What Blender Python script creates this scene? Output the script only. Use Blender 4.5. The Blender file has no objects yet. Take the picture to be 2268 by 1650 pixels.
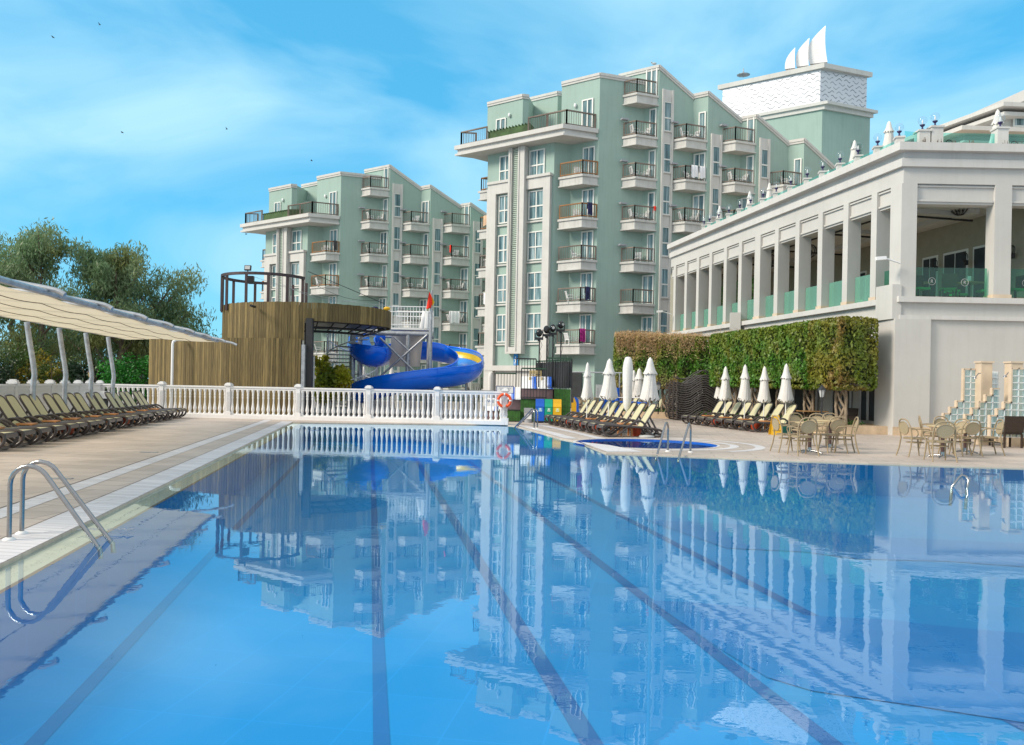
import bpy, math, random
from mathutils import Vector, Matrix
from mathutils.geometry import tessellate_polygon
R_ = math.radians
random.seed(7)
scene = bpy.context.scene
col = scene.collection

# ------------------------------------------------------------ camera
FP = 1850.0; HC = 1.45; RL = .019; XC = 1134.0; YH = 857.0   # focal length in px of a 2268 px wide frame, eye height, roll, horizon
cam_d = bpy.data.cameras.new('camera'); cam = bpy.data.objects.new('camera', cam_d); col.objects.link(cam)
cam_d.sensor_width = 36; cam_d.lens = 36*FP/2268
cam_d.shift_y = (YH-825)/2268.0
cam_d.clip_start = .05; cam_d.clip_end = 3000
_c, _s = math.cos(RL), math.sin(RL)
_r = Vector((_c, 0, _s)); _u = Vector((-_s, 0, _c)); _b = Vector((0, -1, 0))
cam.matrix_world = Matrix(((_r.x, _u.x, _b.x, 0), (_r.y, _u.y, _b.y, 0), (_r.z, _u.z, _b.z, HC), (0, 0, 0, 1)))
scene.camera = cam
scene.render.resolution_x = 1024; scene.render.resolution_y = 745

# ------------------------------------------------------------ world, sun, exposure
SUN_DIR = Vector((-.78, -.30, .56)).normalized()
SUN_EL = math.asin(SUN_DIR.z); SUN_AZ = math.atan2(SUN_DIR.x, SUN_DIR.y)
w = bpy.data.worlds.new('World'); scene.world = w; w.use_nodes = True
nt = w.node_tree; nt.nodes.clear()
def wn(t, **k):
    n = nt.nodes.new(t)
    for a, b in k.items(): setattr(n, a, b)
    return n
out = wn('ShaderNodeOutputWorld'); bg = wn('ShaderNodeBackground')
sky = wn('ShaderNodeTexSky', sky_type='NISHITA', sun_disc=False, sun_elevation=SUN_EL, sun_rotation=SUN_AZ, altitude=0, air_density=1.0, dust_density=.3, ozone_density=3.0)
tc = wn('ShaderNodeTexCoord'); mp = wn('ShaderNodeMapping')
mp.inputs['Scale'].default_value = (1.0, 1.0, 2.3); mp.inputs['Location'].default_value = (1.15, .4, .1); mp.inputs['Rotation'].default_value = (0, .12, 0)
nz = wn('ShaderNodeTexNoise'); nz.inputs['Scale'].default_value = 2.3; nz.inputs['Detail'].default_value = 6; nz.inputs['Roughness'].default_value = .5; nz.inputs['Distortion'].default_value = .6
cr = wn('ShaderNodeValToRGB'); cr.color_ramp.elements[0].position = .38; cr.color_ramp.elements[1].position = .66
cr.color_ramp.elements[0].color = (0, 0, 0, 1); cr.color_ramp.elements[1].color = (.9, .9, .9, 1)
tint = wn('ShaderNodeMix', data_type='RGBA', blend_type='MULTIPLY'); tint.inputs[0].default_value = 1
tint.inputs[7].default_value = (.36, 1.02, 1.16, 1)
ev = wn('ShaderNodeMix', data_type='RGBA', blend_type='MIX'); ev.inputs[0].default_value = .6; ev.inputs[7].default_value = (.80, 3.9, 6.4, 1)
mx = wn('ShaderNodeMix', data_type='RGBA', blend_type='MIX'); mx.inputs[7].default_value = (3.3, 5.7, 6.9, 1)
nt.links.new(tc.outputs['Generated'], mp.inputs[0]); nt.links.new(mp.outputs[0], nz.inputs['Vector'])
nt.links.new(nz.outputs[0], cr.inputs[0]); nt.links.new(cr.outputs[0], mx.inputs[0])
nt.links.new(sky.outputs[0], tint.inputs[6]); nt.links.new(tint.outputs[2], ev.inputs[6]); nt.links.new(ev.outputs[2], mx.inputs[6])
# unseen white cloud veil added overhead and behind the viewer to neutralise blue fill
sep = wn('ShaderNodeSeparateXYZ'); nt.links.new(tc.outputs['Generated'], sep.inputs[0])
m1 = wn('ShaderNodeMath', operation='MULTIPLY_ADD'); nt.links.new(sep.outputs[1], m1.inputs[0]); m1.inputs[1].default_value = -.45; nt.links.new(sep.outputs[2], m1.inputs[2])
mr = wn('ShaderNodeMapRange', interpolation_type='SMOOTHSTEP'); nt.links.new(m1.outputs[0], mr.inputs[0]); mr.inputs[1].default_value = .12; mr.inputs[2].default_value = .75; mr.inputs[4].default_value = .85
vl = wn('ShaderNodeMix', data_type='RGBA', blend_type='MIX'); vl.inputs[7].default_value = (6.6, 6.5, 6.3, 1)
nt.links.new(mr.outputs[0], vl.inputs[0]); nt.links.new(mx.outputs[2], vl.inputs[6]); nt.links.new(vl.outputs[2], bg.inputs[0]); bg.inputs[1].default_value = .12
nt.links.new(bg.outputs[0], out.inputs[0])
sd = bpy.data.lights.new('sun', 'SUN'); sun = bpy.data.objects.new('sun', sd); col.objects.link(sun)
sd.energy = 2.8; sd.angle = R_(18); sd.color = (1, .89, .74)
sun.rotation_euler = SUN_DIR.to_track_quat('Z', 'Y').to_euler()
scene.view_settings.view_transform = 'Standard'; scene.view_settings.look = 'None'
scene.view_settings.exposure = .42; scene.view_settings.gamma = 1

# ------------------------------------------------------------ helpers
def G(x, y, z=0.0):
    """ground point (x, depth) of a spot, from its bearing"""
    a = (x-XC)/FP; b = (YH-y)/FP
    u = a*_c-b*_s; v = a*_s+b*_c
    d = (z-HC)/v
    return Vector((u*d, d, z))
def Pt(x, y, d):
    a = (x-XC)/FP; b = (YH-y)/FP
    u = a*_c-b*_s; v = a*_s+b*_c
    return Vector((u*d, d, HC+v*d))
V = Vector
def V3(p, z=None):
    return V((p[0], p[1], p[2] if z is None else z))

class MB:
    def __init__(s): s.v = []; s.f = []; s.sm = []; s.mi = []; s.cur = 0
    def add(s, vs, fs, smooth=False):
        o = len(s.v); s.v += [V(v) for v in vs]
        for f in fs: s.f.append([i+o for i in f]); s.sm.append(smooth); s.mi.append(s.cur)
        return s
    def box(s, a, b):
        x0, y0, z0 = a; x1, y1, z1 = b
        return s.add([(x0,y0,z0),(x1,y0,z0),(x1,y1,z0),(x0,y1,z0),(x0,y0,z1),(x1,y0,z1),(x1,y1,z1),(x0,y1,z1)],
                     [(0,3,2,1),(4,5,6,7),(0,1,5,4),(1,2,6,5),(2,3,7,6),(3,0,4,7)])
    def obox(s, c, sz, rz=0, ry=0, rx=0):
        m = Matrix.Translation(V(c)) @ Matrix.Rotation(rz, 4, 'Z') @ Matrix.Rotation(ry, 4, 'Y') @ Matrix.Rotation(rx, 4, 'X')
        hx, hy, hz = sz[0]/2, sz[1]/2, sz[2]/2
        vs = [m @ V(p) for p in [(-hx,-hy,-hz),(hx,-hy,-hz),(hx,hy,-hz),(-hx,hy,-hz),(-hx,-hy,hz),(hx,-hy,hz),(hx,hy,hz),(-hx,hy,hz)]]
        return s.add(vs, [(0,3,2,1),(4,5,6,7),(0,1,5,4),(1,2,6,5),(2,3,7,6),(3,0,4,7)])
    def beam(s, a, b, w_, h_):
        a = V(a); b = V(b); d = (b-a)
        if d.length < 1e-5: return s
        d.normalize(); up = V((0,0,1)) if abs(d.z) < .95 else V((0,1,0))
        sd_ = d.cross(up).normalized()*w_/2; u2 = sd_.cross(d).normalized()*h_/2
        vs = [a-sd_-u2, a+sd_-u2, a+sd_+u2, a-sd_+u2, b-sd_-u2, b+sd_-u2, b+sd_+u2, b-sd_+u2]
        return s.add(vs, [(0,3,2,1),(4,5,6,7),(0,1,5,4),(1,2,6,5),(2,3,7,6),(3,0,4,7)])
    def tube(s, pts, r, n=8, closed=False, flat=1.0):
        pts = [V(p) for p in pts]; m = len(pts); rs = r if isinstance(r, (list, tuple)) else [r]*m
        vs = []; prev = None
        for i, p in enumerate(pts):
            if closed: t = pts[(i+1) % m]-pts[i-1]
            else: t = pts[min(i+1, m-1)]-pts[max(i-1, 0)]
            t.normalize()
            if prev is None:
                up = V((0,0,1)) if abs(t.z) < .9 else V((0,1,0))
                a = t.cross(up).normalized()
            else:
                a = prev-t*prev.dot(t)
                a = a.normalized() if a.length > 1e-6 else t.orthogonal().normalized()
            prev = a; b = t.cross(a)
            for k in range(n):
                th = 2*math.pi*k/n
                vs.append(p+a*math.cos(th)*rs[i]+b*math.sin(th)*rs[i]*flat)
        fs = []
        for i in range(m if closed else m-1):
            j = (i+1) % m
            for k in range(n):
                k2 = (k+1) % n
                fs.append((i*n+k, i*n+k2, j*n+k2, j*n+k))
        s.add(vs, fs, True)
        if not closed:
            s.add([vs[k] for k in range(n)], [tuple(range(n))[::-1]]); s.add([vs[(m-1)*n+k] for k in range(n)], [tuple(range(n))])
        return s
    def lathe(s, prof, n=12, at=(0,0,0), smooth=True, wob=0, seed=0):
        vs = []; m = len(prof); rn = random.Random(seed)
        ph = [rn.uniform(0, 6.28) for _ in range(3)]
        for r, z in prof:
            for k in range(n):
                th = 2*math.pi*k/n
                rr = r*(1+wob*(math.sin(th*3+ph[0]+z*2.5)*.45+math.sin(th*7+ph[1]-z*1.7)*.3+(.8+.5*math.sin(k*2.4+ph[2]) if k % 2 else -.9)))
                vs.append((at[0]+rr*math.cos(th), at[1]+rr*math.sin(th), at[2]+z))
        fs = [(i*n+k, i*n+(k+1) % n, (i+1)*n+(k+1) % n, (i+1)*n+k) for i in range(m-1) for k in range(n)]
        s.add(vs, fs, smooth)
        s.add(vs[:n], [tuple(range(n))[::-1]]); s.add(vs[-n:], [tuple(range(n))])
        return s
    def prism(s, poly, z0, z1):
        n = len(poly); zb = z0 if isinstance(z0, (list, tuple)) else [z0]*n; zt = z1 if isinstance(z1, (list, tuple)) else [z1]*n
        area = sum(poly[i][0]*poly[(i+1) % n][1]-poly[(i+1) % n][0]*poly[i][1] for i in range(n))
        idx = list(range(n)) if area > 0 else list(range(n))[::-1]
        vs = [(poly[i][0], poly[i][1], zb[i]) for i in idx]+[(poly[i][0], poly[i][1], zt[i]) for i in idx]
        fs = [tuple(range(n))[::-1], tuple(range(n, 2*n))]+[(i, (i+1) % n, n+(i+1) % n, n+i) for i in range(n)]
        return s.add(vs, fs)
    def quad(s, *p): return s.add(p, [tuple(range(len(p)))])
    def sheet(s, outer, holes, z):
        lists = [[V((p[0], p[1], 0)) for p in outer]]+[[V((p[0], p[1], 0)) for p in h] for h in holes]
        flat = [p for l in lists for p in l]
        tri = tessellate_polygon(lists)
        fs = []
        for a, b, c in tri:
            A, B, C = flat[a], flat[b], flat[c]
            cr_ = (B.x-A.x)*(C.y-A.y)-(B.y-A.y)*(C.x-A.x)
            fs.append((a, b, c) if cr_ > 0 else (a, c, b))
        return s.add([(p.x, p.y, z) for p in flat], fs)
    def sphere(s, c, r, n=12, m=8, sc=(1,1,1)):
        vs = [(c[0], c[1], c[2]+r*sc[2])]
        for i in range(1, m):
            ph = math.pi*i/m
            for k in range(n):
                th = 2*math.pi*k/n
                vs.append((c[0]+r*sc[0]*math.sin(ph)*math.cos(th), c[1]+r*sc[1]*math.sin(ph)*math.sin(th), c[2]+r*sc[2]*math.cos(ph)))
        vs.append((c[0], c[1], c[2]-r*sc[2])); L = len(vs)-1
        fs = [(0, 1+k, 1+(k+1) % n) for k in range(n)]
        fs += [(1+i*n+k, 1+(i+1)*n+k, 1+(i+1)*n+(k+1) % n, 1+i*n+(k+1) % n) for i in range(m-2) for k in range(n)]
        fs += [(L, 1+(m-2)*n+(k+1) % n, 1+(m-2)*n+k) for k in range(n)]
        return s.add(vs, fs, True)
    def merge(s, o, M=None):
        off = len(s.v); s.v += [(M @ v) if M else v.copy() for v in o.v]
        s.f += [[i+off for i in f] for f in o.f]; s.sm += o.sm; s.mi += o.mi
        return s
    def build(s, name, mat, parent=None, label=None):
        me = bpy.data.meshes.new(name)
        off = V((0,0,0))
        if parent is not None:
            p = parent
            while p: off += p.location; p = p.parent
        me.from_pydata([(v.x-off.x, v.y-off.y, v.z-off.z) for v in s.v], [], s.f)
        for m_ in (mat if isinstance(mat, (list, tuple)) else [mat]): me.materials.append(m_)
        me.polygons.foreach_set('use_smooth', s.sm); me.polygons.foreach_set('material_index', s.mi)
        me.update()
        o = bpy.data.objects.new(name, me); col.objects.link(o)
        if parent is not None: o.parent = parent
        if label: o['label'] = label
        return o

def tag(o, label=None, cat=None, group=None, kind=None):
    if label: o['label'] = label
    if cat: o['category'] = cat
    if group: o['group'] = group
    if kind: o['kind'] = kind
    return o
def thing(name, label, cat, loc=(0,0,0), group=None):
    o = bpy.data.objects.new(name, None); o.empty_display_size = .2; col.objects.link(o); o.location = loc
    return tag(o, label, cat, group)
KIDS = {}
def kids(o):
    return [c for c in o.children]
def dup(root, loc, rz=0, label=None, sc=None, group=None):
    def rec(o, parent):
        c = o.copy(); col.objects.link(c)
        if parent is not None: c.parent = parent
        for ch in list(o.children): rec(ch, c)
        return c
    r = rec(root, None); r.location = loc; r.rotation_euler = (0, 0, rz)
    if sc: r.scale = sc if isinstance(sc, (tuple, list)) else (sc, sc, sc)
    if label: r['label'] = label
    if group: r['group'] = group
    return r
class Proto:
    """first place() moves the prototype, later ones copy it"""
    def __init__(s, root): s.root = root; s.used = False
    def place(s, loc, rz=0, label=None, sc=None, group=None):
        if not s.used:
            s.used = True; r = s.root; r.location = loc; r.rotation_euler = (0, 0, rz)
            if sc: r.scale = sc if isinstance(sc, (tuple, list)) else (sc, sc, sc)
            if label: r['label'] = label
            if group: r['group'] = group
            return r
        return dup(s.root, loc, rz, label, sc if sc else (1,1,1), group)

# ------------------------------------------------------------ materials
def mat(name, c, rough=.6, metal=0, var=.12, scale=3.0, bump=0, bscale=60, spec=.5, streak=0):
    m = bpy.data.materials.new(name); m.use_nodes = True; n = m.node_tree; b = n.nodes['Principled BSDF']
    b.inputs['Roughness'].default_value = rough; b.inputs['Metallic'].default_value = metal
    b.inputs['Specular IOR Level'].default_value = spec
    tcn = n.nodes.new('ShaderNodeTexCoord')
    nz_ = n.nodes.new('ShaderNodeTexNoise'); nz_.inputs['Scale'].default_value = scale; nz_.inputs['Detail'].default_value = 6; nz_.inputs['Roughness'].default_value = .6
    n.links.new(tcn.outputs['Object'], nz_.inputs['Vector'])
    rp = n.nodes.new('ShaderNodeValToRGB'); rp.color_ramp.elements[0].position = .3; rp.color_ramp.elements[1].position = .7
    rp.color_ramp.elements[0].color = tuple(x*(1-var) for x in c)+(1,); rp.color_ramp.elements[1].color = tuple(min(1, x*(1+var*.6)) for x in c)+(1,)
    n.links.new(nz_.outputs[0], rp.inputs[0]); last = rp.outputs[0]
    if streak:
        mps = n.nodes.new('ShaderNodeMapping'); mps.inputs['Scale'].default_value = (3.2, 3.2, .22); n.links.new(tcn.outputs['Object'], mps.inputs[0])
        ns = n.nodes.new('ShaderNodeTexNoise'); ns.inputs['Scale'].default_value = 1.6; ns.inputs['Detail'].default_value = 5; ns.inputs['Roughness'].default_value = .65; n.links.new(mps.outputs[0], ns.inputs['Vector'])
        rs = n.nodes.new('ShaderNodeValToRGB'); rs.color_ramp.elements[0].position = .30; rs.color_ramp.elements[1].position = .52
        rs.color_ramp.elements[0].color = (1-streak, 1-streak*1.05, 1-streak*1.15, 1); rs.color_ramp.elements[1].color = (1, 1, 1, 1); n.links.new(ns.outputs[0], rs.inputs[0])
        mxs = n.nodes.new('ShaderNodeMix'); mxs.data_type = 'RGBA'; mxs.blend_type = 'MULTIPLY'; mxs.inputs[0].default_value = 1
        n.links.new(last, mxs.inputs[6]); n.links.new(rs.outputs[0], mxs.inputs[7]); last = mxs.outputs[2]
    n.links.new(last, b.inputs['Base Color'])
    if bump:
        n2 = n.nodes.new('ShaderNodeTexNoise'); n2.inputs['Scale'].default_value = bscale; n2.inputs['Detail'].default_value = 3
        n.links.new(tcn.outputs['Object'], n2.inputs['Vector'])
        bp = n.nodes.new('ShaderNodeBump'); bp.inputs['Strength'].default_value = bump; bp.inputs['Distance'].default_value = .02
        n.links.new(n2.outputs[0], bp.inputs['Height']); n.links.new(bp.outputs[0], b.inputs['Normal'])
    return m
def ramp(n, src, stops):
    r = n.nodes.new('ShaderNodeValToRGB'); e = r.color_ramp.elements
    while len(e) < len(stops): e.new(.5)
    for el, (p, c) in zip(e, stops): el.position = p; el.color = tuple(c)+(1,)
    n.links.new(src, r.inputs[0]); return r
def leafmat(name, c1, c2, c3=None, patch=.5, trans=.25):
    """leaves: random tone per leaf plus large natural patches"""
    m = bpy.data.materials.new(name); m.use_nodes = True; n = m.node_tree; b = n.nodes['Principled BSDF']
    b.inputs['Roughness'].default_value = .45
    g = n.nodes.new('ShaderNodeNewGeometry')
    r1 = ramp(n, g.outputs['Random Per Island'], [(0, tuple(x*.75 for x in c1)), (1, tuple(min(1, x*1.35) for x in c1))])
    col_ = r1.outputs[0]
    r2 = ramp(n, g.outputs['Random Per Island'], [(0, tuple(x*.7 for x in c2)), (1, tuple(min(1, x*1.3) for x in c2))])
    tcn = n.nodes.new('ShaderNodeTexCoord'); nz_ = n.nodes.new('ShaderNodeTexNoise'); nz_.inputs['Scale'].default_value = patch; nz_.inputs['Detail'].default_value = 3
    n.links.new(tcn.outputs['Object'], nz_.inputs['Vector'])
    rr = ramp(n, nz_.outputs[0], [(.44, (0,0,0)), (.58, (1,1,1))])
    mx_ = n.nodes.new('ShaderNodeMix'); mx_.data_type = 'RGBA'
    n.links.new(rr.outputs[0], mx_.inputs[0]); n.links.new(col_, mx_.inputs[6]); n.links.new(r2.outputs[0], mx_.inputs[7])
    last = mx_.outputs[2]
    if c3:
        r3 = ramp(n, g.outputs['Random Per Island'], [(0, tuple(x*.7 for x in c3)), (1, tuple(min(1, x*1.2) for x in c3))])
        nb = n.nodes.new('ShaderNodeTexNoise'); nb.inputs['Scale'].default_value = patch*.8; nb.inputs['Detail'].default_value = 4
        mpn = n.nodes.new('ShaderNodeMapping'); mpn.inputs['Location'].default_value = (7.3, 2.2, 5.5)
        n.links.new(tcn.outputs['Object'], mpn.inputs[0]); n.links.new(mpn.outputs[0], nb.inputs['Vector'])
        rb = ramp(n, nb.outputs[0], [(.52, (0,0,0)), (.64, (1,1,1))])
        m3 = n.nodes.new('ShaderNodeMix'); m3.data_type = 'RGBA'
        n.links.new(rb.outputs[0], m3.inputs[0]); n.links.new(last, m3.inputs[6]); n.links.new(r3.outputs[0], m3.inputs[7]); last = m3.outputs[2]
    n.links.new(last, b.inputs['Base Color'])
    tr = n.nodes.new('ShaderNodeBsdfTranslucent'); n.links.new(last, tr.inputs[0])
    ms = n.nodes.new('ShaderNodeMixShader'); ms.inputs[0].default_value = trans
    o = n.nodes['Material Output']; n.links.new(b.outputs[0], ms.inputs[1]); n.links.new(tr.outputs[0], ms.inputs[2]); n.links.new(ms.outputs[0], o.inputs[0])
    return m
M = {}
M['green'] = mat('green_render', (.315, .43, .385), .85, var=.07, scale=.35, bump=.1, bscale=30, streak=.07)
M['trim'] = mat('offwhite_render', (.57, .555, .535), .8, var=.08, scale=.8, bump=.1, bscale=40, streak=.08)
M['pale'] = mat('cream_render', (.53, .515, .49), .85, var=.08, scale=.45, bump=.12, bscale=30, streak=.04)
M['balc'] = mat('balcony_render', (.54, .53, .51), .8, var=.1, scale=1.3, streak=.15)
M['rail'] = mat('weathered_wood_rail', (.19, .15, .125), .7, var=.5, scale=.7)
M['railo'] = mat('orange_stained_rail', (.30, .14, .05), .7, var=.4, scale=.7)
M['whitepl'] = mat('white_plastic', (.78, .78, .78), .4, var=.03)
M['white'] = mat('white_paint', (.76, .745, .74), .45, var=.06, scale=4, bump=.05)
M['frame'] = mat('window_frame_white', (.70, .70, .67), .45, var=.03)
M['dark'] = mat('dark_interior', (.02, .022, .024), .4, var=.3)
M['black'] = mat('black_metal', (.018, .018, .02), .45, var=.2)
M['steel'] = mat('brushed_steel', (.32, .32, .33), .2, 1, var=.1, scale=20)
M['galv'] = mat('galvanised_pipe', (.42, .44, .47), .42, .55, var=.3, scale=6)
M['brown'] = mat('charcoal_brown_resin', (.058, .047, .046), .3, var=.2, scale=8)
M['sling'] = mat('cream_mesh_sling', (.53, .49, .31), .75, var=.06, scale=8)
M['orange'] = mat('wood_tone_plastic', (.55, .24, .09), .5, var=.2)
M['red'] = mat('terracotta_red_plastic', (.45, .06, .02), .4, var=.2)
M['canvas'] = mat('white_canvas', (.68, .665, .645), .9, var=.06, scale=2)
M['cream'] = mat('cream_shade_cloth', (.60, .52, .38), .9, var=.05, scale=1)
M['greenroof'] = mat('mossy_green_roof', (.055, .11, .035), .8, var=.5, scale=1.2, bump=.3)
M['bark'] = mat('pale_bark', (.27, .21, .15), .9, var=.4, scale=4, bump=.4, bscale=12)
M['barkd'] = mat('grey_bark', (.16, .12, .09), .9, var=.5, scale=3, bump=.4, bscale=10)
M['tan'] = mat('taupe_resin', (.31, .235, .14), .5, var=.08, scale=6)
M['wicker'] = mat('dark_wicker', (.045, .025, .015), .6, var=.5, scale=30, bump=.5, bscale=90)
M['woodtop'] = mat('honey_wood_top', (.46, .26, .11), .35, var=.2, scale=5)
M['yellow'] = mat('yellow_plastic', (.75, .42, .01), .4, var=.05)
M['blue'] = mat('blue_plastic', (.005, .10, .55), .35, var=.08)
M['slide'] = mat('glossy_blue_fibreglass', (.002, .17, 1.0), .18, var=.18, scale=.6)
M['slidein'] = mat('light_blue_fibreglass', (.03, .27, .75), .25, var=.1, scale=.6)
M['slidey'] = mat('yellow_fibreglass', (.80, .52, .02), .3, var=.05)
M['teal'] = mat('green_plastic', (.0, .33, .19), .4, var=.08)
M['bronze'] = mat('brown_steel', (.065, .04, .042), .5, .2, var=.3, scale=2)
M['darkblue'] = mat('navy_plastic', (.02, .015, .09), .35, var=.1)
M['beige'] = mat('beige_plastic', (.58, .44, .20), .45, var=.06)
M['ring'] = mat('orange_lifebuoy', (.85, .09, .01), .45, var=.06)
M['rope'] = mat('frayed_rope', (.55, .54, .53), .9, var=.2)
M['grey'] = mat('grey_plastic', (.33, .34, .37), .5, var=.1)
M['stone'] = mat('travertine', (.60, .45, .30), .6, var=.25, scale=2.2, bump=.15)
M['marble'] = mat('cream_marble', (.62, .49, .36), .5, var=.15, scale=2.5)
M['conc'] = mat('lift_grey', (.45, .46, .46), .6, var=.15)
M['flagr'] = mat('red_cloth', (.80, .03, .01), .8, var=.1)
M['flagy'] = mat('yellow_cloth', (.85, .55, .02), .8, var=.1)
M['pink'] = mat('magenta_towel', (.38, .02, .20), .9, var=.6, scale=6)
M['towelw'] = mat('white_towel', (.78, .77, .80), .95, var=.05, scale=5, bump=.3)
M['towelp'] = mat('peach_towel', (.62, .42, .28), .95, var=.1, scale=5)
M['navy'] = mat('navy_cloth', (.02, .025, .09), .9, var=.8, scale=8)
M['tealcl'] = mat('teal_cloth', (.0, .09, .07), .8, var=.3)
M['stageg'] = mat('green_stained_boards', (.035, .13, .02), .75, var=.5, scale=5, bump=.3)
M['skirt'] = mat('mauve_skirt_board', (.20, .13, .14), .8, var=.15)
M['lampglass'] = mat('amber_lamp_glass', (.70, .52, .24), .3, var=.1)
M['blind'] = mat('black_screen_cloth', (.03, .035, .04), .8, var=.5, scale=8)
M['chute'] = mat('stained_fibreglass', (.50, .46, .42), .5, var=.35, scale=1.0)

def cloth(name, c, fac):
    m = mat(name, c, .9, var=.05, scale=1); n = m.node_tree; b = n.nodes['Principled BSDF']; o = n.nodes['Material Output']
    tr = n.nodes.new('ShaderNodeBsdfTranslucent'); tr.inputs[0].default_value = tuple(c)+(1,)
    ms = n.nodes.new('ShaderNodeMixShader'); ms.inputs[0].default_value = fac
    n.links.new(b.outputs[0], ms.inputs[1]); n.links.new(tr.outputs[0], ms.inputs[2]); n.links.new(ms.outputs[0], o.inputs[0])
    return m
M['cream'] = cloth('cream_shade_cloth', (.80, .70, .52), .5)
M['chute'] = cloth('stained_fibreglass', (.66, .60, .54), .5)
def planks(name, c1, c2, wdt, axis_angle=0):
    m = bpy.data.materials.new(name); m.use_nodes = True; n = m.node_tree; b = n.nodes['Principled BSDF']; b.inputs['Roughness'].default_value = .75
    g = n.nodes.new('ShaderNodeNewGeometry')
    r = ramp(n, g.outputs['Random Per Island'], [(0, tuple(x*.8 for x in c1)), (.5, c1), (1, c2)])
    tcn = n.nodes.new('ShaderNodeTexCoord'); mp_ = n.nodes.new('ShaderNodeMapping'); mp_.inputs['Scale'].default_value = (14, 14, .7)
    nz_ = n.nodes.new('ShaderNodeTexNoise'); nz_.inputs['Scale'].default_value = 2.4; nz_.inputs['Detail'].default_value = 6
    n.links.new(tcn.outputs['Object'], mp_.inputs[0]); n.links.new(mp_.outputs[0], nz_.inputs['Vector'])
    rr = ramp(n, nz_.outputs[0], [(.28, (.42,.42,.40)), (.5, (.85,.84,.80)), (.72, (1.22,1.18,1.1))])
    mm = n.nodes.new('ShaderNodeMix'); mm.data_type = 'RGBA'; mm.blend_type = 'MULTIPLY'; mm.inputs[0].default_value = 1
    n.links.new(r.outputs[0], mm.inputs[6]); n.links.new(rr.outputs[0], mm.inputs[7]); n.links.new(mm.outputs[2], b.inputs['Base Color'])
    return m
M['plank'] = planks('olive_weathered_boards', (.15, .108, .038), (.26, .19, .075), .15)

def glassmat(name, tintc, fac, rough=.02):
    """real pane: tinted see-through plus reflection"""
    m = bpy.data.materials.new(name); m.use_nodes = True; n = m.node_tree
    n.nodes.remove(n.nodes['Principled BSDF']); o = n.nodes['Material Output']
    t = n.nodes.new('ShaderNodeBsdfTransparent'); t.inputs[0].default_value = tintc+(1,)
    d = n.nodes.new('ShaderNodeBsdfDiffuse'); d.inputs[0].default_value = (tintc[0]*.6, tintc[1]*.75, tintc[2]*.72, 1)
    m1 = n.nodes.new('ShaderNodeMixShader'); m1.inputs[0].default_value = fac
    gl = n.nodes.new('ShaderNodeBsdfGlossy'); gl.inputs['Roughness'].default_value = rough
    fr0 = n.nodes.new('ShaderNodeFresnel'); fr0.inputs[0].default_value = 1.5; ge = n.nodes.new('ShaderNodeNewGeometry')
    iv = n.nodes.new('ShaderNodeMath'); iv.operation = 'SUBTRACT'; iv.inputs[0].default_value = 1; n.links.new(ge.outputs['Backfacing'], iv.inputs[1])
    fr = n.nodes.new('ShaderNodeMath'); fr.operation = 'MULTIPLY'; n.links.new(fr0.outputs[0], fr.inputs[0]); n.links.new(iv.outputs[0], fr.inputs[1])
    m2 = n.nodes.new('ShaderNodeMixShader')
    n.links.new(t.outputs[0], m1.inputs[1]); n.links.new(d.outputs[0], m1.inputs[2]); n.links.new(fr.outputs[0], m2.inputs[0])
    n.links.new(m1.outputs[0], m2.inputs[1]); n.links.new(gl.outputs[0], m2.inputs[2]); n.links.new(m2.outputs[0], o.inputs[0])
    return m
M['gglass'] = glassmat('green_tinted_glass', (.50, .80, .70), .04)
M['gglass2'] = glassmat('green_glass_edge_on', (.56, .82, .72), .30)
M['tglass'] = glassmat('turquoise_terrace_glass', (.66, .94, .91), .07)
M['clear'] = glassmat('clear_globe_glass', (.93, .95, .97), .04)

# curtained window glass
m = bpy.data.materials.new('curtained_glass'); m.use_nodes = True; n = m.node_tree; b = n.nodes['Principled BSDF']
b.inputs['Roughness'].default_value = .08; b.inputs['Specular IOR Level'].default_value = .35
tcn = n.nodes.new('ShaderNodeTexCoord'); sp = n.nodes.new('ShaderNodeSeparateXYZ'); n.links.new(tcn.outputs['Object'], sp.inputs[0])
ad = n.nodes.new('ShaderNodeMath'); ad.operation = 'MULTIPLY_ADD'; ad.inputs[1].default_value = 1.9; n.links.new(sp.outputs[0], ad.inputs[0]); n.links.new(sp.outputs[1], ad.inputs[2])
cmb = n.nodes.new('ShaderNodeCombineXYZ'); n.links.new(ad.outputs[0], cmb.inputs[0])
zz = n.nodes.new('ShaderNodeMath'); zz.operation = 'MULTIPLY'; zz.inputs[1].default_value = .06; n.links.new(sp.outputs[2], zz.inputs[0]); n.links.new(zz.outputs[0], cmb.inputs[2])
n1 = n.nodes.new('ShaderNodeTexNoise'); n1.inputs['Scale'].default_value = 5; n1.inputs['Detail'].default_value = 3; n.links.new(cmb.outputs[0], n1.inputs['Vector'])
r1 = ramp(n, n1.outputs[0], [(.33, (.04, .085, .095)), (.5, (.17, .26, .27)), (.66, (.42, .50, .51))])
oi = n.nodes.new('ShaderNodeNewGeometry')
r2 = ramp(n, oi.outputs['Random Per Island'], [(0, (.35, .5, .6)), (.45, (.9, .95, 1)), (1, (1.15, 1.15, 1.15))])
mm = n.nodes.new('ShaderNodeMix'); mm.data_type = 'RGBA'; mm.blend_type = 'MULTIPLY'; mm.inputs[0].default_value = 1
n.links.new(r1.outputs[0], mm.inputs[6]); n.links.new(r2.outputs[0], mm.inputs[7]); n.links.new(mm.outputs[2], b.inputs['Base Color'])
M['curtain'] = m

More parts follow.
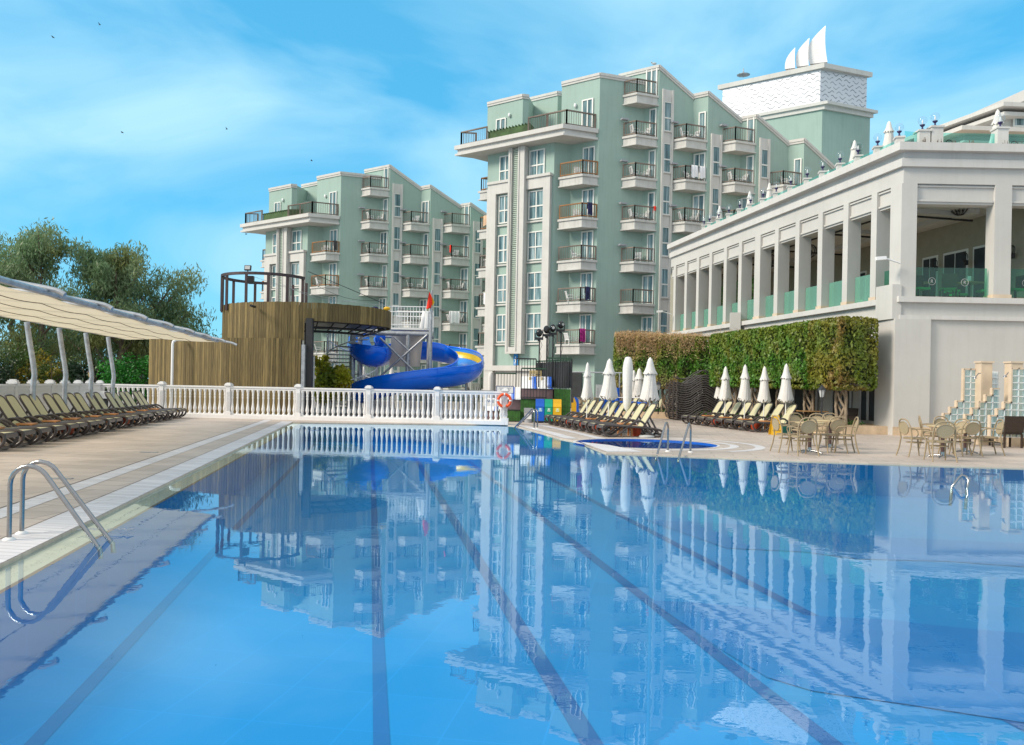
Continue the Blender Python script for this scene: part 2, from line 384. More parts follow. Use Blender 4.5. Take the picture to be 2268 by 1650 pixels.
# perforated wave cladding on the lift tower
m = bpy.data.materials.new('wave_cladding'); m.use_nodes = True; n = m.node_tree; b = n.nodes['Principled BSDF']
b.inputs['Roughness'].default_value = .3; b.inputs['Metallic'].default_value = .35
tcn = n.nodes.new('ShaderNodeTexCoord'); sp = n.nodes.new('ShaderNodeSeparateXYZ'); n.links.new(tcn.outputs['UV'], sp.inputs[0])
def mth(op, a, b_=None, c_=None):
    q = n.nodes.new('ShaderNodeMath'); q.operation = op
    for i, z_ in enumerate((a, b_, c_)):
        if z_ is None: continue
        if hasattr(z_, 'links'): n.links.new(z_, q.inputs[i])
        else: q.inputs[i].default_value = z_
    return q.outputs[0]
Ux, Vy = sp.outputs[0], sp.outputs[1]
wv = mth('MULTIPLY', mth('SINE', mth('MULTIPLY', Ux, 2*math.pi/.8)), .11)
yy = mth('ADD', Vy, wv); fy = mth('FRACT', mth('DIVIDE', yy, .42)); rowi = mth('FLOOR', mth('DIVIDE', yy, .42))
line = mth('LESS_THAN', fy, .19)
fx = mth('FRACT', mth('ADD', mth('DIVIDE', Ux, 1.0), mth('MULTIPLY', rowi, .37))); gap = mth('LESS_THAN', fx, .72)
msk = mth('MULTIPLY', line, gap)
nzv = n.nodes.new('ShaderNodeTexNoise'); nzv.inputs['Scale'].default_value = .45; n.links.new(tcn.outputs['UV'], nzv.inputs['Vector'])
rv = ramp(n, nzv.outputs[0], [(.40, (.12, .13, .15)), (.75, (.42, .44, .48))])
mc = n.nodes.new('ShaderNodeMix'); mc.data_type = 'RGBA'; mc.inputs[6].default_value = (.56, .57, .61, 1)
n.links.new(msk, mc.inputs[0]); n.links.new(rv.outputs[0], mc.inputs[7]); n.links.new(mc.outputs[2], b.inputs['Base Color'])
M['wave'] = m

# paving
def paving(name, c, dirv, w_=.9, h_=.45, joint=.55, var=.22):
    m = bpy.data.materials.new(name); m.use_nodes = True; n = m.node_tree; b = n.nodes['Principled BSDF']; b.inputs['Roughness'].default_value = .55
    tcn = n.nodes.new('ShaderNodeTexCoord'); mp_ = n.nodes.new('ShaderNodeMapping'); mp_.inputs['Rotation'].default_value = (0, 0, dirv)
    n.links.new(tcn.outputs['Object'], mp_.inputs[0])
    br = n.nodes.new('ShaderNodeTexBrick'); br.inputs['Scale'].default_value = 1; br.inputs['Mortar Size'].default_value = .009
    br.inputs['Brick Width'].default_value = w_; br.inputs['Row Height'].default_value = h_; br.offset = .5
    br.inputs['Color1'].default_value = tuple(x*(1+var*.3) for x in c)+(1,); br.inputs['Color2'].default_value = tuple(x*(1-var*.5) for x in c)+(1,)
    br.inputs['Mortar'].default_value = tuple(x*joint for x in c)+(1,)
    n.links.new(mp_.outputs[0], br.inputs['Vector'])
    nz_ = n.nodes.new('ShaderNodeTexNoise'); nz_.inputs['Scale'].default_value = .6; nz_.inputs['Detail'].default_value = 7; n.links.new(mp_.outputs[0], nz_.inputs['Vector'])
    mp2 = n.nodes.new('ShaderNodeMapping'); mp2.inputs['Scale'].default_value = (.35, 6, 1); n.links.new(mp_.outputs[0], mp2.inputs[0])
    nz2 = n.nodes.new('ShaderNodeTexNoise'); nz2.inputs['Scale'].default_value = 2; nz2.inputs['Detail'].default_value = 4; n.links.new(mp2.outputs[0], nz2.inputs['Vector'])
    rr = ramp(n, nz_.outputs[0], [(.3, (.86, .85, .84)), (.7, (1.06, 1.05, 1.04))]); r3 = ramp(n, nz2.outputs[0], [(.3, (.90, .89, .88)), (.65, (1.05, 1.05, 1.05))])
    a = n.nodes.new('ShaderNodeMix'); a.data_type = 'RGBA'; a.blend_type = 'MULTIPLY'; a.inputs[0].default_value = 1
    a2 = n.nodes.new('ShaderNodeMix'); a2.data_type = 'RGBA'; a2.blend_type = 'MULTIPLY'; a2.inputs[0].default_value = 1
    n.links.new(br.outputs[0], a.inputs[6]); n.links.new(rr.outputs[0], a.inputs[7]); n.links.new(a.outputs[2], a2.inputs[6]); n.links.new(r3.outputs[0], a2.inputs[7])
    n.links.new(a2.outputs[2], b.inputs['Base Color'])
    return m
PD = math.atan(.17)
M['deck'] = paving('beige_travertine_paving', (.50, .43, .38), PD, .9, .45)
M['decks'] = paving('beige_coping', (.57, .46, .36), PD, .6, .9, .85)
M['band'] = paving('white_grille_band', (.66, .65, .68), PD, 1.6, .12, .72)
M['plaza'] = paving('grey_paving', (.34, .31, .28), .3, .6, .6)
M['rim'] = mat('submerged_rim', (.66, .50, .40), .5, var=.1, scale=4)

# pool tiles
def poolmat(name, c, grid=.62):
    m = bpy.data.materials.new(name); m.use_nodes = True; n = m.node_tree; b = n.nodes['Principled BSDF']; b.inputs['Roughness'].default_value = .5
    tcn = n.nodes.new('ShaderNodeTexCoord'); mp_ = n.nodes.new('ShaderNodeMapping'); mp_.inputs['Rotation'].default_value = (0, 0, PD); n.links.new(tcn.outputs['Object'], mp_.inputs[0])
    br = n.nodes.new('ShaderNodeTexBrick'); br.offset = 0; br.inputs['Scale'].default_value = 1; br.inputs['Mortar Size'].default_value = .006
    br.inputs['Brick Width'].default_value = grid; br.inputs['Row Height'].default_value = grid
    br.inputs['Color1'].default_value = c+(1,); br.inputs['Color2'].default_value = tuple(x*.94 for x in c)+(1,); br.inputs['Mortar'].default_value = tuple(min(1, x*1.07+.003) for x in c)+(1,)
    n.links.new(mp_.outputs[0], br.inputs['Vector']); n.links.new(br.outputs[0], b.inputs['Base Color'])
    return m
M['pool'] = poolmat('pool_blue_tiles', (.0, .22, .56))
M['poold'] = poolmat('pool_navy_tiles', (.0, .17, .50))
M['pooll'] = poolmat('pool_lane_navy', (.01, .10, .34))
M['poolr'] = poolmat('round_pool_tiles', (.0, .09, .42), .3)
# water
m = bpy.data.materials.new('pool_water'); m.use_nodes = True; n = m.node_tree; n.nodes.remove(n.nodes['Principled BSDF']); o_ = n.nodes['Material Output']
t_ = n.nodes.new('ShaderNodeBsdfTransparent'); t_.inputs[0].default_value = (.84, .98, 1, 1)
gl = n.nodes.new('ShaderNodeBsdfGlossy'); gl.inputs['Roughness'].default_value = .0; gl.inputs[0].default_value = (.76, .93, 1, 1)
fr = n.nodes.new('ShaderNodeFresnel'); fr.inputs[0].default_value = 1.75
ms = n.nodes.new('ShaderNodeMixShader'); bp = n.nodes.new('ShaderNodeBump'); bp.inputs['Strength'].default_value = 1; bp.inputs['Distance'].default_value = 1
tcn = n.nodes.new('ShaderNodeTexCoord')
na = n.nodes.new('ShaderNodeTexNoise'); na.inputs['Scale'].default_value = 4.2; na.inputs['Detail'].default_value = 3; na.inputs['Roughness'].default_value = .55
nb = n.nodes.new('ShaderNodeTexNoise'); nb.inputs['Scale'].default_value = .16; nb.inputs['Detail'].default_value = 2
nc = n.nodes.new('ShaderNodeTexNoise'); nc.inputs['Scale'].default_value = .55; nc.inputs['Detail'].default_value = 1
for q in (na, nb, nc): n.links.new(tcn.outputs['Object'], q.inputs['Vector'])
rb = ramp(n, nb.outputs[0], [(.42, (.16, .16, .16)), (.66, (1, 1, 1))])
def mt2(op, a, b_):
    q = n.nodes.new('ShaderNodeMath'); q.operation = op
    for i, z_ in enumerate((a, b_)):
        if hasattr(z_, 'links'): n.links.new(z_, q.inputs[i])
        else: q.inputs[i].default_value = z_
    return q.outputs[0]
h = mt2('MULTIPLY', mt2('MULTIPLY', na.outputs[0], rb.outputs[0]), .0015)
h = mt2('ADD', h, mt2('MULTIPLY', nc.outputs[0], .0008))
n.links.new(h, bp.inputs['Height']); n.links.new(bp.outputs[0], gl.inputs['Normal']); n.links.new(bp.outputs[0], fr.inputs['Normal'])
ge = n.nodes.new('ShaderNodeNewGeometry')
n.links.new(mt2('MULTIPLY', fr.outputs[0], mt2('SUBTRACT', 1.0, ge.outputs['Backfacing'])), ms.inputs[0]); n.links.new(t_.outputs[0], ms.inputs[1]); n.links.new(gl.outputs[0], ms.inputs[2]); n.links.new(ms.outputs[0], o_.inputs[0])
M['water'] = m

def text_mb(txt, size, origin, right, up, depth=.002):
    """flat lettering as a mesh builder, laid on a surface"""
    c = bpy.data.curves.new('t', 'FONT'); c.body = txt; c.size = size; c.align_x = 'CENTER'; c.align_y = 'CENTER'; c.extrude = depth/2
    o = bpy.data.objects.new('t', c); col.objects.link(o); dg = bpy.context.evaluated_depsgraph_get(); dg.update()
    me = bpy.data.meshes.new_from_object(o.evaluated_get(dg))
    right = V(right).normalized(); up = V(up).normalized(); nn = right.cross(up)
    mb = MB(); mb.add([V(origin)+right*v.co.x+up*v.co.y+nn*v.co.z for v in me.vertices], [tuple(p.vertices) for p in me.polygons])
    bpy.data.objects.remove(o); bpy.data.curves.remove(c); bpy.data.meshes.remove(me)
    return mb
ORD = ['first', 'second', 'third', 'fourth', 'fifth', 'sixth', 'seventh', 'eighth', 'ninth', 'tenth', 'eleventh', 'twelfth', 'thirteenth', 'fourteenth', 'fifteenth', 'sixteenth', 'seventeenth', 'eighteenth', 'nineteenth', 'twentieth']

# ------------------------------------------------------------ ground, deck, pool
PX = lambda y: -3.6-.17*(y-6.23)          # left inner pool edge
NY = 1.6
r_edge = [G(1140, 943), G(1200, 958.5), G(1242, 971), G(1280, 978), G(1342, 1003), G(1452, 1006), G(1716, 1017), G(1979, 1026), G(2268, 1034.7)]
pool = [(PX(NY), NY)]+[(PX(30.73), 30.73), (-.3, 32.0)]+[(p.x, p.y) for p in r_edge]+[(17, 16.3), (24, 15.3), (24, NY)]
NL = (-.986, -.168)                       # outward normal on the left side
def leftstrip(a, b, y0, y1):
    return [(PX(y0)+NL[0]*a, y0+NL[1]*a), (PX(y1)+NL[0]*a, y1+NL[1]*a), (PX(y1)+NL[0]*b, y1+NL[1]*b), (PX(y0)+NL[0]*b, y0+NL[1]*b)]
RIM = .30
water = [(PX(NY)+NL[0]*RIM, NY), (PX(30.73)+NL[0]*RIM, 30.73+.0)]+pool[1:]
rc = V((3.62, 22.45, 0)); rr_ = 1.88
rpool = [(rc.x+rr_*math.cos(t*math.pi/24), rc.y+rr_*math.sin(t*math.pi/24)) for t in range(48)]
g = MB().sheet([(-400,-60),(400,-60),(400,1500),(-400,1500)], [water, rpool], -.05).build('ground', M['plaza']); tag(g, kind='structure')
d_ = MB().sheet([(-22,-8),(30,-8),(30,31.5),(14.6,31.5),(11,50),(-2,50),(-2,33.2),(-20,36.2)], [water, rpool], 0.0).build('pool_deck', M['deck']); tag(d_, kind='structure')
DZ = -.7
f_ = MB(); f_.sheet(pool, [], DZ)
P_ = pool
for i in range(len(P_)):
    a, b = P_[i], P_[(i+1) % len(P_)]
    f_.quad((a[0],a[1],DZ),(b[0],b[1],DZ),(b[0],b[1],-.045),(a[0],a[1],-.045))
tag(f_.build('pool_basin', M['pool']), kind='structure')
rm = MB(); rm.sheet(leftstrip(0, RIM, NY, 30.73), [], -.045); tag(rm.build('pool_rim', M['rim']), kind='structure')
rl = MB(); rl.sheet(leftstrip(-.02, .02, NY, 30.73), [], -.042); tag(rl.build('pool_edge_line', mat('edge_tile', (.22, .08, .06), .5)), kind='structure')
def lane(x5, w_, y0=2, y1=29.5):
    f = lambda y: x5-.17*(y-5)
    return [(f(y0)-w_/2, y0), (f(y0)+w_/2, y0), (f(y1)+w_/2, y1), (f(y1)-w_/2, y1)]
ln = MB()
for x5, w_ in ((-2.78, .11), (-.74, .10), (.53, .14), (2.02, .13), (3.45, .13)):
    ln.sheet(lane(x5, w_, y1=(29.5 if x5 < 1 else 24-2*(x5-2))), [], DZ+.004)
tag(ln.build('lane_marking', M['pooll']), kind='structure')
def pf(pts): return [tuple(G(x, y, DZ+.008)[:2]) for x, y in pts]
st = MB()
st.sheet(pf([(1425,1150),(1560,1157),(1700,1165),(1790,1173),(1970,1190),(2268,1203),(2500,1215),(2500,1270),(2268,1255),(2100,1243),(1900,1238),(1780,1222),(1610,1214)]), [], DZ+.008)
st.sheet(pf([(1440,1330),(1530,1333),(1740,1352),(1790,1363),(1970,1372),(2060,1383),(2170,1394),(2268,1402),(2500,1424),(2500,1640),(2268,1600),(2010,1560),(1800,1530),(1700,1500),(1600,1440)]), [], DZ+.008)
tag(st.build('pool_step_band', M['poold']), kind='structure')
tag(MB().sheet(water, [], -.03).build('water', M['water']), kind='structure')
ce_ = MB()
for i in range(len(water)):
    a, b = water[i], water[(i+1) % len(water)]; ce_.quad((a[0],a[1],-.06),(b[0],b[1],-.06),(b[0],b[1],0),(a[0],a[1],0))
tag(ce_.build('coping_edge', M['decks']), kind='structure')
rp = MB(); rp.sheet(rpool, [], -.6)
for i in range(48):
    a, b = rpool[i], rpool[(i+1) % 48]; rp.quad((a[0],a[1],-.6),(b[0],b[1],-.6),(b[0],b[1],0),(a[0],a[1],0))
tag(rp.build('round_pool_basin', M['poolr']), kind='structure')
tag(MB().sheet(rpool, [], -.035).build('round_pool_water', M['water']), kind='structure')
bd = MB(); bd.sheet(leftstrip(RIM, RIM+.42, NY, 31.3), [], .004); bd.sheet(leftstrip(1.2, 1.48, -2, 32.4), [], .004)
RE = [V((-.3, 32.0, 0))]+[V((p.x, p.y, 0)) for p in r_edge[:3]]
def offs(line, o):
    res = []
    for i, p in enumerate(line):
        t = (line[min(i+1, len(line)-1)]-line[max(i-1, 0)]).normalized(); nn = V((-t.y, t.x, 0)); res.append(p+nn*o)
    return res
a1, a2, a3, a4 = offs(RE, .12), offs(RE, .5), offs(RE, 1.05), offs(RE, 1.35)
for L1, L2 in ((a1, a2), (a3, a4)):
    bd.sheet([(p.x, p.y) for p in L1]+[(p.x, p.y) for p in L2[::-1]], [], .004)
ring = lambda r0, r1, t0, t1: [(rc.x+r0*math.cos(t0+(t1-t0)*i/40), rc.y+r0*math.sin(t0+(t1-t0)*i/40)) for i in range(41)]+[(rc.x+r1*math.cos(t1+(t0-t1)*i/40), rc.y+r1*math.sin(t1+(t0-t1)*i/40)) for i in range(41)]
bd.sheet(ring(rr_, rr_+.07, -.0, 6.27), [], .004); bd.sheet(ring(rr_+.32, rr_+.55, -2.2, 1.7), [], .004); bd.sheet(ring(rr_+.95, rr_+1.2, -1.0, 1.2), [], .004)
bd.sheet([tuple(G(1285,979)[:2]), tuple(G(1350,986)[:2]), tuple(G(1425,1001)[:2]), tuple(G(1345,1001)[:2])], [], .005)
tag(bd.build('coping_band', M['band']), kind='structure')
js = MB(); js.sheet(leftstrip(1.48, 1.51, -2, 32.4), [], .006); js.sheet(leftstrip(.72, .735, -2, 31.3), [], .006)
tag(js.build('joint_line', mat('paving_joint', (.17, .14, .12), .8)), kind='structure')
tx = text_mb('140 CM', .16, G(230, 1172, .009), (1, .06, 0), (.1, 1, 0)).build('depth_marking', M['grey']); tag(tx, kind='structure')
for x, y, lb in ((133, 1059, 'blue and grey drain cover in the left coping, nearest the big ladder'), (695, 948, 'tiny drain cover beside the far left pool corner'), (330, 1001, 'thin dark drain slot cover in the white band left of the pool')):
    p = G(x, y, .01)
    tag(MB().box((p.x-.17, p.y-.05, .002), (p.x+.17, p.y+.05, .012)).build('drain_cover', M['galv']), lb, 'drain cover', 'drain covers in the deck')
# ------------------------------------------------------------ hotels
K = 1850/1650.0
Lf, Rt, Mb_ = V((-.833, .553, 0)), V((.94, .33, 0)), V((.993, .118, 0))
FL = [22.6, 19.5, 16.4, 13.25, 10.15, 7.05, 3.95]       # undersides of the balconies
C0 = V((6.07, 55, 0))
Cc = [C0, C0+Mb_*4.5]
for i in range(4): Cc.append(Cc[-1]+Mb_*3.83)
Qc = [None]+[Cc[i]+Lf*1.15 for i in range(1, 6)]          # inner corners left of Cc[i]
Qa = C0+Lf*2.29; P1 = Qa-V((.93, .36, 0))*1.42; L0 = P1+Lf*6.12
BK = V((1.5, 12, 0))
plastic = None
chair_spots = []
def hotel(ox, oy, oz, label, nm, far=False):
    W = lambda p, z=0: V((ox+p.x, oy+p.y*K, oz+z))
    root = thing('hotel_building', label, 'hotel', (ox+C0.x, oy+C0.y*K, 0))
    NL_ = V((-.553, -.833, 0)); NR = V((.33, -.94, 0))
    def pr(mb, pts, z0, z1):
        q = [W(p) for p in pts]
        mb.prism([(a.x, a.y) for a in q], [z+oz for z in z0] if isinstance(z0, list) else z0+oz, [z+oz for z in z1] if isinstance(z1, list) else z1+oz)
    wall = MB(); trim = MB()
    def tr(a, b, za, zb, n, hgt=.30, pj=.11):
        a2, b2 = a+n*pj, b+n*pj; a3, b3 = a-n*.25, b-n*.25
        for (h0, h1, q) in ((-hgt, -.14, .6), (-.14, 0.06, 1)):
            A, B = a+n*pj*q, b+n*pj*q
            vs = [W(a3, za+h0), W(b3, zb+h0), W(B, zb+h0), W(A, za+h0), W(a3, za+h1), W(b3, zb+h1), W(B, zb+h1), W(A, za+h1)]
            trim.add(vs, [(0,3,2,1),(4,5,6,7),(0,1,5,4),(1,2,6,5),(2,3,7,6),(3,0,4,7)])
    # bays of the long facade; each steps forward and carries a raked parapet
    top = [(24.7, 24.7, 24.7), (25.6, 25.6, 23.8), (23.9, 23.9, 22.25), (22.4, 22.4, 20.7), (20.8, 20.8, 19.0)]
    ext = [3.24, 3.3, 1.15, 1.15, 1.15]
    for i in range(5):
        c = Cc[i]; q2 = Qc[i+1]; l = c+Lf*ext[i]; zr, zc, zq = top[i]
        pr(wall, [l, c, q2, q2+BK, l+BK], 0, [zr, zc, zq, zq, zr])
        tr(c, q2, zc, zq, NR); tr(l, c, zr, zc, NL_)
    pr(wall, [Cc[5]+Lf*1.15, Cc[5], Cc[5]+V((6, 2.2, 0)), Cc[5]+V((6, 14, 0)), Cc[5]+Lf*1.15+BK], 0, 19.0)
    pr(wall, [Qa+V((.01, .02, 0)), P1, L0, L0+V((.94, .33, 0))*1.0, L0+V((2.4, 13, 0)), Qa+V((.6, 12.9, 0))], 0, 20.0)
    pr(wall, [L0+V((.9,.3,0)), L0+V((.9,.3,0))+Lf*.55, L0+V((2, 10, 0))+Lf*.55, L0+V((2, 10, 0))], 0, 20.0)
    # roof-level blocks
    b3 = V((.43, 58.5, 0)); pr(wall, [b3, b3+Lf*3.4, b3+Lf*3.4+V((1, 6, 0)), b3+V((1, 6, 0))+Rt*1.0, b3+Rt*.5], 20, 24.35)
    tr(b3+Lf*3.4, b3, 24.4, 24.4, NL_); tr(b3, b3+Rt*.5, 24.4, 24.4, NR)
    b2 = V((3.2, 59.3, 0)); pr(wall, [b2, b2+Lf*3.0, b2+Lf*3.0+V((1, 4, 0)), b2+V((1, 4, 0))+Rt*2, b2+Rt*2], 20, 24.95)
    tr(b2+Lf*3.0, b2, 25, 25, NL_); tr(b2, b2+Rt*2, 25, 25, NR)
    pr(wall, [b3+Rt*.5+V((0, 1.2, 0)), b3+Rt*1.9+V((0, 1.2, 0)), b3+Rt*2.2+V((0, 3, 0)), b3+Rt*.8+V((0, 3, 0))], 20, 23.2)
    wall.build('wall', M['green'], root)
    # terrace slab
    S1 = V((3.34, 54, 0)); S0 = S1+Lf*9.98; S2 = S1+Rt*2.85
    pr(trim, [S0, S1, S2, S2+Lf*1.2+V((0,1.6,0)), C0+Lf*3.4, P1+V((0,.3,0)), L0+V((0,.4,0)), L0+V((1.4,3,0)), S0+Rt*1.6], 20.3, 20.62)
    i_ = .22
    pr(trim, [S0+Rt*i_-Lf*i_*.3, S1-NL_*i_, S2-NR*i_, S2+Lf*1.2+V((0,1.6,0)), C0+Lf*3.4, P1+V((0,.3,0)), L0+V((0,.4,0)), L0+V((1.4,3,0)), S0+Rt*1.5], 19.98, 20.3)
    pr(trim, [S0+Lf*.0+Rt*.05, S1-NL_*.07, S2-NR*.07, S2+Lf*1.2+V((0,1.6,0)), C0+Lf*3.4, P1+V((0,.3,0)), L0+V((0,.4,0)), L0+V((1.4,3,0)), S0+Rt*1.55], 19.82, 19.98)
    trim.build('parapet', M['trim'], root)
    # green lean-to roof between the terraces
    gr = MB(); a = S1+Lf*3.2-NL_*.45; b = S1+Lf*7.0-NL_*.45; bk = V((.4, 3.2, 0))
    vs = [W(a, 20.62), W(b, 20.62), W(b+bk, 20.62), W(a+bk, 20.62), W(a, 21.35), W(b, 21.35), W(b+bk, 22.1), W(a+bk, 22.1)]
    gr.add(vs, [(0,1,5,4),(1,2,6,5),(2,3,7,6),(3,0,4,7),(4,5,6,7)])
    for k in range(14):
        p, q = a+(b-a)*(k/13), a+bk+(b-a)*(k/13)
        gr.beam(W(p+NL_*.1, 21.36), W(q, 22.13), .06, .09)
    gr.build('green_roof', M['greenroof'], root)
    # rails
    def railing(parent, pts, z0, h, m, thick=.10, post_at=None, nbar=None, inner=None):
        mb = MB()
        for i in range(len(pts)-1):
            p, q = pts[i], pts[i+1]; A, B = W(p, z0), W(q, z0)
            mb.beam(W(p, z0+h), W(q, z0+h), thick, .09); mb.beam(W(p, z0+.12), W(q, z0+.12), .07, .07)
            ln_ = (B-A).length; n = max(3, int(ln_/.19))
            for k in range(1, n):
                c = A.lerp(B, k/n); mb.beam(c+V((0,0,.12)), c+V((0,0,h)), .028, .028)
            npost = max(1, round(ln_/2.0))
            for k in range(npost+1):
                c = A.lerp(B, k/npost); mb.beam(c, c+V((0,0,h+.04)), thick, thick)
        return mb.build('railing', m, parent)
    railing(root, [S1+Lf*7.05-NL_*.35, S1+Lf*9.55-NL_*.35, S1+Lf*9.5+Rt*1.4], 20.62, 1.1, M['rail'], .13)
    railing(root, [S1+Lf*3.2-NL_*.35, S1-NL_*.4+V((.05,0,0)), S2-NR*.3-Rt*.15], 20.62, 1.1, M['rail'], .13)
    # windows and doors
    def window(p, dirv, n, wd, z0, z1, nx=2, zbar=.5, parent=root, name='window', fw=.09, sash=True):
        fr_ = MB(); o = n*.05
        dv = dirv
        def q(s_, z, off): return W(p+dv*s_+n*off, z)
        def bar(s0, s1, za, zb, off=.09):
            vs = [q(s0,za,.01), q(s1,za,.01), q(s1,zb,.01), q(s0,zb,.01), q(s0,za,off), q(s1,za,off), q(s1,zb,off), q(s0,zb,off)]
            fr_.add(vs, [(4,5,6,7),(0,1,5,4),(1,2,6,5),(2,3,7,6),(3,0,4,7)])
        bar(0, fw, z0, z1); bar(wd-fw, wd, z0, z1); bar(fw, wd-fw, z0, z0+fw); bar(fw, wd-fw, z1-fw, z1)
        if zbar: zm = z0+(z1-z0)*zbar; bar(fw, wd-fw, zm-.05, zm+.05, .085)
        for k in range(1, nx): bar(wd*k/nx-.04, wd*k/nx+.04, z0+fw, z1-fw, .08)
        fo = fr_.build(name, M['frame'], parent)
        pn = MB()
        for k in range(nx):
            a_, b_ = wd*k/nx, wd*(k+1)/nx
            for za, zb in (((z0+.05, z0+(z1-z0)*zbar), (z0+(z1-z0)*zbar, z1-.05)) if zbar else ((z0+.05, z1-.05),)):
                pn.quad(q(a_+.02, za, .04), q(b_-.02, za, .04), q(b_-.02, zb, .04), q(a_+.02, zb, .04))
        pn.build('pane', M['curtain'], fo)
        return fo
    # long facade: white strips with tall windows, and balconies in every step
    stripz = {1: (3.4, 23.9), 2: (3.4, 20.8), 3: (3.4, 20.7)}
    wallv = {}
    for i in (1, 2, 3, 4):
        d = (Qc[i+1]-Cc[i]).normalized(); n = V((d.y, -d.x, 0))
        if i in stripz:
            z0, z1 = stripz[i]; mb = MB()
            A = Cc[i]+d*.27; B = Cc[i]+d*1.24
            pr(mb, [A, A+d*.16, A+d*.16+n*.14, A+n*.14], z0, z1); pr(mb, [B-d*.16, B, B+n*.14, B-d*.16+n*.14], z0, z1)
            prevz = z1
            fls = [f for f in FL if f+.74+.5+2.35 < z1+.2]
            for f in fls:
                zt = f+.74+2.75
                pr(mb, [A+d*.16, B-d*.16, B-d*.16+n*.07, A+d*.16+n*.07], zt, prevz if f == fls[0] else prevz); prevz = f+.74+.55
                pr(mb, [A+d*.16, B-d*.16, B-d*.16+n*.16, A+d*.16+n*.16], prevz-.07, prevz)
            pr(mb, [A+d*.16, B-d*.16, B-d*.16+n*.07, A+d*.16+n*.07], z0, prevz)
            mb.build('window_strip', M['trim'], root)
            for f in fls: window(A+d*.17, d, n, .97-.34, f+.74+.57, f+.74+2.74, 1, .45, fw=.05)
    def balcony(cn, A, B, E, Q, f, m, door_wall, idx, hollow=True):
        """A on the wall, B outer corner, E at the next wall corner"""
        mb = MB()
        pr(mb, [A, B, E, Q], f+.06, f+.66)
        s = .12; cB = (A-B).normalized(); cE = (E-B).normalized()
        oB = B-cB*s*.0-(cB+cE)*.11; oA = A-cE*.11; oE = E-cB*.11
        pr(mb, [oA, oB, oE, Q], f+.60, f+.76); pr(mb, [oA, oB, oE, Q], f, f+.08)
        bo = mb.build('balcony', M['balc'], root)
        railing(bo, [A+cE*.06, B+(cB+cE)*.06, E+cB*.06], f+.76, 1.03, m, .09)
        return bo
    rn = random.Random(3 if not far else 9)
    cols = []
    for i in (1, 2, 3, 4):
        E = Cc[i]+V((-.08, .05, 0)); B = E-Rt*1.75; A = B+Lf*1.05
        cols.append((['', 'second', 'third', 'fourth', 'fifth'][i], A, B, E, Qc[i], [f for f in FL if f <= {1: 22.7, 2: 19.6, 3: 19.6, 4: 16.5}[i]], Qc[i], Cc[i]))
    B = C0-Rt*1.29+V((.02,.02,0)); 
    cols.append(('first', B+Lf*1.94, B, C0-Rt*.04, Qa, FL[2:], Qa, C0))
    Rr = L0+Rt*.45; cols.append(('leftmost', Rr+Rt*1.3+Lf*1.25, Rr+Lf*1.25, Rr, Rr+Rt*1.3, FL[2:], None, None))
    for cn, A, B, E, Q, fs, dq, dc in cols:
        for k, f in enumerate(fs):
            m = M['railo'] if (cn in ('first', 'leftmost') and k < 2) else M['rail']
            if cn == 'leftmost':
                bo = MB(); pr(bo, [B, E, E+Rt*1.3, B+Rt*1.3], f+.06, f+.66); pr(bo, [B-Rt*.1+Lf*.1, E-Rt*.1, E+Rt*1.3, B+Rt*1.3+Lf*.1], f+.6, f+.76); pr(bo, [B-Rt*.1+Lf*.1, E-Rt*.1, E+Rt*1.3, B+Rt*1.3+Lf*.1], f, f+.08)
                bo = bo.build('balcony', M['balc'], root); railing(bo, [B+Rt*1.25+Lf*-.05, B+Rt*.06-Lf*.06, E+Rt*.06], f+.76, 1.03, m, .09)
                ctr = (B+E)*.5+Rt*.6
            else:
                bo = balcony(cn, A, B, E, Q, f, m, None, k)
                d = (dc-dq); wl = d.length; d.normalize(); n = V((d.y, -d.x, 0))
                if cn == 'first': window(dq+d*1.0, d, n, 1.0, f+.76, f+.76+2.25, 2, 0, name='door')
                else:
                    if rn.random() < .35: window(dq+d*.12, d, n, .9, f+.76, f+.76+2.2, 2, 0, name='door')
                    else: window(dq+d*.45, d, n, .55, f+.76, f+.76+2.2, 1, .0, name='door')
                ctr = (A+B+E+Q)*.25
            chair_spots.append((nm, cn, k, W(ctr, f+.66), W(B, f+.76), W(A, f+.76), W(E, f+.76), len(fs)))
    # left facade: framed windows and a hanging louvred box
    def tt(Dx):
        r = (Dx-1134)/1650.0
        return (P1.x-r*P1.y)/(r*.553+.833)
    n = NL_
    fm = MB()
    def seg(x0, x1, z0, z1, pj):
        a, b = P1+Lf*tt(x1), P1+Lf*tt(x0)
        pr(fm, [b, a, a+n*pj, b+n*pj], z0, z1)
    seg(1072.5, 1077.5, 0, 17.0, .12); seg(1077.5, 1095, 0, 17.3, .32); seg(1095, 1126, 16.5, 17.3, .32); seg(1199, 1214, 0, 17.3, .3); seg(1161.6, 1199, 16.5, 17.3, .3)
    seg(1160, 1216, 17.3, 17.5, .42); seg(1077, 1126, 17.3, 17.5, .42)
    seg(1126, 1133.4, 4.0, 19.8, .6); seg(1147, 1161.4, 4.0, 19.8, .6); seg(1133.4, 1147, 4.0, 4.5, .6); seg(1133.4, 1147, 4.5, 19.8, .34)
    seg(1129.5, 1131, 4.2, 19.8, .66); seg(1149, 1150.6, 4.2, 19.8, .66)
    for f in (14.1, 11.0, 7.9, 4.8): seg(1095, 1126, f-.12, f, .14); seg(1161.6, 1199, f-.12, f, .14)
    seg(1077, 1216, 2.7, 3.1, .36); seg(1096, 1199, 0, 2.7, .1)
    fm.build('facade_frame', M['trim'], root)
    lv = MB(); a, b = P1+Lf*tt(1146), P1+Lf*tt(1134.5)
    z = 4.6
    while z < 19.6:
        pr(lv, [b+n*.36, a+n*.36, a+n*.44, b+n*.44], z, z+.07); z += .15
    lv.build('louvre', mat('louvre_green_grey', (.46, .56, .48), .7), root)
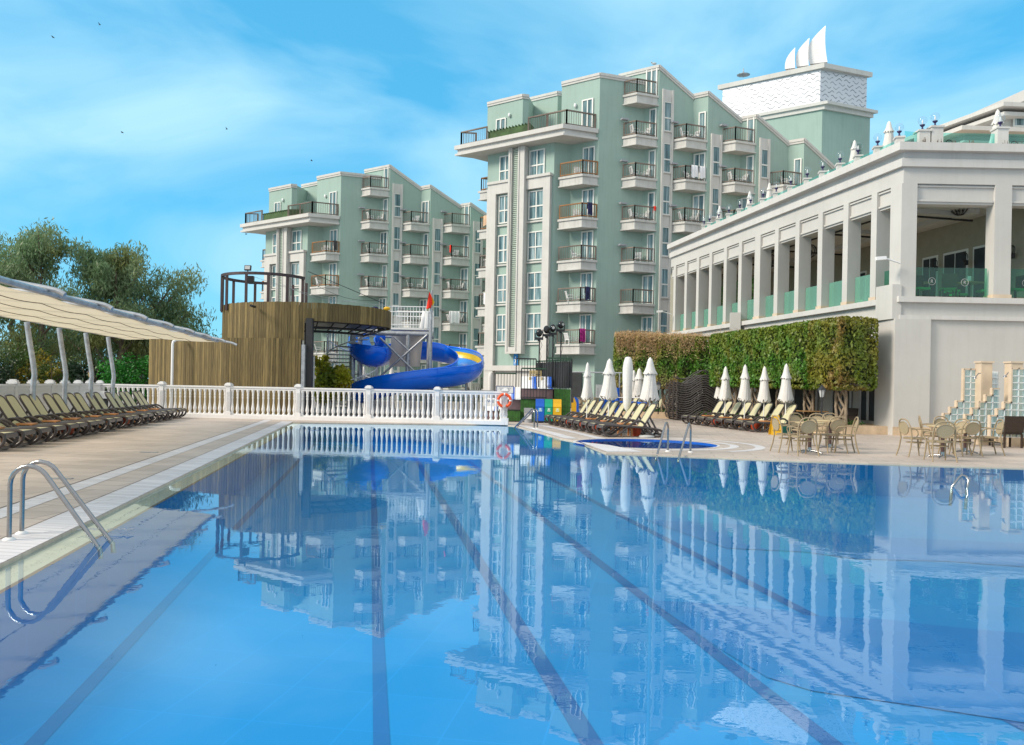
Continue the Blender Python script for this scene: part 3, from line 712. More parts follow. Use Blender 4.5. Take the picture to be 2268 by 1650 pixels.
    for zt in (19.5, 16.4, 13.3, 10.2, 7.1):
        for x0, x1 in ((1098, 1125), (1164, 1198)):
            b = P1+Lf*tt(x0); wd = tt(x0)-tt(x1); window(b, -Lf, n, wd, zt-2.2, zt, 2, .46)
    # roof-terrace doors
    a = C0+Lf*1.45; window(a, -Lf, n, .95, 20.7, 23.0, 2, 0, name='door')
    a = b3+Lf*2.5; window(a, -Lf, n, .95, 21.0, 22.9, 2, 0)
    for c, z in ((C0+Lf*2.0, 22.7), (b3+Lf*1.2, 23.0), (Cc[2]+Lf*2.3, 21.9), (Cc[4]+Lf*2.3, 19.0)):
        p = W(c+n*.1, z) if c is not None else None
        MB().sphere(p, .14, 10, 6, (.8, .8, 1.3)).build('wall_lamp', M['whitepl'], root)
    # drying racks beside the balconies
    for i in (1, 2, 3):
        d = (Qc[i]-Cc[i-1]).normalized(); nn = V((d.y, -d.x, 0)); Ew = Cc[i]-Rt*1.75+Lf*1.0
        for f in FL[1:5]:
            c = W(Ew+nn*.12-d*.1, f+2.0); MB().obox(c, (.55, .3, .12), math.atan2(d.y*K, d.x)).build('drying_rack', M['grey'], root)
    if not far:
        # ground floor openings and the blue pool sign
        a, b = C0+Lf*1.9+NL_*.06, C0+Lf*1.0+NL_*.06
        q = MB(); pr(q, [a, b, b+NL_*.05, a+NL_*.05], 0, 2.6); q.build('ground_floor_door', M['dark'], root)
        d = (Qc[1]-C0).normalized(); nn = V((d.y, -d.x, 0))
        q = MB(); A = C0+d*1.6; pr(q, [A, A+d*1.7, A+d*1.7+nn*.06, A+nn*.06], 0, 2.9); q.build('ground_floor_door', M['dark'], root)
        q = MB(); A = C0+d*2.0; pr(q, [A+nn*.06, A+d*.5+nn*.06, A+d*.5+nn*.09, A+nn*.09], .3, 2.6)
        q.build('door_screen', mat('sheer_screen', (.30, .32, .28), .8), root)
        A, B_ = P1+Lf*tt(1141)+n*.1, P1+Lf*tt(1149)+n*.1
        A, B_ = W(P1+Lf*tt(1138)+n*.06, 2.95), W(P1+Lf*tt(1147)+n*.06, 2.95); rt = (B_-A).normalized(); nv = rt.cross(V((0,0,1))); up = V((0,0,1))
        wd = (B_-A).length
        sg = thing('wall_sign', 'small blue sign with white pictograms under the louvred box of the nearer hotel', 'sign', (A.x, A.y, 2.95))
        b_ = MB()
        for z0_, z1_ in ((3.12, 4.0),):
            b_.add([A+up*(z0_-2.95), B_+up*(z0_-2.95), B_+up*(z1_-2.95), A+up*(z1_-2.95), A+up*(z0_-2.95)+nv*.04, B_+up*(z0_-2.95)+nv*.04, B_+up*(z1_-2.95)+nv*.04, A+up*(z1_-2.95)+nv*.04], [(0,1,5,4),(1,2,6,5),(2,3,7,6),(3,0,4,7),(4,5,6,7)])
        b_.build('panel', mat('sign_blue', (.01, .22, .62), .5), sg)
        pc = MB(); cc = A.lerp(B_, .5)+nv*.05
        pc.sphere(cc+up*.80, .055, 8, 6, (1, .2, 1))
        pc.obox(cc+up*.62, (wd*.62, .012, .05), math.atan2(rt.y, rt.x)); pc.obox(cc+up*.52, (wd*.2, .012, .2), math.atan2(rt.y, rt.x)); pc.obox(cc+up*.40, (wd*.6, .012, .05), math.atan2(rt.y, rt.x)); pc.obox(cc+up*.28, (wd*.66, .012, .04), math.atan2(rt.y, rt.x))
        pc.build('pictogram', M['whitepl'], sg)
        # menu board
        d = (Qc[1]-C0).normalized(); nn = V((d.y, -d.x, 0)); A = W(C0+d*.12+nn*.04, .75); B_ = W(C0+d*.68+nn*.04, .75)
        mbd = thing('menu_board', 'white printed menu sheet fixed on the green wall behind the closed parasols', 'board', (A.x, A.y, .75))
        q = MB(); nv = (B_-A).normalized().cross(up); q.add([A, B_, B_+up*1.0, A+up*1.0, A+nv*.03, B_+nv*.03, B_+up*1.0+nv*.03, A+up*1.0+nv*.03], [(0,1,5,4),(1,2,6,5),(2,3,7,6),(3,0,4,7),(4,5,6,7)])
        q.build('sheet', M['whitepl'], mbd); q = MB()
        for k in range(6):
            c = A.lerp(B_, .25)+up*(.2+k*.1)+nv*.035; q.obox(c, (.16, .008, .02), math.atan2((B_-A).y, (B_-A).x))
            c = A.lerp(B_, .78)+up*(.2+k*.1)+nv*.035; q.obox(c, (.08, .008, .015), math.atan2((B_-A).y, (B_-A).x))
        q.build('print', M['grey'], mbd)
    return root
hotel(0, 0, 0, 'pale green stepped hotel block in the middle, nearest and tallest of the two with balconies', 'nearer')
hotel(-22.4, 14.6*K, -3.5, 'pale green stepped hotel block further back, left of the nearer hotel and behind the slide', 'farther', True)

# white plastic balcony chairs
def pchair():
    t = MB()
    for x in (-.22, .22):
        for y in (-.2, .2): t.beam((x, y, 0), (x*.9, y*.9, .42), .045, .045)
        t.beam((x*1.1, -.22, .62), (x*1.1, .2, .62), .05, .04); t.beam((x*1.1, -.22, .4), (x*1.1, -.22, .62), .04, .04)
    t.box((-.24, -.22, .39), (.24, .22, .43))
    for k in range(6):
        x = -.2+k*.08; t.beam((x, .2, .42), (x, .33, .88), .05, .025)
    t.beam((-.24, .33, .88), (.24, .33, .88), .06, .05)
    return tag(t.build('plastic_chair', M['whitepl']), 'white plastic chair', 'chair', 'white plastic chairs on the hotel balconies')
pc_ = Proto(pchair())
rn = random.Random(11)
skip = {('nearer','second',0),('nearer','second',5),('nearer','third',0) and None,('nearer','fourth',0),('farther','second',0),('farther','third',1),('farther','fourth',0)}
for nm, cn, k, c, B, A, E, nf in chair_spots:
    if (nm, cn, k) in skip or c.z < .5: continue
    if nm == 'farther' and k >= 5: continue
    if nm == 'nearer' and cn in ('fourth', 'fifth') and k >= 3: continue
    fl = 'top' if k == 0 else ORD[k]
    where = ('top balcony' if k == 0 else ORD[k]+' balcony down')+', '+cn+' column of the '+nm+' hotel'
    two = cn != 'leftmost' and rn.random() < .7
    dr = (E-B).normalized()
    if two:
        pc_.place(c-dr*.45, math.atan2(dr.y, dr.x)+rn.uniform(-.3, .3)-math.pi/2+math.pi, 'left white plastic chair on the '+where)
        pc_.place(c+dr*.45, math.atan2(dr.y, dr.x)+rn.uniform(-.3, .3)-math.pi/2, 'right white plastic chair on the '+where)
    else: pc_.place(c, math.atan2(dr.y, dr.x)+rn.uniform(-.8, .8), 'single white plastic chair on the '+where)
# laundry over the rails: (hotel, column, floor, share along the rail, width, drop, material, label)
SP = {(a, b, c): (p, B, A, E) for a, b, c, p, B, A, E, nf in chair_spots}
def drape(name, key, t0, t1, drop, m, label, side='E', cat='towel'):
    p, B, A, E = SP[key]; Q2 = E if side == 'E' else A
    d = (Q2-B); a = B+d*t0; b = B+d*t1; top = 1.10; nrm = V((d.y, -d.x, 0)).normalized()*(1 if side == 'E' else -1)
    mb = MB(); N = 8; grid = []
    rw = random.Random(hash(label) % 99)
    ph = rw.uniform(0, 6)
    rows = [(.10, top-.45), (.07, top), (0, top+.03), (-.07, top), (-.09, top-drop*.5), (-.10, top-drop)]
    vs = []
    for i in range(N+1):
        c = a.lerp(b, i/N)
        for j, (o, z) in enumerate(rows): vs.append(c-nrm*(o-.0)*1.0+nrm*.03*math.sin(i*1.9+ph)*(j > 2)*1.0+V((0,0,z+(.05*math.sin(i*.9+ph) if j == 5 else 0))))
    R6 = len(rows)
    fs = [(i*R6+j, (i+1)*R6+j, (i+1)*R6+j+1, i*R6+j+1) for i in range(N) for j in range(R6-1)]
    mb.add(vs, fs, True)
    return tag(mb.build(name, m), label, cat)
drape('towel', ('nearer','third',1), .25, .6, .9, M['towelw'], 'left one of two white towels side by side on a balcony rail, third column')
drape('towel', ('nearer','third',1), .65, .97, .9, M['towelw'], 'white towel at the right end of that same third column balcony rail, right of two')
drape('towel', ('nearer','first',4), -.0, .0+.35, .95, M['pink'], 'magenta and purple towel over the lowest balcony rail beside the stage lights')
drape('clothing', ('nearer','first',1), .35, .65, .9, M['navy'], 'black and brown clothes drying on the second balcony of the corner column', cat='clothes')
drape('clothing', ('nearer','first',3), .3, .6, .95, M['navy'], 'navy and pale blue clothes hung on the fourth balcony of the corner column', cat='clothes')
drape('towel', ('farther','fourth',3), -.02, .05, 1.0, M['towelw'], 'white sheet over the left rail of the farther hotel right of the flag', 'A')
drape('towel', ('farther','fourth',3), .0, .5, 1.1, M['towelw'], 'large white towel covering the corner of a farther hotel balcony, right of the lifeguard flag')
drape('clothing', ('farther','first',0), .55, .8, .9, M['black'], 'black jacket hung on the top corner balcony of the farther hotel', cat='clothes')
drape('clothing', ('farther','fourth',1), .0, .15, .7, M['flagr'], 'red and blue clothes hung on a balcony at the right of the farther hotel', 'A', cat='clothes')
drape('towel', ('nearer','leftmost',1), .35, .8, .8, M['towelp'], 'peach towel over the second leftmost balcony rail of the nearer hotel')
drape('towel', ('nearer','leftmost',3), .5, .95, .9, M['towelw'], 'white towel over the fourth leftmost balcony rail of the nearer hotel')
drape('towel', ('nearer','second',3), .9, .98, .3, M['flagr'], 'small red cloth at the end of a balcony rail', cat='towel')

# ------------------------------------------------------------ lift tower with wave cladding
def uvquad(mb_objs, a, b, z0, z1, m, parent, name):
    me = bpy.data.meshes.new(name); off = parent.location
    vs = [V((a.x, a.y, z0)), V((b.x, b.y, z0)), V((b.x, b.y, z1)), V((a.x, a.y, z1))]
    me.from_pydata([v-off for v in vs], [], [(0,1,2,3)]); uv = me.uv_layers.new()
    L_ = (b-a).length
    for k, c in enumerate([(0,0),(L_,0),(L_,z1-z0),(0,z1-z0)]): uv.data[k].uv = c
    me.materials.append(m); o = bpy.data.objects.new(name, me); col.objects.link(o); o.parent = parent; return o
T0 = V((28.66, 70*K, 0)); TL = V((28.66-.833*9.9, (70+.553*9.9)*K, 0)); TR = V((28.66+.945*5.69, (70+.325*5.69)*K, 0)); TB = TL+TR-T0
zt = lambda y, d=70*K, x=1810: Pt(x, y, d).z
Z_top, Z_pat, Z_cor = zt(150), zt(226), zt(243)
tw = thing('lift_tower', 'tall green tower behind the nearer hotel, wrapped at the top in white wave patterned cladding', 'tower', (T0.x, T0.y, 0))
MB().prism([(p.x, p.y) for p in (TL, T0, TR, TB)], 0, Z_cor).build('wall', M['green'], tw)
def inset(o):
    c = (TL+TR)*.5; return [(p-c)*(1+o/((p-c).length))+c for p in (TL, T0, TR, TB)]
q = MB(); q.prism([(p.x, p.y) for p in inset(.3)], Z_cor, Z_cor+.4); q.prism([(p.x, p.y) for p in inset(.7)], Z_cor+.4, Z_cor+.68)
q.prism([(p.x, p.y) for p in inset(.15)], Z_top, Z_top+.45); q.build('cornice', M['trim'], tw)
I = inset(-.35)
MB().prism([(p.x, p.y) for p in inset(-.6)], Z_cor+.68, Z_top).build('core', M['grey'], tw)
uvquad(None, I[0], I[1], Z_cor+.68, Z_top, M['wave'], tw, 'wave_cladding'); uvquad(None, I[1], I[2], Z_cor+.68, Z_top, M['wave'], tw, 'wave_cladding'); uvquad(None, I[2], I[3], Z_cor+.68, Z_top, M['wave'], tw, 'wave_cladding')
a = T0+(TR-T0)*.62; b = T0+(TR-T0)*.82; nn = V(((TR-T0).y, -(TR-T0).x, 0)).normalized()*.06
q = MB()
z = zt(334)
while z < zt(309): q.add([a+nn+V((0,0,z)), b+nn+V((0,0,z)), b+nn+V((0,0,z+.18)), a+nn+V((0,0,z+.18)), ], [(0,1,2,3)]); z += .26
q.build('vent', mat('vent_green', (.14, .24, .19), .7), tw)
# three sail fins
def sail(bl, br, tip, d, bulge, thick, nm):
    A, B, Tp = Pt(bl[0], bl[1], d), Pt(br[0], br[1], d), Pt(tip[0], tip[1], d)
    mb = MB(); N = 14; ff = []; bb = []
    for i in range(N+1):
        t = i/N; w_ = (1-t)
        zz = A.z+(Tp.z-A.z)*t
        xl = A.x+(Tp.x-A.x)*(1-(1-t)**1.0)-bulge*math.sin(math.pi*t)*.9
        xr = B.x+(Tp.x-B.x)*(t**.8 if t > 0 else 0)+bulge*.12*math.sin(math.pi*t)
        th = thick*(1-t*.85)
        ff.append((xl, xr, zz, th))
    vs = []
    for xl, xr, zz, th in ff:
        vs += [(xl, d+.1, zz), (xl+(xr-xl)*.78, d-.3*th, zz), (xr, d+th, zz), (xl+(xr-xl)*.5, d+th, zz)]
    fs = []
    for i in range(N):
        for k in range(4): k2 = (k+1) % 4; fs.append((i*4+k, i*4+k2, (i+1)*4+k2, (i+1)*4+k))
    mb.add(vs, fs); return mb.build('sail_fin', M['white'], tw)
d = 74*K
sail((1739, 152), (1765, 145), (1761, 105), d, .35, 1.0, 0); sail((1765, 147), (1795, 140), (1792.5, 84), d, .6, 1.2, 1); sail((1794, 141), (1838, 141), (1828, 57), d, .9, 1.8, 2)
p = Pt(1646.5, 170, 78*K); q = MB(); q.tube([p, Pt(1646.5, 152, 78*K)], .06, 6); q.lathe([(.05,-.1),(.7,0),(.3,.15),(.05,.3)], 10, tuple(Pt(1646.5, 166, 78*K))); tag(q.build('lightning_rod', M['galv']), 'thin lightning rod with a disc, standing on the roof left of the wave clad tower', 'lightning rod')

# ------------------------------------------------------------ restaurant terrace building
FX = lambda d: 13.7-.2151*(d-26.5)
def F3(d, ins=0.0, z=0.0): return V((FX(d)+ins*.978, (d+ins*.21)*K, z))
tb = thing('restaurant_building', 'long white two storey restaurant building with a colonnade upstairs and a roof terrace', 'building', (13.7, 26.5*K, 0))
dF = 26.45; ZS = 4.92; XE = 33.0
def FP_(x, ins=0.0, z=0.0): return V((x, (dF+ins)*K, z))      # front facade
w1 = MB()
# lower storey
d_far = 45.6
def band(mb, o, z0, z1, back=.4):
    """moulding running round both facades, projecting o"""
    pts = [F3(d_far, -o), V((FX(dF)-o*1.05+.05, (dF-o)*K, 0)), FP_(XE, -o), FP_(XE, back), V((FX(dF)+back, (dF+back)*K, 0)), F3(d_far, back)]
    mb.prism([(p.x, p.y) for p in pts], z0, z1)
band(w1, 0, 0, 4.18, .5)
band(w1, 0.0, 4.18, 4.72, .5)
w1.build('lower_wall', M['pale'], tb)
mo = MB(); band(mo, .16, 4.72, 4.92, .6); band(mo, .1, 4.12, 4.26, .2)
band(mo, .12, 9.52, 9.80, .4); band(mo, .28, 10.05, 10.33, .5); band(mo, .02, 9.80, 10.05, .4)
mo.build('cornice', M['trim'], tb)
# corner pilaster
cp = MB(); cp.prism([(p.x, p.y) for p in (F3(27.4, -.18), V((FX(dF)-.22, (dF-.13)*K, 0)), FP_(FX(dF)+1.05, -.13), FP_(FX(dF)+1.05, .1), F3(27.4, .1))], 0, 4.12)
cp.prism([(p.x, p.y) for p in (F3(27.3, -.3), V((FX(dF)-.3, (dF-.06)*K, 0)), V((FX(dF)+.02, (dF-.06)*K, 0)), F3(27.3, .05))], 4.12, 5.35)
cp.build('corner_pilaster', M['pale'], tb)
mo = MB(); band(mo, .03, 0, .34, .1); mo.prism([(p.x, p.y) for p in (V((FX(dF)-.26, (dF-.17)*K, 0)), FP_(FX(dF)+1.1, -.17), FP_(FX(dF)+1.1, .1), V((FX(dF), (dF)*K, 0)))], 0, .3); mo.build('stone_base', M['stone'], tb)
# upper storey: frieze and lintels
fr_ = MB(); band(fr_, 0, 8.95, 9.52, .55)
fr_.build('frieze', M['pale'], tb)
li = MB()
pts = [F3(d_far, .10), V((FX(dF)+.12, (dF+.1)*K, 0)), FP_(XE, .1), FP_(XE, .5), V((FX(dF)+.5, (dF+.5)*K, 0)), F3(d_far, .5)]
li.prism([(p.x, p.y) for p in pts], 8.25, 8.95)
pts = [F3(d_far, .05), V((FX(dF)+.06, (dF+.05)*K, 0)), FP_(XE, .05), FP_(XE, .1), V((FX(dF)+.12, (dF+.1)*K, 0)), F3(d_far, .10)]
li.prism([(p.x, p.y) for p in pts], 8.33, 8.40); li.prism([(p.x, p.y) for p in pts], 8.85, 8.9)
li.build('lintel', M['pale'], tb)
# pillars
pd = [45.2, 43.7, 42.2, 40.7, 39.1, 37.6, 36.1, 34.4, 32.8, 31.2, 29.6, 28.0]
for k, d in enumerate(pd):
    wd = .30 if k != 6 else .5; pm = MB()
    a, b = F3(d), F3(d-wd); pm.prism([(p.x, p.y) for p in (a, b, F3(d-wd, .58), F3(d, .58))], ZS, 8.95)
    po = pm.build('pillar', M['pale'], tb)
    pm = MB(); pm.prism([(p.x, p.y) for p in (F3(d+.03, -.03), F3(d-wd-.03, -.03), F3(d-wd-.03, .61), F3(d+.03, .61))], ZS, ZS+.14); pm.build('stone_foot', M['marble'], po)
    if k > 0:
        d0, d1 = pd[k-1]-.3, d; mid = d1+.02
        gm = MB(); a, b = F3(d0-.04, .34), F3(d1+.05, .34); gm.beam(V((a.x, a.y, 5.5)), V((b.x, b.y, 5.5)), .02, 1.02)
        gm.build('glass_panel', M['gglass2'], tb)
cn = [(p.x, p.y) for p in (V((FX(dF), dF*K, 0)), FP_(FX(dF)+.55), FP_(FX(dF)+.55, .5), V((FX(dF)+.5, (dF+.5)*K, 0)), F3(27.0, .5), F3(27.0))]
po = MB().prism(cn, ZS, 8.95).build('pillar', M['pale'], tb)
gm = MB(); a, b = F3(27.65, .34), F3(27.05, .34); gm.beam(V((a.x, a.y, 5.5)), V((b.x, b.y, 5.5)), .02, 1.02); gm.build('glass_panel', M['gglass'], tb)
fxs = []
for x0 in (2196, 2352+40, 2580): fxs.append((x0-1134)/1650*26.45)
px = [13.7+.55]
for x in fxs:
    po = MB().box((x, dF*K, ZS), (x+.60, (dF+.5)*K, 8.95)).build('pillar', M['pale'], tb)
    MB().box((x-.03, dF*K-.03, ZS), (x+.63, (dF+.5)*K+.03, ZS+.14)).build('stone_foot', M['marble'], po)
    gm = MB(); gm.box((px[-1]+.05, (dF+.25)*K, 5.0), (x-.08, (dF+.25)*K+.02, 6.02)); go = gm.build('glass_panel', M['gglass'], tb)
    cx = px[-1]+.75; cy = (dF+.25)*K-.01
    for cxx, zz in ((px[-1]+.72, 5.52), (px[-1]+1.9, 5.5)):
        q = MB(); q.tube([(cxx+.13*math.cos(t*math.pi/9), cy, zz+.13*math.sin(t*math.pi/9)) for t in range(18)], .008, 4, True)
        q.merge(text_mb('R', .17, (cxx, cy, zz), (1, 0, 0), (0, 0, 1))); q.build('etched_logo', M['conc'], go)
    px.append(x+.6)
# floor, ceiling, inner wall of the gallery
IW = lambda d, off=0: V((18.7-.22*(d-29.4)+off, d*K, 0))
inn = MB()
A = [F3(d_far, .3), V((FX(dF)+.3, (dF+.3)*K, 0)), FP_(XE, .3), V((XE, 60, 0)), V((20, 60, 0))]
inn.prism([(p.x, p.y) for p in A], 4.74, 4.9); inn.build('floor_slab', M['marble'], tb)
ce = MB(); ce.prism([(p.x, p.y) for p in A], 8.62, 8.9)
for (d0, d1) in ((27.6, 44),):
    for o0, o1 in ((.9, 1.25), (4.0, 4.4)):
        ce.prism([(p.x, p.y) for p in (F3(d1, o0), F3(d0, o0), F3(d0, o1), F3(d1, o1))], 8.42, 8.62)
for d in (28.2, 32, 36, 40): ce.prism([(p.x, p.y) for p in (F3(d+.25, 1.25), F3(d, 1.25), F3(d, 4.0), F3(d+.25, 4.0))], 8.44, 8.62)
ce.build('ceiling', M['pale'], tb)
dt = MB()
for d in (28.5, 32.3, 36.3, 40.3): dt.prism([(p.x, p.y) for p in (F3(d+.06, .6), F3(d, .6), F3(d, 5), F3(d+.06, 5))], 8.36, 8.43)
dt.prism([(p.x, p.y) for p in (F3(44, 1.3), F3(27.7, 1.3), F3(27.7, 1.36), F3(44, 1.36))], 8.36, 8.42); dt.build('ceiling_trim', M['dark'], tb)
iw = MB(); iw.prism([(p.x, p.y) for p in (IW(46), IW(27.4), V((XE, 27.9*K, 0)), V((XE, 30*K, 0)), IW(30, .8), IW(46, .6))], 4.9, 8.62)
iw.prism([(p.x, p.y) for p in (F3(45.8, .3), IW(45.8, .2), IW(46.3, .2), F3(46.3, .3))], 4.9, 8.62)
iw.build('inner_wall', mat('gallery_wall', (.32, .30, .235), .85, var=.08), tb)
for d0, d1 in ((32.75, 31.9), (31.6, 30.35), (30.1, 28.9), (35.2, 34.0), (37.5, 36.3)):
    q = MB(); q.prism([(p.x, p.y) for p in (IW(d0), IW(d0, -.03), IW(d1, -.03), IW(d1))], 4.9, 7.45); do = q.build('terrace_door', M['frame'], tb)
    q = MB(); m_ = (d0+d1)/2
    for e0, e1 in ((d0-.08, m_+.03), (m_-.03, d1+.08)): q.prism([(p.x, p.y) for p in (IW(e0, -.03), IW(e0, -.05), IW(e1, -.05), IW(e1, -.03))], 5.0, 7.35)
    q.build('pane', M['dark'], do)
q = MB(); q.box((19.35, 27.85*K-.1, 4.9), (21.5, 27.85*K+.05, 7.6)); q.build('terrace_door', M['dark'], tb)
# ground floor glazing under the colonnade
gz = MB()
for d0, d1 in ((44, 42.5), (41, 39.6), (38.5, 36.8), (35.6, 33.8), (32.6, 31.0), (30.0, 28.9), (28.35, 27.5)):
    q = MB(); q.prism([(p.x, p.y) for p in (F3(d0, -.03), F3(d1, -.03), F3(d1, .02), F3(d0, .02))], .45, 3.55); do = q.build('glazed_door', M['dark'], tb)
    q = MB()
    for e in (d0, (d0+d1)/2, d1): q.prism([(p.x, p.y) for p in (F3(e+.05, -.08), F3(e-.03, -.08), F3(e-.03, -.03), F3(e+.05, -.03))], .45, 3.6)
    q.prism([(p.x, p.y) for p in (F3(d0, -.08), F3(d1, -.08), F3(d1, -.03), F3(d0, -.03))], 3.5, 3.6); q.build('door_frame', M['conc'], do)
# roof slab, glass and piers
rf = MB(); rf.prism([(p.x, p.y) for p in (F3(d_far, .2), V((FX(dF)+.2, (dF+.2)*K, 0)), FP_(XE, .2), V((XE, 62, 0)), V((22, 62, 0)))], 10.0, 10.18); rf.build('roof_slab', M['marble'], tb)
piers = [(x, None) for x in (1552.5, 1564.7, 1584.7, 1607, 1631, 1654.5, 1682, 1711, 1743, 1779, 1813, 1851, 1890.5, 1933.4, 1981)]
pier_tops = []
for k, (x, _) in enumerate(piers):
    u = (x-1134)/1650; d = 19.8/(u+.2151); c = F3(d, .42)
    c = V(((FX(d)+.4), d*K, 0)); q = MB(); q.obox((c.x, c.y, 10.5), (.26, .30, .55), -.19); q.obox((c.x, c.y, 10.80), (.34, .38, .06), -.19)
    q.build('roof_pier', M['trim'], tb); pier_tops.append((V((c.x, c.y, 10.83)), 'L', k))
    if k: a, b = pier_tops[k-1][0], pier_tops[k][0]; q = MB(); q.beam(V((a.x, a.y, 10.5)), V((b.x, b.y, 10.5)), .02, .5); q.build('terrace_glass', M['tglass'], tb)
for x, wd in ((2031.9, .40), (2059.8, .42), (2204, .40), (2380, .4)):
    d = 27.3; X = (x-1134)/1650*d; q = MB(); zt_ = 11.05 if x < 2040 else 11.2; q.box((X-wd/2, d*K-.2, 10.18), (X+wd/2, d*K+.2, zt_)); q.box((X-wd/2-.04, d*K-.24, zt_), (X+wd/2+.04, d*K+.24, zt_+.06)); q.build('roof_pier', M['trim'], tb)
    pier_tops.append((V((X, d*K, zt_+.06)), 'F', len(pier_tops)))
fa = pier_tops[14][0]; ps = [p for p, s_, k in pier_tops if s_ == 'F']
for a, b in ((fa, ps[0]), (ps[1], ps[2]), (ps[2], ps[3])):
    q = MB(); q.beam(V((a.x+.2, a.y, 10.62)), V((b.x-.2, b.y, 10.62)), .02, .88); go = q.build('terrace_glass', M['tglass'], tb)
    if a is not fa:
        c = V((a.x+.52, a.y-.02, 10.68)); q = MB(); q.tube([(c.x+.12*math.cos(t*math.pi/9), c.y, c.z+.12*math.sin(t*math.pi/9)) for t in range(18)], .014, 4, True)
        q.merge(text_mb('K', .17, tuple(c), (1, 0, 0), (0, 0, 1))); q.build('logo', M['dark'], go)
# small things fixed on the building
q = MB(); p = F3(37.2, -.35); q.obox((p.x, p.y, 4.4), (.5, .5, 1.9), -.19); q.build('wall_box', M['pale'], tb)
q = MB(); q.obox((p.x-.1, p.y-.28, 3.95), (.42, .06, .45), -.19); tag(q.build('fire_hose_cabinet', mat('dark_red', (.22, .02, .02), .5)), 'small dark red cabinet on the white restaurant wall above the hedge', 'cabinet')
def arm_camera(p, dirx, label):
    t = thing('security_camera', label, 'camera', p, 'security cameras on the restaurant building')
    MB().tube([p, p+V((dirx*.55, -.05, .16))], .03, 6).build('arm', M['whitepl'], t); q = p+V((dirx*.72, -.07, .15))
    MB().obox(q, (.34, .16, .12), 0, .1*dirx).build('head', M['whitepl'], t)
arm_camera(Pt(1994, 583, 26.3*K), -1, 'white security camera on a bracket at the near corner pillar')
arm_camera(Pt(1487, 696, 45*K), -1, 'white security camera on a bracket at the far end pillar')
t = thing('dome_camera', 'small white bullet camera under the roof cornice near the globe lamps', 'camera', Pt(1812, 404, 31.3*K)); p = t.location.copy(); MB().sphere(p, .09, 8, 6).build('dome', M['whitepl'], t); MB().tube([p, p+V((-.22,-.1,-.02))], .05, 6).build('lens', M['whitepl'], t)
# globe lamps on the piers
lp = thing('globe_lamp', 'clear globe lamp', 'lamp', (0,0,0), 'clear globe lamps along the roof terrace')
MB().lathe([(.07,0),(.055,.03),(.03,.10),(.025,.13),(.06,.17),(.085,.19),(.085,.22),(.05,.22)], 12).build('base', M['darkblue'], lp)
gl_ = MB().sphere((0,0,.36), .155, 16, 12).build('globe', M['clear'], lp); MB().lathe([(.012,.2),(.02,.26),(.03,.33),(.012,.4)], 8).build('bulb', M['whitepl'], gl_)
LP = Proto(lp)
for p, s_, k in pier_tops:
    if s_ == 'L': lb = 'clear globe lamp on the sloping roof edge, '+('nearest the building corner' if k == 14 else ORD[14-k]+' from the building corner')
    else: lb = ['clear globe lamp on the front roof pier just right of the corner', 'clear globe lamp on the taller pier, second right of the corner', 'clear globe lamp in front of the rightmost roof parasol', 'clear globe lamp on the front pier at the picture edge'][k-15]
    LP.place(p, 0, lb, 1.0 if s_ == 'L' else 1.05)

# ------------------------------------------------------------ cream building behind the roof terrace
bb = thing('villa_building', 'cream building with layered eaves and a gabled roof behind the roof terrace at right', 'building', tuple(V3(Pt(2140, 330, 44*K), 0)))
def bp_(x, y, d=44): return Pt(x, y, d*K)
def layer(mb, xc, yt, yb, d, ch=3.0, x_end=2420, dl=9, back=10):
    c = bp_(xc, yt, d); c2 = bp_(xc, yb, d); e = bp_(x_end, yt, d)
    pts = [(c.x-2.9*ch/3, c.y+dl*1.1), (c.x, c.y), (e.x, c.y+.4), (e.x, c.y+back), (c.x-2.6*ch/3, c.y+back)]
    mb.prism(pts, c2.z, c.z)
q = MB(); layer(q, 2135, 287, 345, 44.6); layer(q, 2229, 255, 290, 47.6, dl=8); layer(q, 2229, 234, 247, 47.6, dl=8); q.build('wall', M['pale'], bb)
q = MB(); layer(q, 2131, 277, 286.5, 43.6, dl=10); layer(q, 2134, 310, 314, 44.2, dl=10); layer(q, 2223, 225, 234, 46.6, dl=8); layer(q, 2224, 246.5, 255, 46.9, dl=8); q.build('eaves', M['trim'], bb)
a, b, c = bp_(2096, 276, 52), bp_(2268, 198, 50), bp_(2420, 131, 49)
q = MB()
for th, off, oz_ in ((.75, 0, 0), (.5, .4, -.55)):
    vs = [a+V((off, 0, oz_-th)), c+V((off, 0, oz_-th)), c+V((off, 0, oz_)), a+V((off, 0, oz_))]; q.add(vs+[v+V((2, 12, 0)) for v in vs], [(0,1,2,3),(4,7,6,5),(0,4,5,1),(1,5,6,2),(2,6,7,3),(3,7,4,0)])
q.build('gable_roof', M['trim'], bb)
A = bp_(2218, 262, 47.4); B = bp_(2225, 279, 47.4); w0, w1_ = bp_(2243, 281, 47.5), bp_(2290, 258, 47.5)
q = MB(); q.box((w0.x, w0.y-.05, w0.z), (w1_.x, w0.y, w1_.z)); wo = q.build('window', M['frame'], bb); MB().quad((w0.x+.1, w0.y-.07, w0.z+.1), (w1_.x-.1, w0.y-.07, w0.z+.1), (w1_.x-.1, w0.y-.07, w1_.z-.1), (w0.x+.1, w0.y-.07, w1_.z-.1)).build('pane', M['curtain'], wo)
for x0, x1, y0, y1 in ((2167, 2182, 312, 321), (2225, 2268, 314, 321)):
    w0, w1_ = bp_(x0, y1, 44.5), bp_(x1, y0, 44.5); wo = MB().box((w0.x, w0.y-.04, w0.z), (w1_.x, w0.y+.1, w1_.z)).build('window', M['dark'], bb)
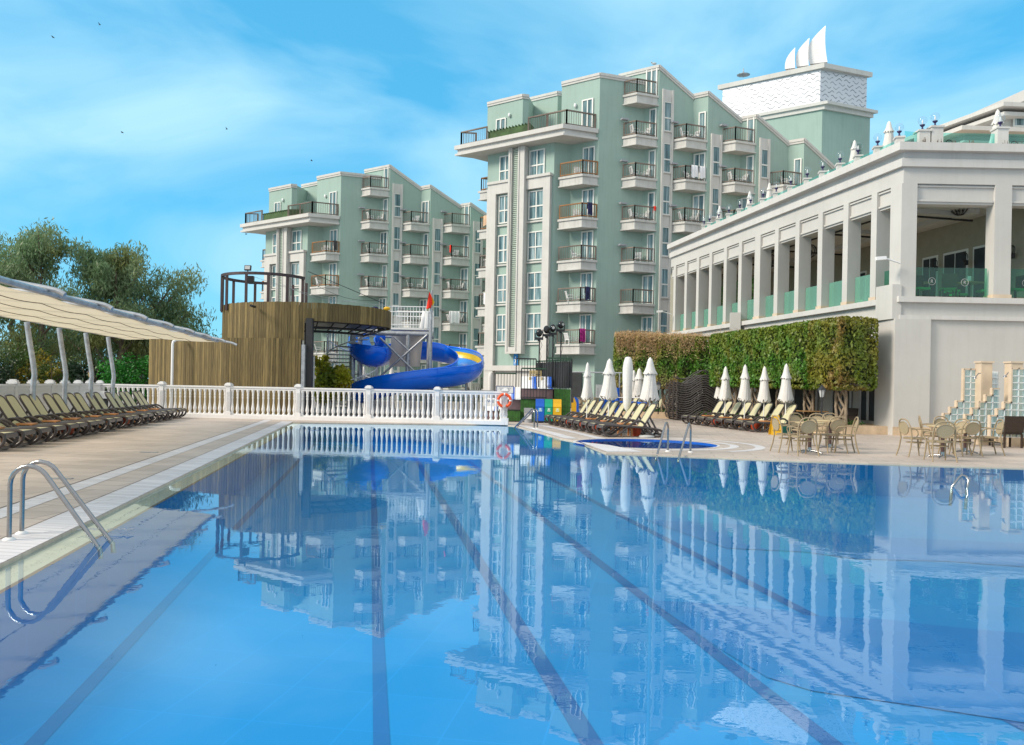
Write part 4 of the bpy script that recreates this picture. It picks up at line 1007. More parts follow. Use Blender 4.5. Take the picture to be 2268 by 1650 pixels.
# ------------------------------------------------------------ closed parasols
def folded(prof, n, amp0, amp1, seed, hem=.0):
    q = MB(); rn = random.Random(seed); am = [rn.uniform(.5, 1.3) for _ in range(n)]; tw = [rn.uniform(-.25, .25) for _ in range(n)]; hz = [rn.uniform(-1, 1) for _ in range(n)]
    m_ = len(prof); vs = []
    for i, (r, z) in enumerate(prof):
        t = i/(m_-1); a_ = amp0+(amp1-amp0)*t
        for k in range(n):
            th = 2*math.pi*(k+tw[k]*t)/n+.25*math.sin(t*3+seed)
            rr = r*(1+a_*(am[k] if k % 2 else -am[k]*1.1))
            zz = z+(hem*(hz[k]*.5+(.5 if k % 2 else -.5)) if t > .9 else 0)
            vs.append((rr*math.cos(th), rr*math.sin(th), zz))
    q.add(vs, [(i*n+k, (i+1)*n+k, (i+1)*n+(k+1) % n, i*n+(k+1) % n) for i in range(m_-1) for k in range(n)], True)
    q.add(vs[:n], [tuple(range(n))]); q.add([(x*.8, y*.8, z+.03) for x, y, z in vs[-n:]], [tuple(range(n))[::-1]])
    return q
def parasol(style=0):
    t = thing('parasol', 'closed parasol', 'parasol', (0,0,0), 'closed white parasols')
    MB().tube([(0,0,0),(0,0,2.2)], .022, 8).build('pole', M['white'], t)
    if style == 0:     # tied canopy with a loose skirt
        folded([(.02,2.45),(.06,2.41),(.085,2.32),(.11,2.18),(.15,2.05),(.205,1.94),(.20,1.92)], 24, .03, .15, 3, .05).build('top_cap', M['canvas'], t)
        folded([(.12,2.1),(.15,1.95),(.155,1.85),(.165,1.72),(.185,1.56),(.21,1.40),(.235,1.26),(.255,1.16),(.26,1.12)], 24, .10, .27, 8, .09).build('canopy', M['canvas'], t)
        pass
    elif style == 1:    # slim bag cover
        folded([(.06,2.47),(.12,2.44),(.17,2.28),(.195,2.1),(.19,1.8),(.175,1.5),(.165,1.2),(.15,.98),(.11,.80),(.05,.72)], 18, .03, .13, 2, .03).build('cover', M['canvas'], t)
    MB().box((-.26,-.26,0), (.26,.26,.05)).build('base', M['conc'], t)
    MB().lathe([(.0,2.47),(.02,2.47),(.03,2.44),(.02,2.41),(.0,2.40)][::-1], 8).build('finial', M['white'], t)
    return t
PA = Proto(parasol(0)); PB = Proto(parasol(1))
def par(Dx, ytop, ybase, label, P=None, wide=1.0, rz=0, zlift=0, gp=None):
    """stand a parasol where its foot meets the deck"""
    p = G(Dx, ybase); h = Pt(Dx, ytop, p.y).z
    s = h/2.46
    (P or PA).place(p, rz, label, (s*wide, s*wide, s), gp)
par(1299, 803, 949, 'closed white parasol at the left end of the front lounger row', None, .72)
par(1347, 795, 954, 'closed parasol with a wide flared skirt, second of the front lounger row', None, 1.08, 1)
par(1388, 791, 959, 'slim bag shaped white parasol, tallest looking one of the front row', PB, .82)
par(1437, 792, 963, 'closed white parasol with wide skirt standing above the nearest lounger of the front row', None, 1.05, 2)
par(1402, 820, 928, 'smaller closed parasol behind the front row, left of two close together', None, 1.0, 3)
par(1414, 816, 930, 'smaller closed parasol behind the front row, right of two close together', None, 1.1, 4)
par(1593, 818, 934, 'closed parasol half hidden behind the left end of the hedge trees', None, .88, 5)
par(1605, 812, 944, 'closed parasol at the left end of the back lounger row', None, .88, 6)
par(1648, 808, 950, 'closed parasol second from left in the back lounger row', None, .88, 7)
par(1691, 812, 953, 'closed parasol third from left in the back lounger row, partly under leaves', None, .88, 8)
par(1739, 806, 957, 'closed parasol at the right end of the back lounger row', None, .88, 9)
par(697, 808, 905, 'thick bag shaped white parasol right of the wooden tower post', PB, 1.0)
par(804, 812, 905, 'closed parasol in front of the spiral stair', None, .85)
par(866, 811, 905, 'closed parasol in front of the blue slide', None, .9, 2)
par(1085, 825, 905, 'slim bag shaped white parasol in front of the nearer hotel pilaster', PB, .85, 1)
par(1036, 832, 903, 'slim bag shaped white parasol under the right end of the slide', PB, .8, 2)
for k, (x, yt, d, wd, lb) in enumerate([(1594, 456, 42.3, 1.0, 'closed roof terrace parasol furthest from the building corner'), (1660.5, 423.6, 39.1, 1.0, 'closed roof terrace parasol, second furthest from the building corner'), (1704.3, 405, 37.3, 1.0, 'closed roof terrace parasol in the middle of the colonnade roof'),
        (1835, 376, 33.5, 1.0, 'closed roof terrace parasol showing only its tip between two globe lamps'), (1892.8, 311, 31, 1.05, 'closed roof terrace parasol beside the lift tower vent'), (1969.3, 268.5, 29.5, 1.1, 'tallest closed roof terrace parasol, just left of the building corner'), (2210, 243, 30, 1.0, 'closed roof terrace parasol behind the right front globe lamp')]):
    p = Pt(x, yt, d*K); b = 10.18; s = (p.z-b)/2.46
    (PA if k != 5 else PA).place((p.x, p.y, b), k, lb, (min(s, 1.1)*wd, min(s, 1.1)*wd, s), 'closed parasols on the roof terrace')

# ------------------------------------------------------------ sun loungers
def lounger():
    t = thing('sun_lounger', 'sun lounger', 'sun lounger', (0,0,0))
    # x runs from the feet (0) to the head (1.9)
    fr_ = MB()
    side = [(.06,.34),(.02,.28),(.03,.19),(.10,.10),(.22,.035),(.38,.03),(.52,.09),(.74,.26),(.98,.44),(1.14,.50),(1.28,.45),(1.40,.30),(1.50,.14),(1.60,.05),(1.74,.03),(1.86,.07),(1.90,.15),(1.84,.22),(1.66,.26),(1.40,.29),(1.0,.32),(.6,.335),(.2,.355)]
    def smooth(p):
        out_ = []
        n = len(p)
        for i in range(n):
            p0, p1, p2, p3 = p[i-1], p[i], p[(i+1) % n], p[(i+2) % n]
            for tt_ in (0, .5):
                out_.append(tuple(.5*((2*p1[k])+(-p0[k]+p2[k])*tt_+(2*p0[k]-5*p1[k]+4*p2[k]-p3[k])*tt_**2+(-p0[k]+3*p1[k]-3*p2[k]+p3[k])*tt_**3) for k in (0, 1)))
        return out_
    sp_ = smooth(side)
    for y in (-.30, .30):
        s_ = MB(); s_.tube([(x, y, z) for x, z in sp_], .026, 8, True, 1.3); s_.build('side_frame', M['brown'], t)
    for x, z in ((.05,.33),(.16,.06),(1.32,.31),(1.86,.10)): MB().beam((x, -.30, z), (x, .30, z), .06, .05).build('cross_bar', M['brown'], t)
    MB().beam((.02,-.29,.30), (.02,.29,.30), .04, .07).build('foot_board', M['brown'], t)
    s_ = MB(); s_.add([(.06,-.26,.345),(1.34,-.26,.315),(1.34,.26,.315),(.06,.26,.345),(.06,-.26,.362),(1.34,-.26,.332),(1.34,.26,.332),(.06,.26,.362)], [(0,3,2,1),(4,5,6,7),(0,1,5,4),(1,2,6,5),(2,3,7,6),(3,0,4,7)]); s_.build('seat', M['sling'], t)
    hx, hz, tx_, tz = 1.30, .32, 1.72, .99
    s_ = MB(); nx, nz_ = -(tz-hz), (tx_-hx); L_ = math.hypot(nx, nz_); nx /= L_; nz_ /= L_
    out_ = []
    for u_, v_ in ((0,-.25),(.88,-.25),(.95,-.22),(1.0,-.14),(1.0,.14),(.95,.22),(.88,.25),(0,.25)): out_.append((hx+(tx_-hx)*u_, v_, hz+(tz-hz)*u_))
    a = [V(p)+V((nx, 0, nz_))*.012 for p in out_]; b_ = [V(p)-V((nx, 0, nz_))*.012 for p in out_]; n8 = len(a)
    s_.add(a+b_, [tuple(range(n8)), tuple(range(n8, 2*n8))[::-1]]+[(i, n8+i, n8+(i+1) % n8, (i+1) % n8) for i in range(n8)]); bo = s_.build('backrest', M['sling'], t)
    s_ = MB(); loop = [V((hx+(tx_-hx)*u_, v_, hz+(tz-hz)*u_)) for u_, v_ in ((0,-.275),(.45,-.275),(.88,-.275),(.97,-.24),(1.03,-.15),(1.04,0),(1.03,.15),(.97,.24),(.88,.275),(.45,.275),(0,.275))]
    s_.tube(loop, .025, 8, False, 1.15); s_.build('back_frame', M['brown'], bo)
    for y in (-.24, .24): MB().beam((1.50, y, .62), (1.78, y, .14), .035, .05).build('prop', M['brown'], t)
    return t
LG = Proto(lounger())
AX = math.atan2(.17, .985)    # loungers lie square to the pool
# row under the shade sail; feet point to the pool
def smalltable():
    t = thing('side_table', 'table', 'table', (0,0,0))
    m_ = MB(); m_.box((-.2,-.2,.36), (.2,.2,.40)); m_.build('table_top', M['orange'], t)
    for x in (-.17, .17):
        for y in (-.17, .17): MB().beam((x, y, 0), (x*.9, y*.9, .36), .05, .05).build('leg', M['orange'], t)
    return t
ST = Proto(smalltable())
def pot():
    t = thing('ash_pot', 'pot', 'pot', (0,0,0)); MB().lathe([(.10,0),(.15,.12),(.17,.27),(.18,.33),(.16,.33),(.15,.28)], 16).build('bowl', M['red'], t); return t
AP = Proto(pot())
uu = [(-.682,), (-.667,), (-.649,), (-.637,), (-.6185,), (-.6065,), (-.588,), (-.578,), (-.563,), (-.553,), (-.538,), (-.530,), (-.520,), (-.513,), (-.5024,), (-.4967,)]
row = []
for (u,) in uu: row.append(8.52/(-u-.2)*K)
row = [row[0]-3.6, row[0]-2.7, row[0]-1.8, row[0]-.9]+row
for k, d in enumerate(row):
    xh = -14.2-.178*(d-31.8); rz = AX+math.pi
    f = V((xh+1.60*.985, d+1.60*.17, 0))
    i = len(row)-1-k
    LG.place(f, rz, 'cream and brown sun lounger under the shade sail, '+('furthest from the camera' if i == 0 else ORD[i]+' from the balustrade end'), None, 'sun loungers in the left row')
    if k % 2 == 1 and k+1 < len(row):
        ym = (d+row[k+1])/2; p = V((xh+1.60*.985-.9, ym-.0, 0))
        ST.place(p, AX, 'small orange table between the '+ORD[i]+' and '+ORD[i-1]+' loungers under the shade sail', (.9, .8, 1), 'small side tables between the loungers')
        if k in (5, 11): AP.place(p+V((.38, .07, 0)), 0, 'dark red pot beside the '+ORD[i]+' lounger under the shade sail', None, 'red ash pots beside the loungers')
# right front row
a0, a1_ = V((2.66, 25.25, 0)), V((1.36, 32.75, 0))
ts = [0, .118, .255, .36, .50, .61, .75, .865, 1.0]
ts = [0, .13, .25, .38, .50, .63, .75, .88, 1.0]
for k, t_ in enumerate(ts):
    p = a0.lerp(a1_, t_); LG.place(p, AX+.02*math.sin(k*2.1), 'cream and brown sun lounger in the row beside the round pool, '+('nearest the camera' if k == 0 else ('furthest away' if k == 8 else ORD[k]+' from the camera')), None, 'sun loungers in the front right row')
    if k % 2 == 0 and k < 8:
        m_ = a0.lerp(a1_, (t_+ts[k+1])/2)+V((.95, .16, 0)); ST.place(m_, AX, 'small orange table between the '+ORD[k]+' and '+ORD[k+1]+' loungers beside the round pool', None, 'small side tables between the loungers')
        AP.place(m_+V((.36 if k == 0 else -.34, .05, 0)), 0, 'red pot under the '+ORD[k]+' side table of the front right row', None, 'red ash pots beside the loungers')
bx = MB(); p = G(1432, 969); bx.lathe([(.22,0),(.24,.03),(.22,.06),(.06,.08)], 20, (p.x, p.y, 0)); tag(bx.build('ballast_disc', M['conc']), 'round grey parasol base on the deck behind the nearest front row lounger', 'ballast disc')
# right back row
b0, b1 = V((8.5, 29.9, 0)), V((7.45, 36.1, 0))
for k in range(8):
    p = b0.lerp(b1, k/7); LG.place(p, AX, 'cream and brown sun lounger before the hedge trees, '+('nearest the yellow sign' if k == 0 else ('beside the lounger stacks' if k == 7 else ORD[k]+' from the yellow sign')), None, 'sun loungers in the back right row')
    if k % 2 == 0:
        m_ = b0.lerp(b1, (k+.5)/7)+V((.9, .15, 0)); ST.place(m_, AX, 'small orange table between the '+ORD[k]+' and '+ORD[k+1]+' loungers before the hedge trees', None, 'small side tables between the loungers')
        if k in (0, 4): AP.place(m_+V((-.4, .1, 0)), 0, 'red pot beside the '+ORD[k]+' side table of the back right row', None, 'red ash pots beside the loungers')
for k, (x, y) in enumerate([(1330, 917), (1352, 915), (1380, 918), (1405, 921), (1426, 924)]):
    LG.place(G(x, y), AX+.1, 'sun lounger of the group behind the front row, '+('leftmost' if k == 0 else ORD[k]+' from left'), None, 'sun loungers behind the front right row')
p = G(1420, 921); tl = MB(); tl.obox((p.x+1.55, p.y+.25, .72), (.12, .5, .8), AX, .5); tag(tl.build('towel', M['towelp']), 'pink patterned towel over the backrest of a lounger behind the front row', 'towel')
p = G(1395, 922); tl = MB(); tl.sphere((p.x, p.y, .45), .38, 12, 8, (1.3, .8, .45)); tag(tl.build('bean_bag', mat('sand_cloth', (.50, .36, .20), .9)), 'sand coloured cushion heap between the loungers behind the front row', 'cushion')
# stacks of folded loungers
M['stackb'] = mat('highlit_dark_resin', (.10, .09, .088), .28, var=.3, scale=5)  # lighter copy of the lounger resin; grey highlights are put into its colour
def stackframe():
    t = thing('stacked_lounger', 'stacked lounger', 'sun lounger', (0,0,0))
    prof = [(0,.10),(.03,.02),(.16,-.05),(.4,-.07),(.62,.0),(.86,.20),(1.08,.34),(1.26,.37),(1.44,.28),(1.62,.14),(1.82,.06),(1.95,.10),(1.93,.18),(1.8,.20)]
    for y in (-.3, .3): MB().tube([(x, y, z) for x, z in prof], .025, 8, False, 1.1).build('side_frame', M['stackb'], t)
    for x, z in ((.05,.0),(.5,-.04),(1.26,.36),(1.85,.08)): MB().beam((x,-.3,z),(x,.3,z),.05,.05).build('cross_bar', M['brown'], t)
    return t
SF = Proto(stackframe())
base = G(1494, 930.5); sA = V((.955, .03, 0))
hts = [18, 17, 16]
for s_ in range(3):
    q = base+V((-.045*s_*0, .78*s_, 0))+V((-.05*s_, 0, 0))
    for k in range(hts[s_]):
        jx = .025*math.sin(k*1.7+s_)
        SF.place(q+V((jx, 0, .1+k*.108+(.12 if (k == hts[s_]-1 and s_ == 0) else 0))), .04+.012*math.sin(k*2.3), 'folded dark lounger frame, '+('bottom one' if k == 0 else ('top one' if k == hts[s_]-1 else ORD[k]+' from the ground'))+' in the '+['front', 'middle', 'rear'][s_]+' stack', (1.12, 1, 1), 'stacked lounger frames')

# ------------------------------------------------------------ bistro chairs and tables
def bistro():
    t = thing('cafe_chair', 'chair', 'chair', (0,0,0))     # faces -y ; back at +y
    s_ = MB(); out_ = [(.22*math.copysign(abs(math.cos(a))**.7, math.cos(a)), .21*math.copysign(abs(math.sin(a))**.7, math.sin(a))) for a in [k*math.pi/10 for k in range(20)]]
    s_.prism(out_, .425, .452); s_.build('seat', M['tan'], t)
    s_ = MB(); s_.tube([(x*1.02, y*1.02, .425) for x, y in out_], .018, 6, True); s_.tube([(x*.80, y*.80, .33) for x, y in out_], .012, 6, True); s_.build('seat_ring', M['tan'], t)
    for x in (-.2, .2): MB().tube([(x, -.19, .43), (x*1.06, -.215, .2), (x*1.15, -.25, 0)], [.02, .018, .014], 8).build('leg', M['tan'], t)
    h_ = MB(); pts = [(-.255,.31,0),(-.235,.25,.2),(-.225,.215,.43),(-.235,.235,.6),(-.225,.265,.72),(-.17,.29,.83),(-.08,.30,.872),(.08,.30,.872),(.17,.29,.83),(.225,.265,.72),(.235,.235,.6),(.225,.215,.43),(.235,.25,.2),(.255,.31,0)]
    h_.tube(pts, .017, 8); h_.build('back_hoop', M['tan'], t)
    h_ = MB(); N = 20
    el = [(.185*math.cos(a), .255+.06*(math.sin(a)*.5+.5)-.03*0, .665+.145*math.sin(a)) for a in [k*2*math.pi/N for k in range(N)]]
    h_.add([(x, y-.006, z) for x, y, z in el]+[(x, y+.006, z) for x, y, z in el], [tuple(range(N)), tuple(range(N, 2*N))[::-1]]+[(i, N+i, N+(i+1) % N, (i+1) % N) for i in range(N)]); b_ = h_.build('backrest', mat('taupe_mesh', (.36, .29, .18), .7, var=.15, scale=40) if 'tmesh' not in M else M['tmesh'], t)
    h_ = MB(); h_.tube(el, .014, 6, True); h_.build('backrest_rim', M['tan'], b_)
    for x in (-1, 1):
        MB().tube([(x*.225,.22,.64),(x*.275,.10,.655),(x*.295,-.05,.655),(x*.285,-.17,.64),(x*.26,-.225,.58),(x*.235,-.22,.50),(x*.215,-.17,.44)], .014, 6).build('armrest', M['tan'], t)
    return t
BC = Proto(bistro())
def bchair(Dx, y, rz, lb, sc=None): BC.place(G(Dx, y), rz, lb, sc, 'taupe cafe chairs by the pool')
def btable():
    t = thing('cafe_table', 'table', 'table', (0,0,0))
    MB().lathe([(.33,.715),(.35,.722),(.35,.738),(.33,.745)], 28).build('table_top', mat('sand_table_top', (.50, .38, .21), .4), t)
    MB().lathe([(.042,.12),(.042,.72)], 14).build('pole', mat('brown_pole', (.07, .035, .03), .35), t)
    b_ = MB(); b_.lathe([(.05,.04),(.045,.14)], 12)
    for k in range(4): a = k*math.pi/2+.5; b_.tube([(.03*math.cos(a), .03*math.sin(a), .06), (.18*math.cos(a), .18*math.sin(a), .055), (.33*math.cos(a), .33*math.sin(a), .014)], [.025, .02, .016], 8)
    b_.build('base', M['steel'], t)
    return t
BT = Proto(btable())
BT.place(G(1793, 1003.5), .2, 'round cafe table of the left seating group, nearest the pool')
BT.place(G(1838, 995), .9, 'round cafe table of the left seating group, further from the pool')
BT.place(G(2087, 1014), .4, 'round cafe table of the right seating group, nearest the pool')
BT.place(G(2137, 1004), 1.1, 'round cafe table of the right seating group, further right and back')
pi = math.pi
bchair(1742, 1001, pi/2+.1, 'taupe cafe chair at the left end of the left group, turned sideways facing right')
bchair(1776, 1008, pi+.15, 'taupe cafe chair of the left group seen squarely from behind, nearest the pool', )
bchair(1775, 987, .3, 'taupe cafe chair of the left group half hidden behind the first table')
bchair(1812, 989, -.2, 'taupe cafe chair of the left group between the two tables, facing the pool')
bchair(1842, 1002, pi+.1, 'taupe cafe chair of the left group seen from behind, at the second table')
bchair(1845, 985, .0, 'taupe cafe chair of the left group behind the second table, backrest just showing')
bchair(1868, 1003, -pi/2-.2, 'taupe cafe chair at the right end of the left group, turned sideways facing left')
bchair(2026, 1011, pi/2+.1, 'taupe cafe chair at the left end of the right group, turned sideways facing right')
bchair(2080, 1021, pi-.1, 'taupe cafe chair of the right group seen squarely from behind, closest to the pool')
bchair(2062, 993, pi/2-.4, 'taupe cafe chair of the right group behind the left sideways chair')
bchair(2098, 996, .15, 'taupe cafe chair of the right group beyond the first table, facing the pool')
bchair(2136, 1009, pi+.1, 'taupe cafe chair of the right group seen from behind, at the second table')
bchair(2112, 1008, -pi/2+.4, 'taupe cafe chair of the right group turned between the two tables')
bchair(2186, 1007, -pi/2-.15, 'taupe cafe chair at the right end of the right group, turned sideways facing left')
for k, (x, y, r) in enumerate([(1285, 914, 2.6), (1297, 910, 0), (1316, 912, 3.3), (1326, 908, 1.2), (1372, 908, 3.0)]):
    bchair(x, y, r, 'distant taupe cafe chair behind the front parasols, '+('leftmost' if k == 0 else ORD[k]+' from left'))
# dark wicker set
def wchair():
    t = thing('wicker_chair', 'chair', 'chair', (0,0,0))
    MB().box((-.27,-.25,.38), (.27,.25,.44)).build('seat', M['wicker'], t)
    b_ = MB(); b_.add([(-.29,.24,.44),(.29,.24,.44),(.29,.28,.44),(-.29,.28,.44),(-.30,.30,.90),(.30,.30,.90),(.30,.34,.90),(-.30,.34,.90)], [(0,3,2,1),(4,5,6,7),(0,1,5,4),(1,2,6,5),(2,3,7,6),(3,0,4,7)]); b_.build('backrest', M['wicker'], t)
    for x in (-.26, .26):
        for y in (-.23, .25): MB().beam((x,y,0),(x,y,.40),.045,.045).build('leg', M['wicker'], t)
        MB().beam((x*1.08,-.23,.63),(x*1.08,.27,.66),.05,.03).build('armrest', M['wicker'], t); MB().beam((x*1.08,-.22,.40),(x*1.08,-.22,.63),.04,.04).build('arm_post', M['wicker'], t)
    return t
WC = Proto(wchair())
WC.place(G(2165, 985), -.25, 'reddish brown wicker chair behind the wooden table at right', None, 'dark wicker chairs'); 
WC.place(G(2230, 991), pi+.1, 'dark wicker chair seen from behind beside the glass block shower wall', None, 'dark wicker chairs')
p = G(1766, 951); WC.place(V((p.x, p.y, 0)), 1.2, 'brown wicker chair behind the back row loungers under the hedge, left of the wooden table', None, 'dark wicker chairs')
WC.place(G(1872, 957), -1.1, 'brown wicker chair under the rightmost hedge tree', None, 'dark wicker chairs')
def wtable(label, p, rz):
    t = thing('wooden_table', label, 'table', p, 'square wooden tables'); t.rotation_euler = (0, 0, 0)
    c, s_ = math.cos(rz), math.sin(rz); P = V(p)
    q = MB(); q.obox(P+V((0,0,.735)), (.95, .75, .04), rz); q.build('table_top', M['woodtop'], t)
    q = MB(); q.lathe([(.035,.05),(.035,.72)], 10, tuple(P)); q.build('pole', M['galv'], t)
    q = MB()
    for k in range(4): a = rz+k*math.pi/2+.7; q.tube([P+V((0,0,.06)), P+V((.2*math.cos(a), .2*math.sin(a), .06)), P+V((.36*math.cos(a), .36*math.sin(a), .015))], .018, 6)
    q.build('base', M['steel'], t)
wtable('honey coloured wooden table between the two wicker chairs at right', G(2196, 984), .15)
wtable('honey coloured wooden table under the hedge behind the left seating group', G(1798, 953), .1)
# wet floor sign
p = G(1717, 963); ws = thing('wet_floor_sign', 'yellow folding wet floor sign standing by the left cafe chairs', 'sign', p, None)
for s_ in (-1, 1):
    q = MB(); yb = p.y+s_*.16; q.add([(p.x-.19, yb, .0), (p.x+.19, yb, .0), (p.x+.11, p.y+s_*.02, .66), (p.x-.11, p.y+s_*.02, .66), (p.x-.19, yb+.012*s_, .0), (p.x+.19, yb+.012*s_, 0), (p.x+.11, p.y+s_*.032, .66), (p.x-.11, p.y+s_*.032, .66)], [(0,3,2,1),(4,5,6,7),(0,1,5,4),(1,2,6,5),(2,3,7,6),(3,0,4,7)])
    po = q.build('panel', M['yellow'], ws)
    if s_ == -1:
        up = V((0, .14, .66)).normalized(); rt = V((1,0,0)); f = lambda h: V((p.x, p.y-.185+h*.212, h))
        q = text_mb('CAUTION', .065, f(.50), rt, up); q.merge(text_mb('WET FLOOR', .05, f(.15), rt, up)); q.build('lettering', M['black'], po)
        q = MB(); c = f(.33); tri = [c-rt*.075-up*.06, c+rt*.075-up*.06, c+up*.08]; q.tube(tri, .009, 5, True); q.beam(c-up*.035-rt*.03, c+up*.03, .014, .006); q.build('warning_triangle', mat('sign_orange', (.75, .2, .01), .5), po)
p = G(1742, 962); q = MB(); q.prism([(p.x-.16,p.y-.1),(p.x+.16,p.y-.1),(p.x+.13,p.y+.1),(p.x-.13,p.y+.1)], 0, .34); q.tube([(p.x-.08,p.y,.33),(p.x-.06,p.y,.45),(p.x+.06,p.y,.45),(p.x+.08,p.y,.33)], .01, 5)
tag(q.build('beach_bag', M['tealcl']), 'dark green beach bag on the deck behind the left cafe chair', 'bag')

# ------------------------------------------------------------ pool ladders
def arc(c, r, a0_, a1_, n, ax, up=V((0,0,1))):
    return [c+ax*(r*math.cos(a0_+(a1_-a0_)*i/n))+up*(r*math.sin(a0_+(a1_-a0_)*i/n)) for i in range(n+1)]
lad = thing('pool_ladder', 'large steel ladder handrails in the left foreground at the pool edge', 'pool ladder', G(30, 1198))
def rail(bp, we, bend, h, r, parent, deep=.75):
    """one handrail: up from the deck, over, and down into the water"""
    bp = V(bp); we = V(we); ax = V((we.x-bp.x, we.y-bp.y, 0)).normalized(); R = .17
    sl = (we-bp).length
    c = bp+V((0,0,h-R))+ax*R
    pts = [bp+V((0,0,-.02)), bp+V((0,0,(h-R)*.5)), bp+V((0,0,h-R))]+arc(c, R, math.pi, math.pi*.5, 5, ax)[1:]
    e = pts[-1]; tgt = we+V((0,0,.0)); a0_ = pts[-1]
    # rounded shoulder and straight slope to the water
    c2 = e+V((0,0,-R*1.15)); pts += [c2+ax*(R*1.15*math.sin(a))+V((0,0,R*1.15*math.cos(a))) for a in (.35, .65, .9)]
    l = pts[-1]; dirn = (tgt-l).normalized(); pts += [l.lerp(tgt, .3), l.lerp(tgt, .65), tgt, tgt+dirn*.08, V((tgt.x+dirn.x*.09, tgt.y+dirn.y*.09, -.14))]
    MB().tube(pts, r, 12).build('handrail', M['steel'], parent)
    MB().lathe([(r*2.6,0),(r*2.6,.012),(r*1.3,.03),(r*1.1,.03)], 16, (bp.x, bp.y, 0)).build('deck_flange', M['white'], parent)
b1_, b2_ = G(20, 1197), G(48, 1183); w1_, w2_ = G(210, 1202), G(238, 1190)
h1 = Pt(60, 1032, b1_.y).z; h2 = Pt(90, 1022, b2_.y).z
rail(b1_, w1_, 0, h1, .021, lad); rail(b2_, w2_, 0, h2, .021, lad)
lad2 = thing('pool_ladder', 'steel ladder handrails at the far right corner of the pool, in front of the bins', 'pool ladder', G(1184, 948.5))
for a, b in (((1183, 949.5), (1142, 944.5)), ((1190, 949), (1146, 943.5))):
    rail(G(*a), G(*b), 0, .68, .025, lad2)
lad3 = thing('pool_ladder', 'pair of steel ladder handrails between the round pool and the main pool', 'pool ladder', G(1479, 1003))
for a, b in (((1479, 1000), (1455, 1006)), ((1529, 1002), (1504, 1010))): 
    rail(G(*a), G(*b)+V((0,0,-.03)), 0, .68, .024, lad3)
gr_ = thing('grab_rail', 'bent steel grab rail sticking out of the water at the right side of the pool', 'grab rail', G(2130, 1090, -.03))
q = MB(); a = G(2108, 1079, -.03); b = G(2133, 1082, -.03)
q.tube([a+V((-.02,0,-.3)), a, a+V((.14,.05,.15)), a+V((.19,.06,.185)), a+V((.25,.04,.17)), a+V((.27,.0,.12)), a+V((.24,-.02,-.0)), a+V((.21,-.03,-.35))], .024, 10); q.build('tube', M['steel'], gr_)

# ------------------------------------------------------------ balustrades
def bal_proto():
    q = MB(); q.lathe([(.062,0),(.062,.05),(.04,.07),(.045,.10),(.065,.16),(.068,.21),(.05,.30),(.034,.42),(.032,.55),(.045,.60),(.036,.62),(.036,.66),(.05,.68),(.038,.70),(.045,.78),(.062,.83),(.062,.88)], 10); return q
balp = bal_proto()
def fence(name_label, pts, posts, z0, nb, lab_cat='balustrade', zr=1.17, ps=.17, sc=1.0, wid=.16, cap=True):
    root = thing('balustrade', name_label, lab_cat, V3(pts[0], 0))
    for i in range(len(pts)-1):
        a, b = V3(pts[i], 0), V3(pts[i+1], 0); d = (b-a).normalized()
        MB().beam(a+V((0,0,z0/2)), b+V((0,0,z0/2)), wid+.12, z0).build('plinth', M['white'], root)
        q = MB(); q.beam(a+V((0,0,zr-.03)), b+V((0,0,zr-.03)), wid, .06); q.beam(a+V((0,0,zr-.10)), b+V((0,0,zr-.10)), wid*.6, .08); q.beam(a+V((0,0,z0+.02)), b+V((0,0,z0+.02)), wid*.85, .05); q.build('rail', M['white'], root)
    for p in posts:
        p = V3(p, 0); q = MB(); q.obox(p+V((0,0,(zr+.02)/2)), (ps, ps, zr+.02), FA); q.obox(p+V((0,0,.13)), (ps+.1, ps+.1, .26), FA)
        q.obox(p+V((0,0,zr+.04)), (ps+.1, ps+.1, .05), FA); q.obox(p+V((0,0,zr+.085)), (ps+.05, ps+.05, .05), FA); q.obox(p+V((0,0,zr+.12)), (ps-.03, ps-.03, .03), FA)
        for k in (-.04, 0, .04): q.obox(p+V((k*math.cos(FA)+(ps/2+.004)*math.sin(FA), k*math.sin(FA)-(ps/2+.004)*math.cos(FA), .68)), (.014, .02, .75), FA)
        q.build('post', M['white'], root)
    me = None
    H = zr-.12-z0-.03
    for i in range(len(pts)-1):
        a, b = V3(pts[i], 0), V3(pts[i+1], 0)
        for k in range(nb[i]):
            c = a.lerp(b, (k+.75)/(nb[i]+.5))
            if me is None:
                o = MB(); o.merge(balp, Matrix.Translation(c+V((0,0,z0+.02))) @ Matrix.Diagonal((1, 1, H/.88, 1)).to_4x4()); me = o.build('baluster', M['white'], root); c0 = c
            else:
                e = me.copy(); col.objects.link(e); e.parent = root; e.location = (c-c0)
    return root
FA = math.atan2(31.83-33.4, -.25+13.97)
A = V((-16.6, 33.65, 0)); B = V((-.25, 31.83, 0))
mp_ = [A.lerp(B, t) for t in (0, (16.6-13.97)/16.35, (16.6-11.2)/16.35, (16.6-8.36)/16.35, (16.6-5.55)/16.35, (16.6-2.86)/16.35, 1)]
ZR = 1.27
fence('long white balustrade with turned balusters along the far end of the pool', mp_, mp_[1:], .14, [12, 13, 13, 13, 13, 13], zr=ZR)
FA0 = FA; FA = math.atan2(-.962, .274)
lp_ = [A+V((.274, -.962, 0))*1.94*k for k in range(9)]
fence('white balustrade running along the left side of the deck behind the loungers', lp_, lp_, .14, [12]*8, zr=ZR)
FA = FA0
sp2 = [G(694, 913), G(905, 915.5), G(1110, 918)]
m2 = [sp2[0].lerp(sp2[2], t) for t in (0, .33, .66, 1)]
fence('second white balustrade standing behind the main one, in front of the slide', m2, m2[1:3], .14, [14, 14, 14], zr=1.25)
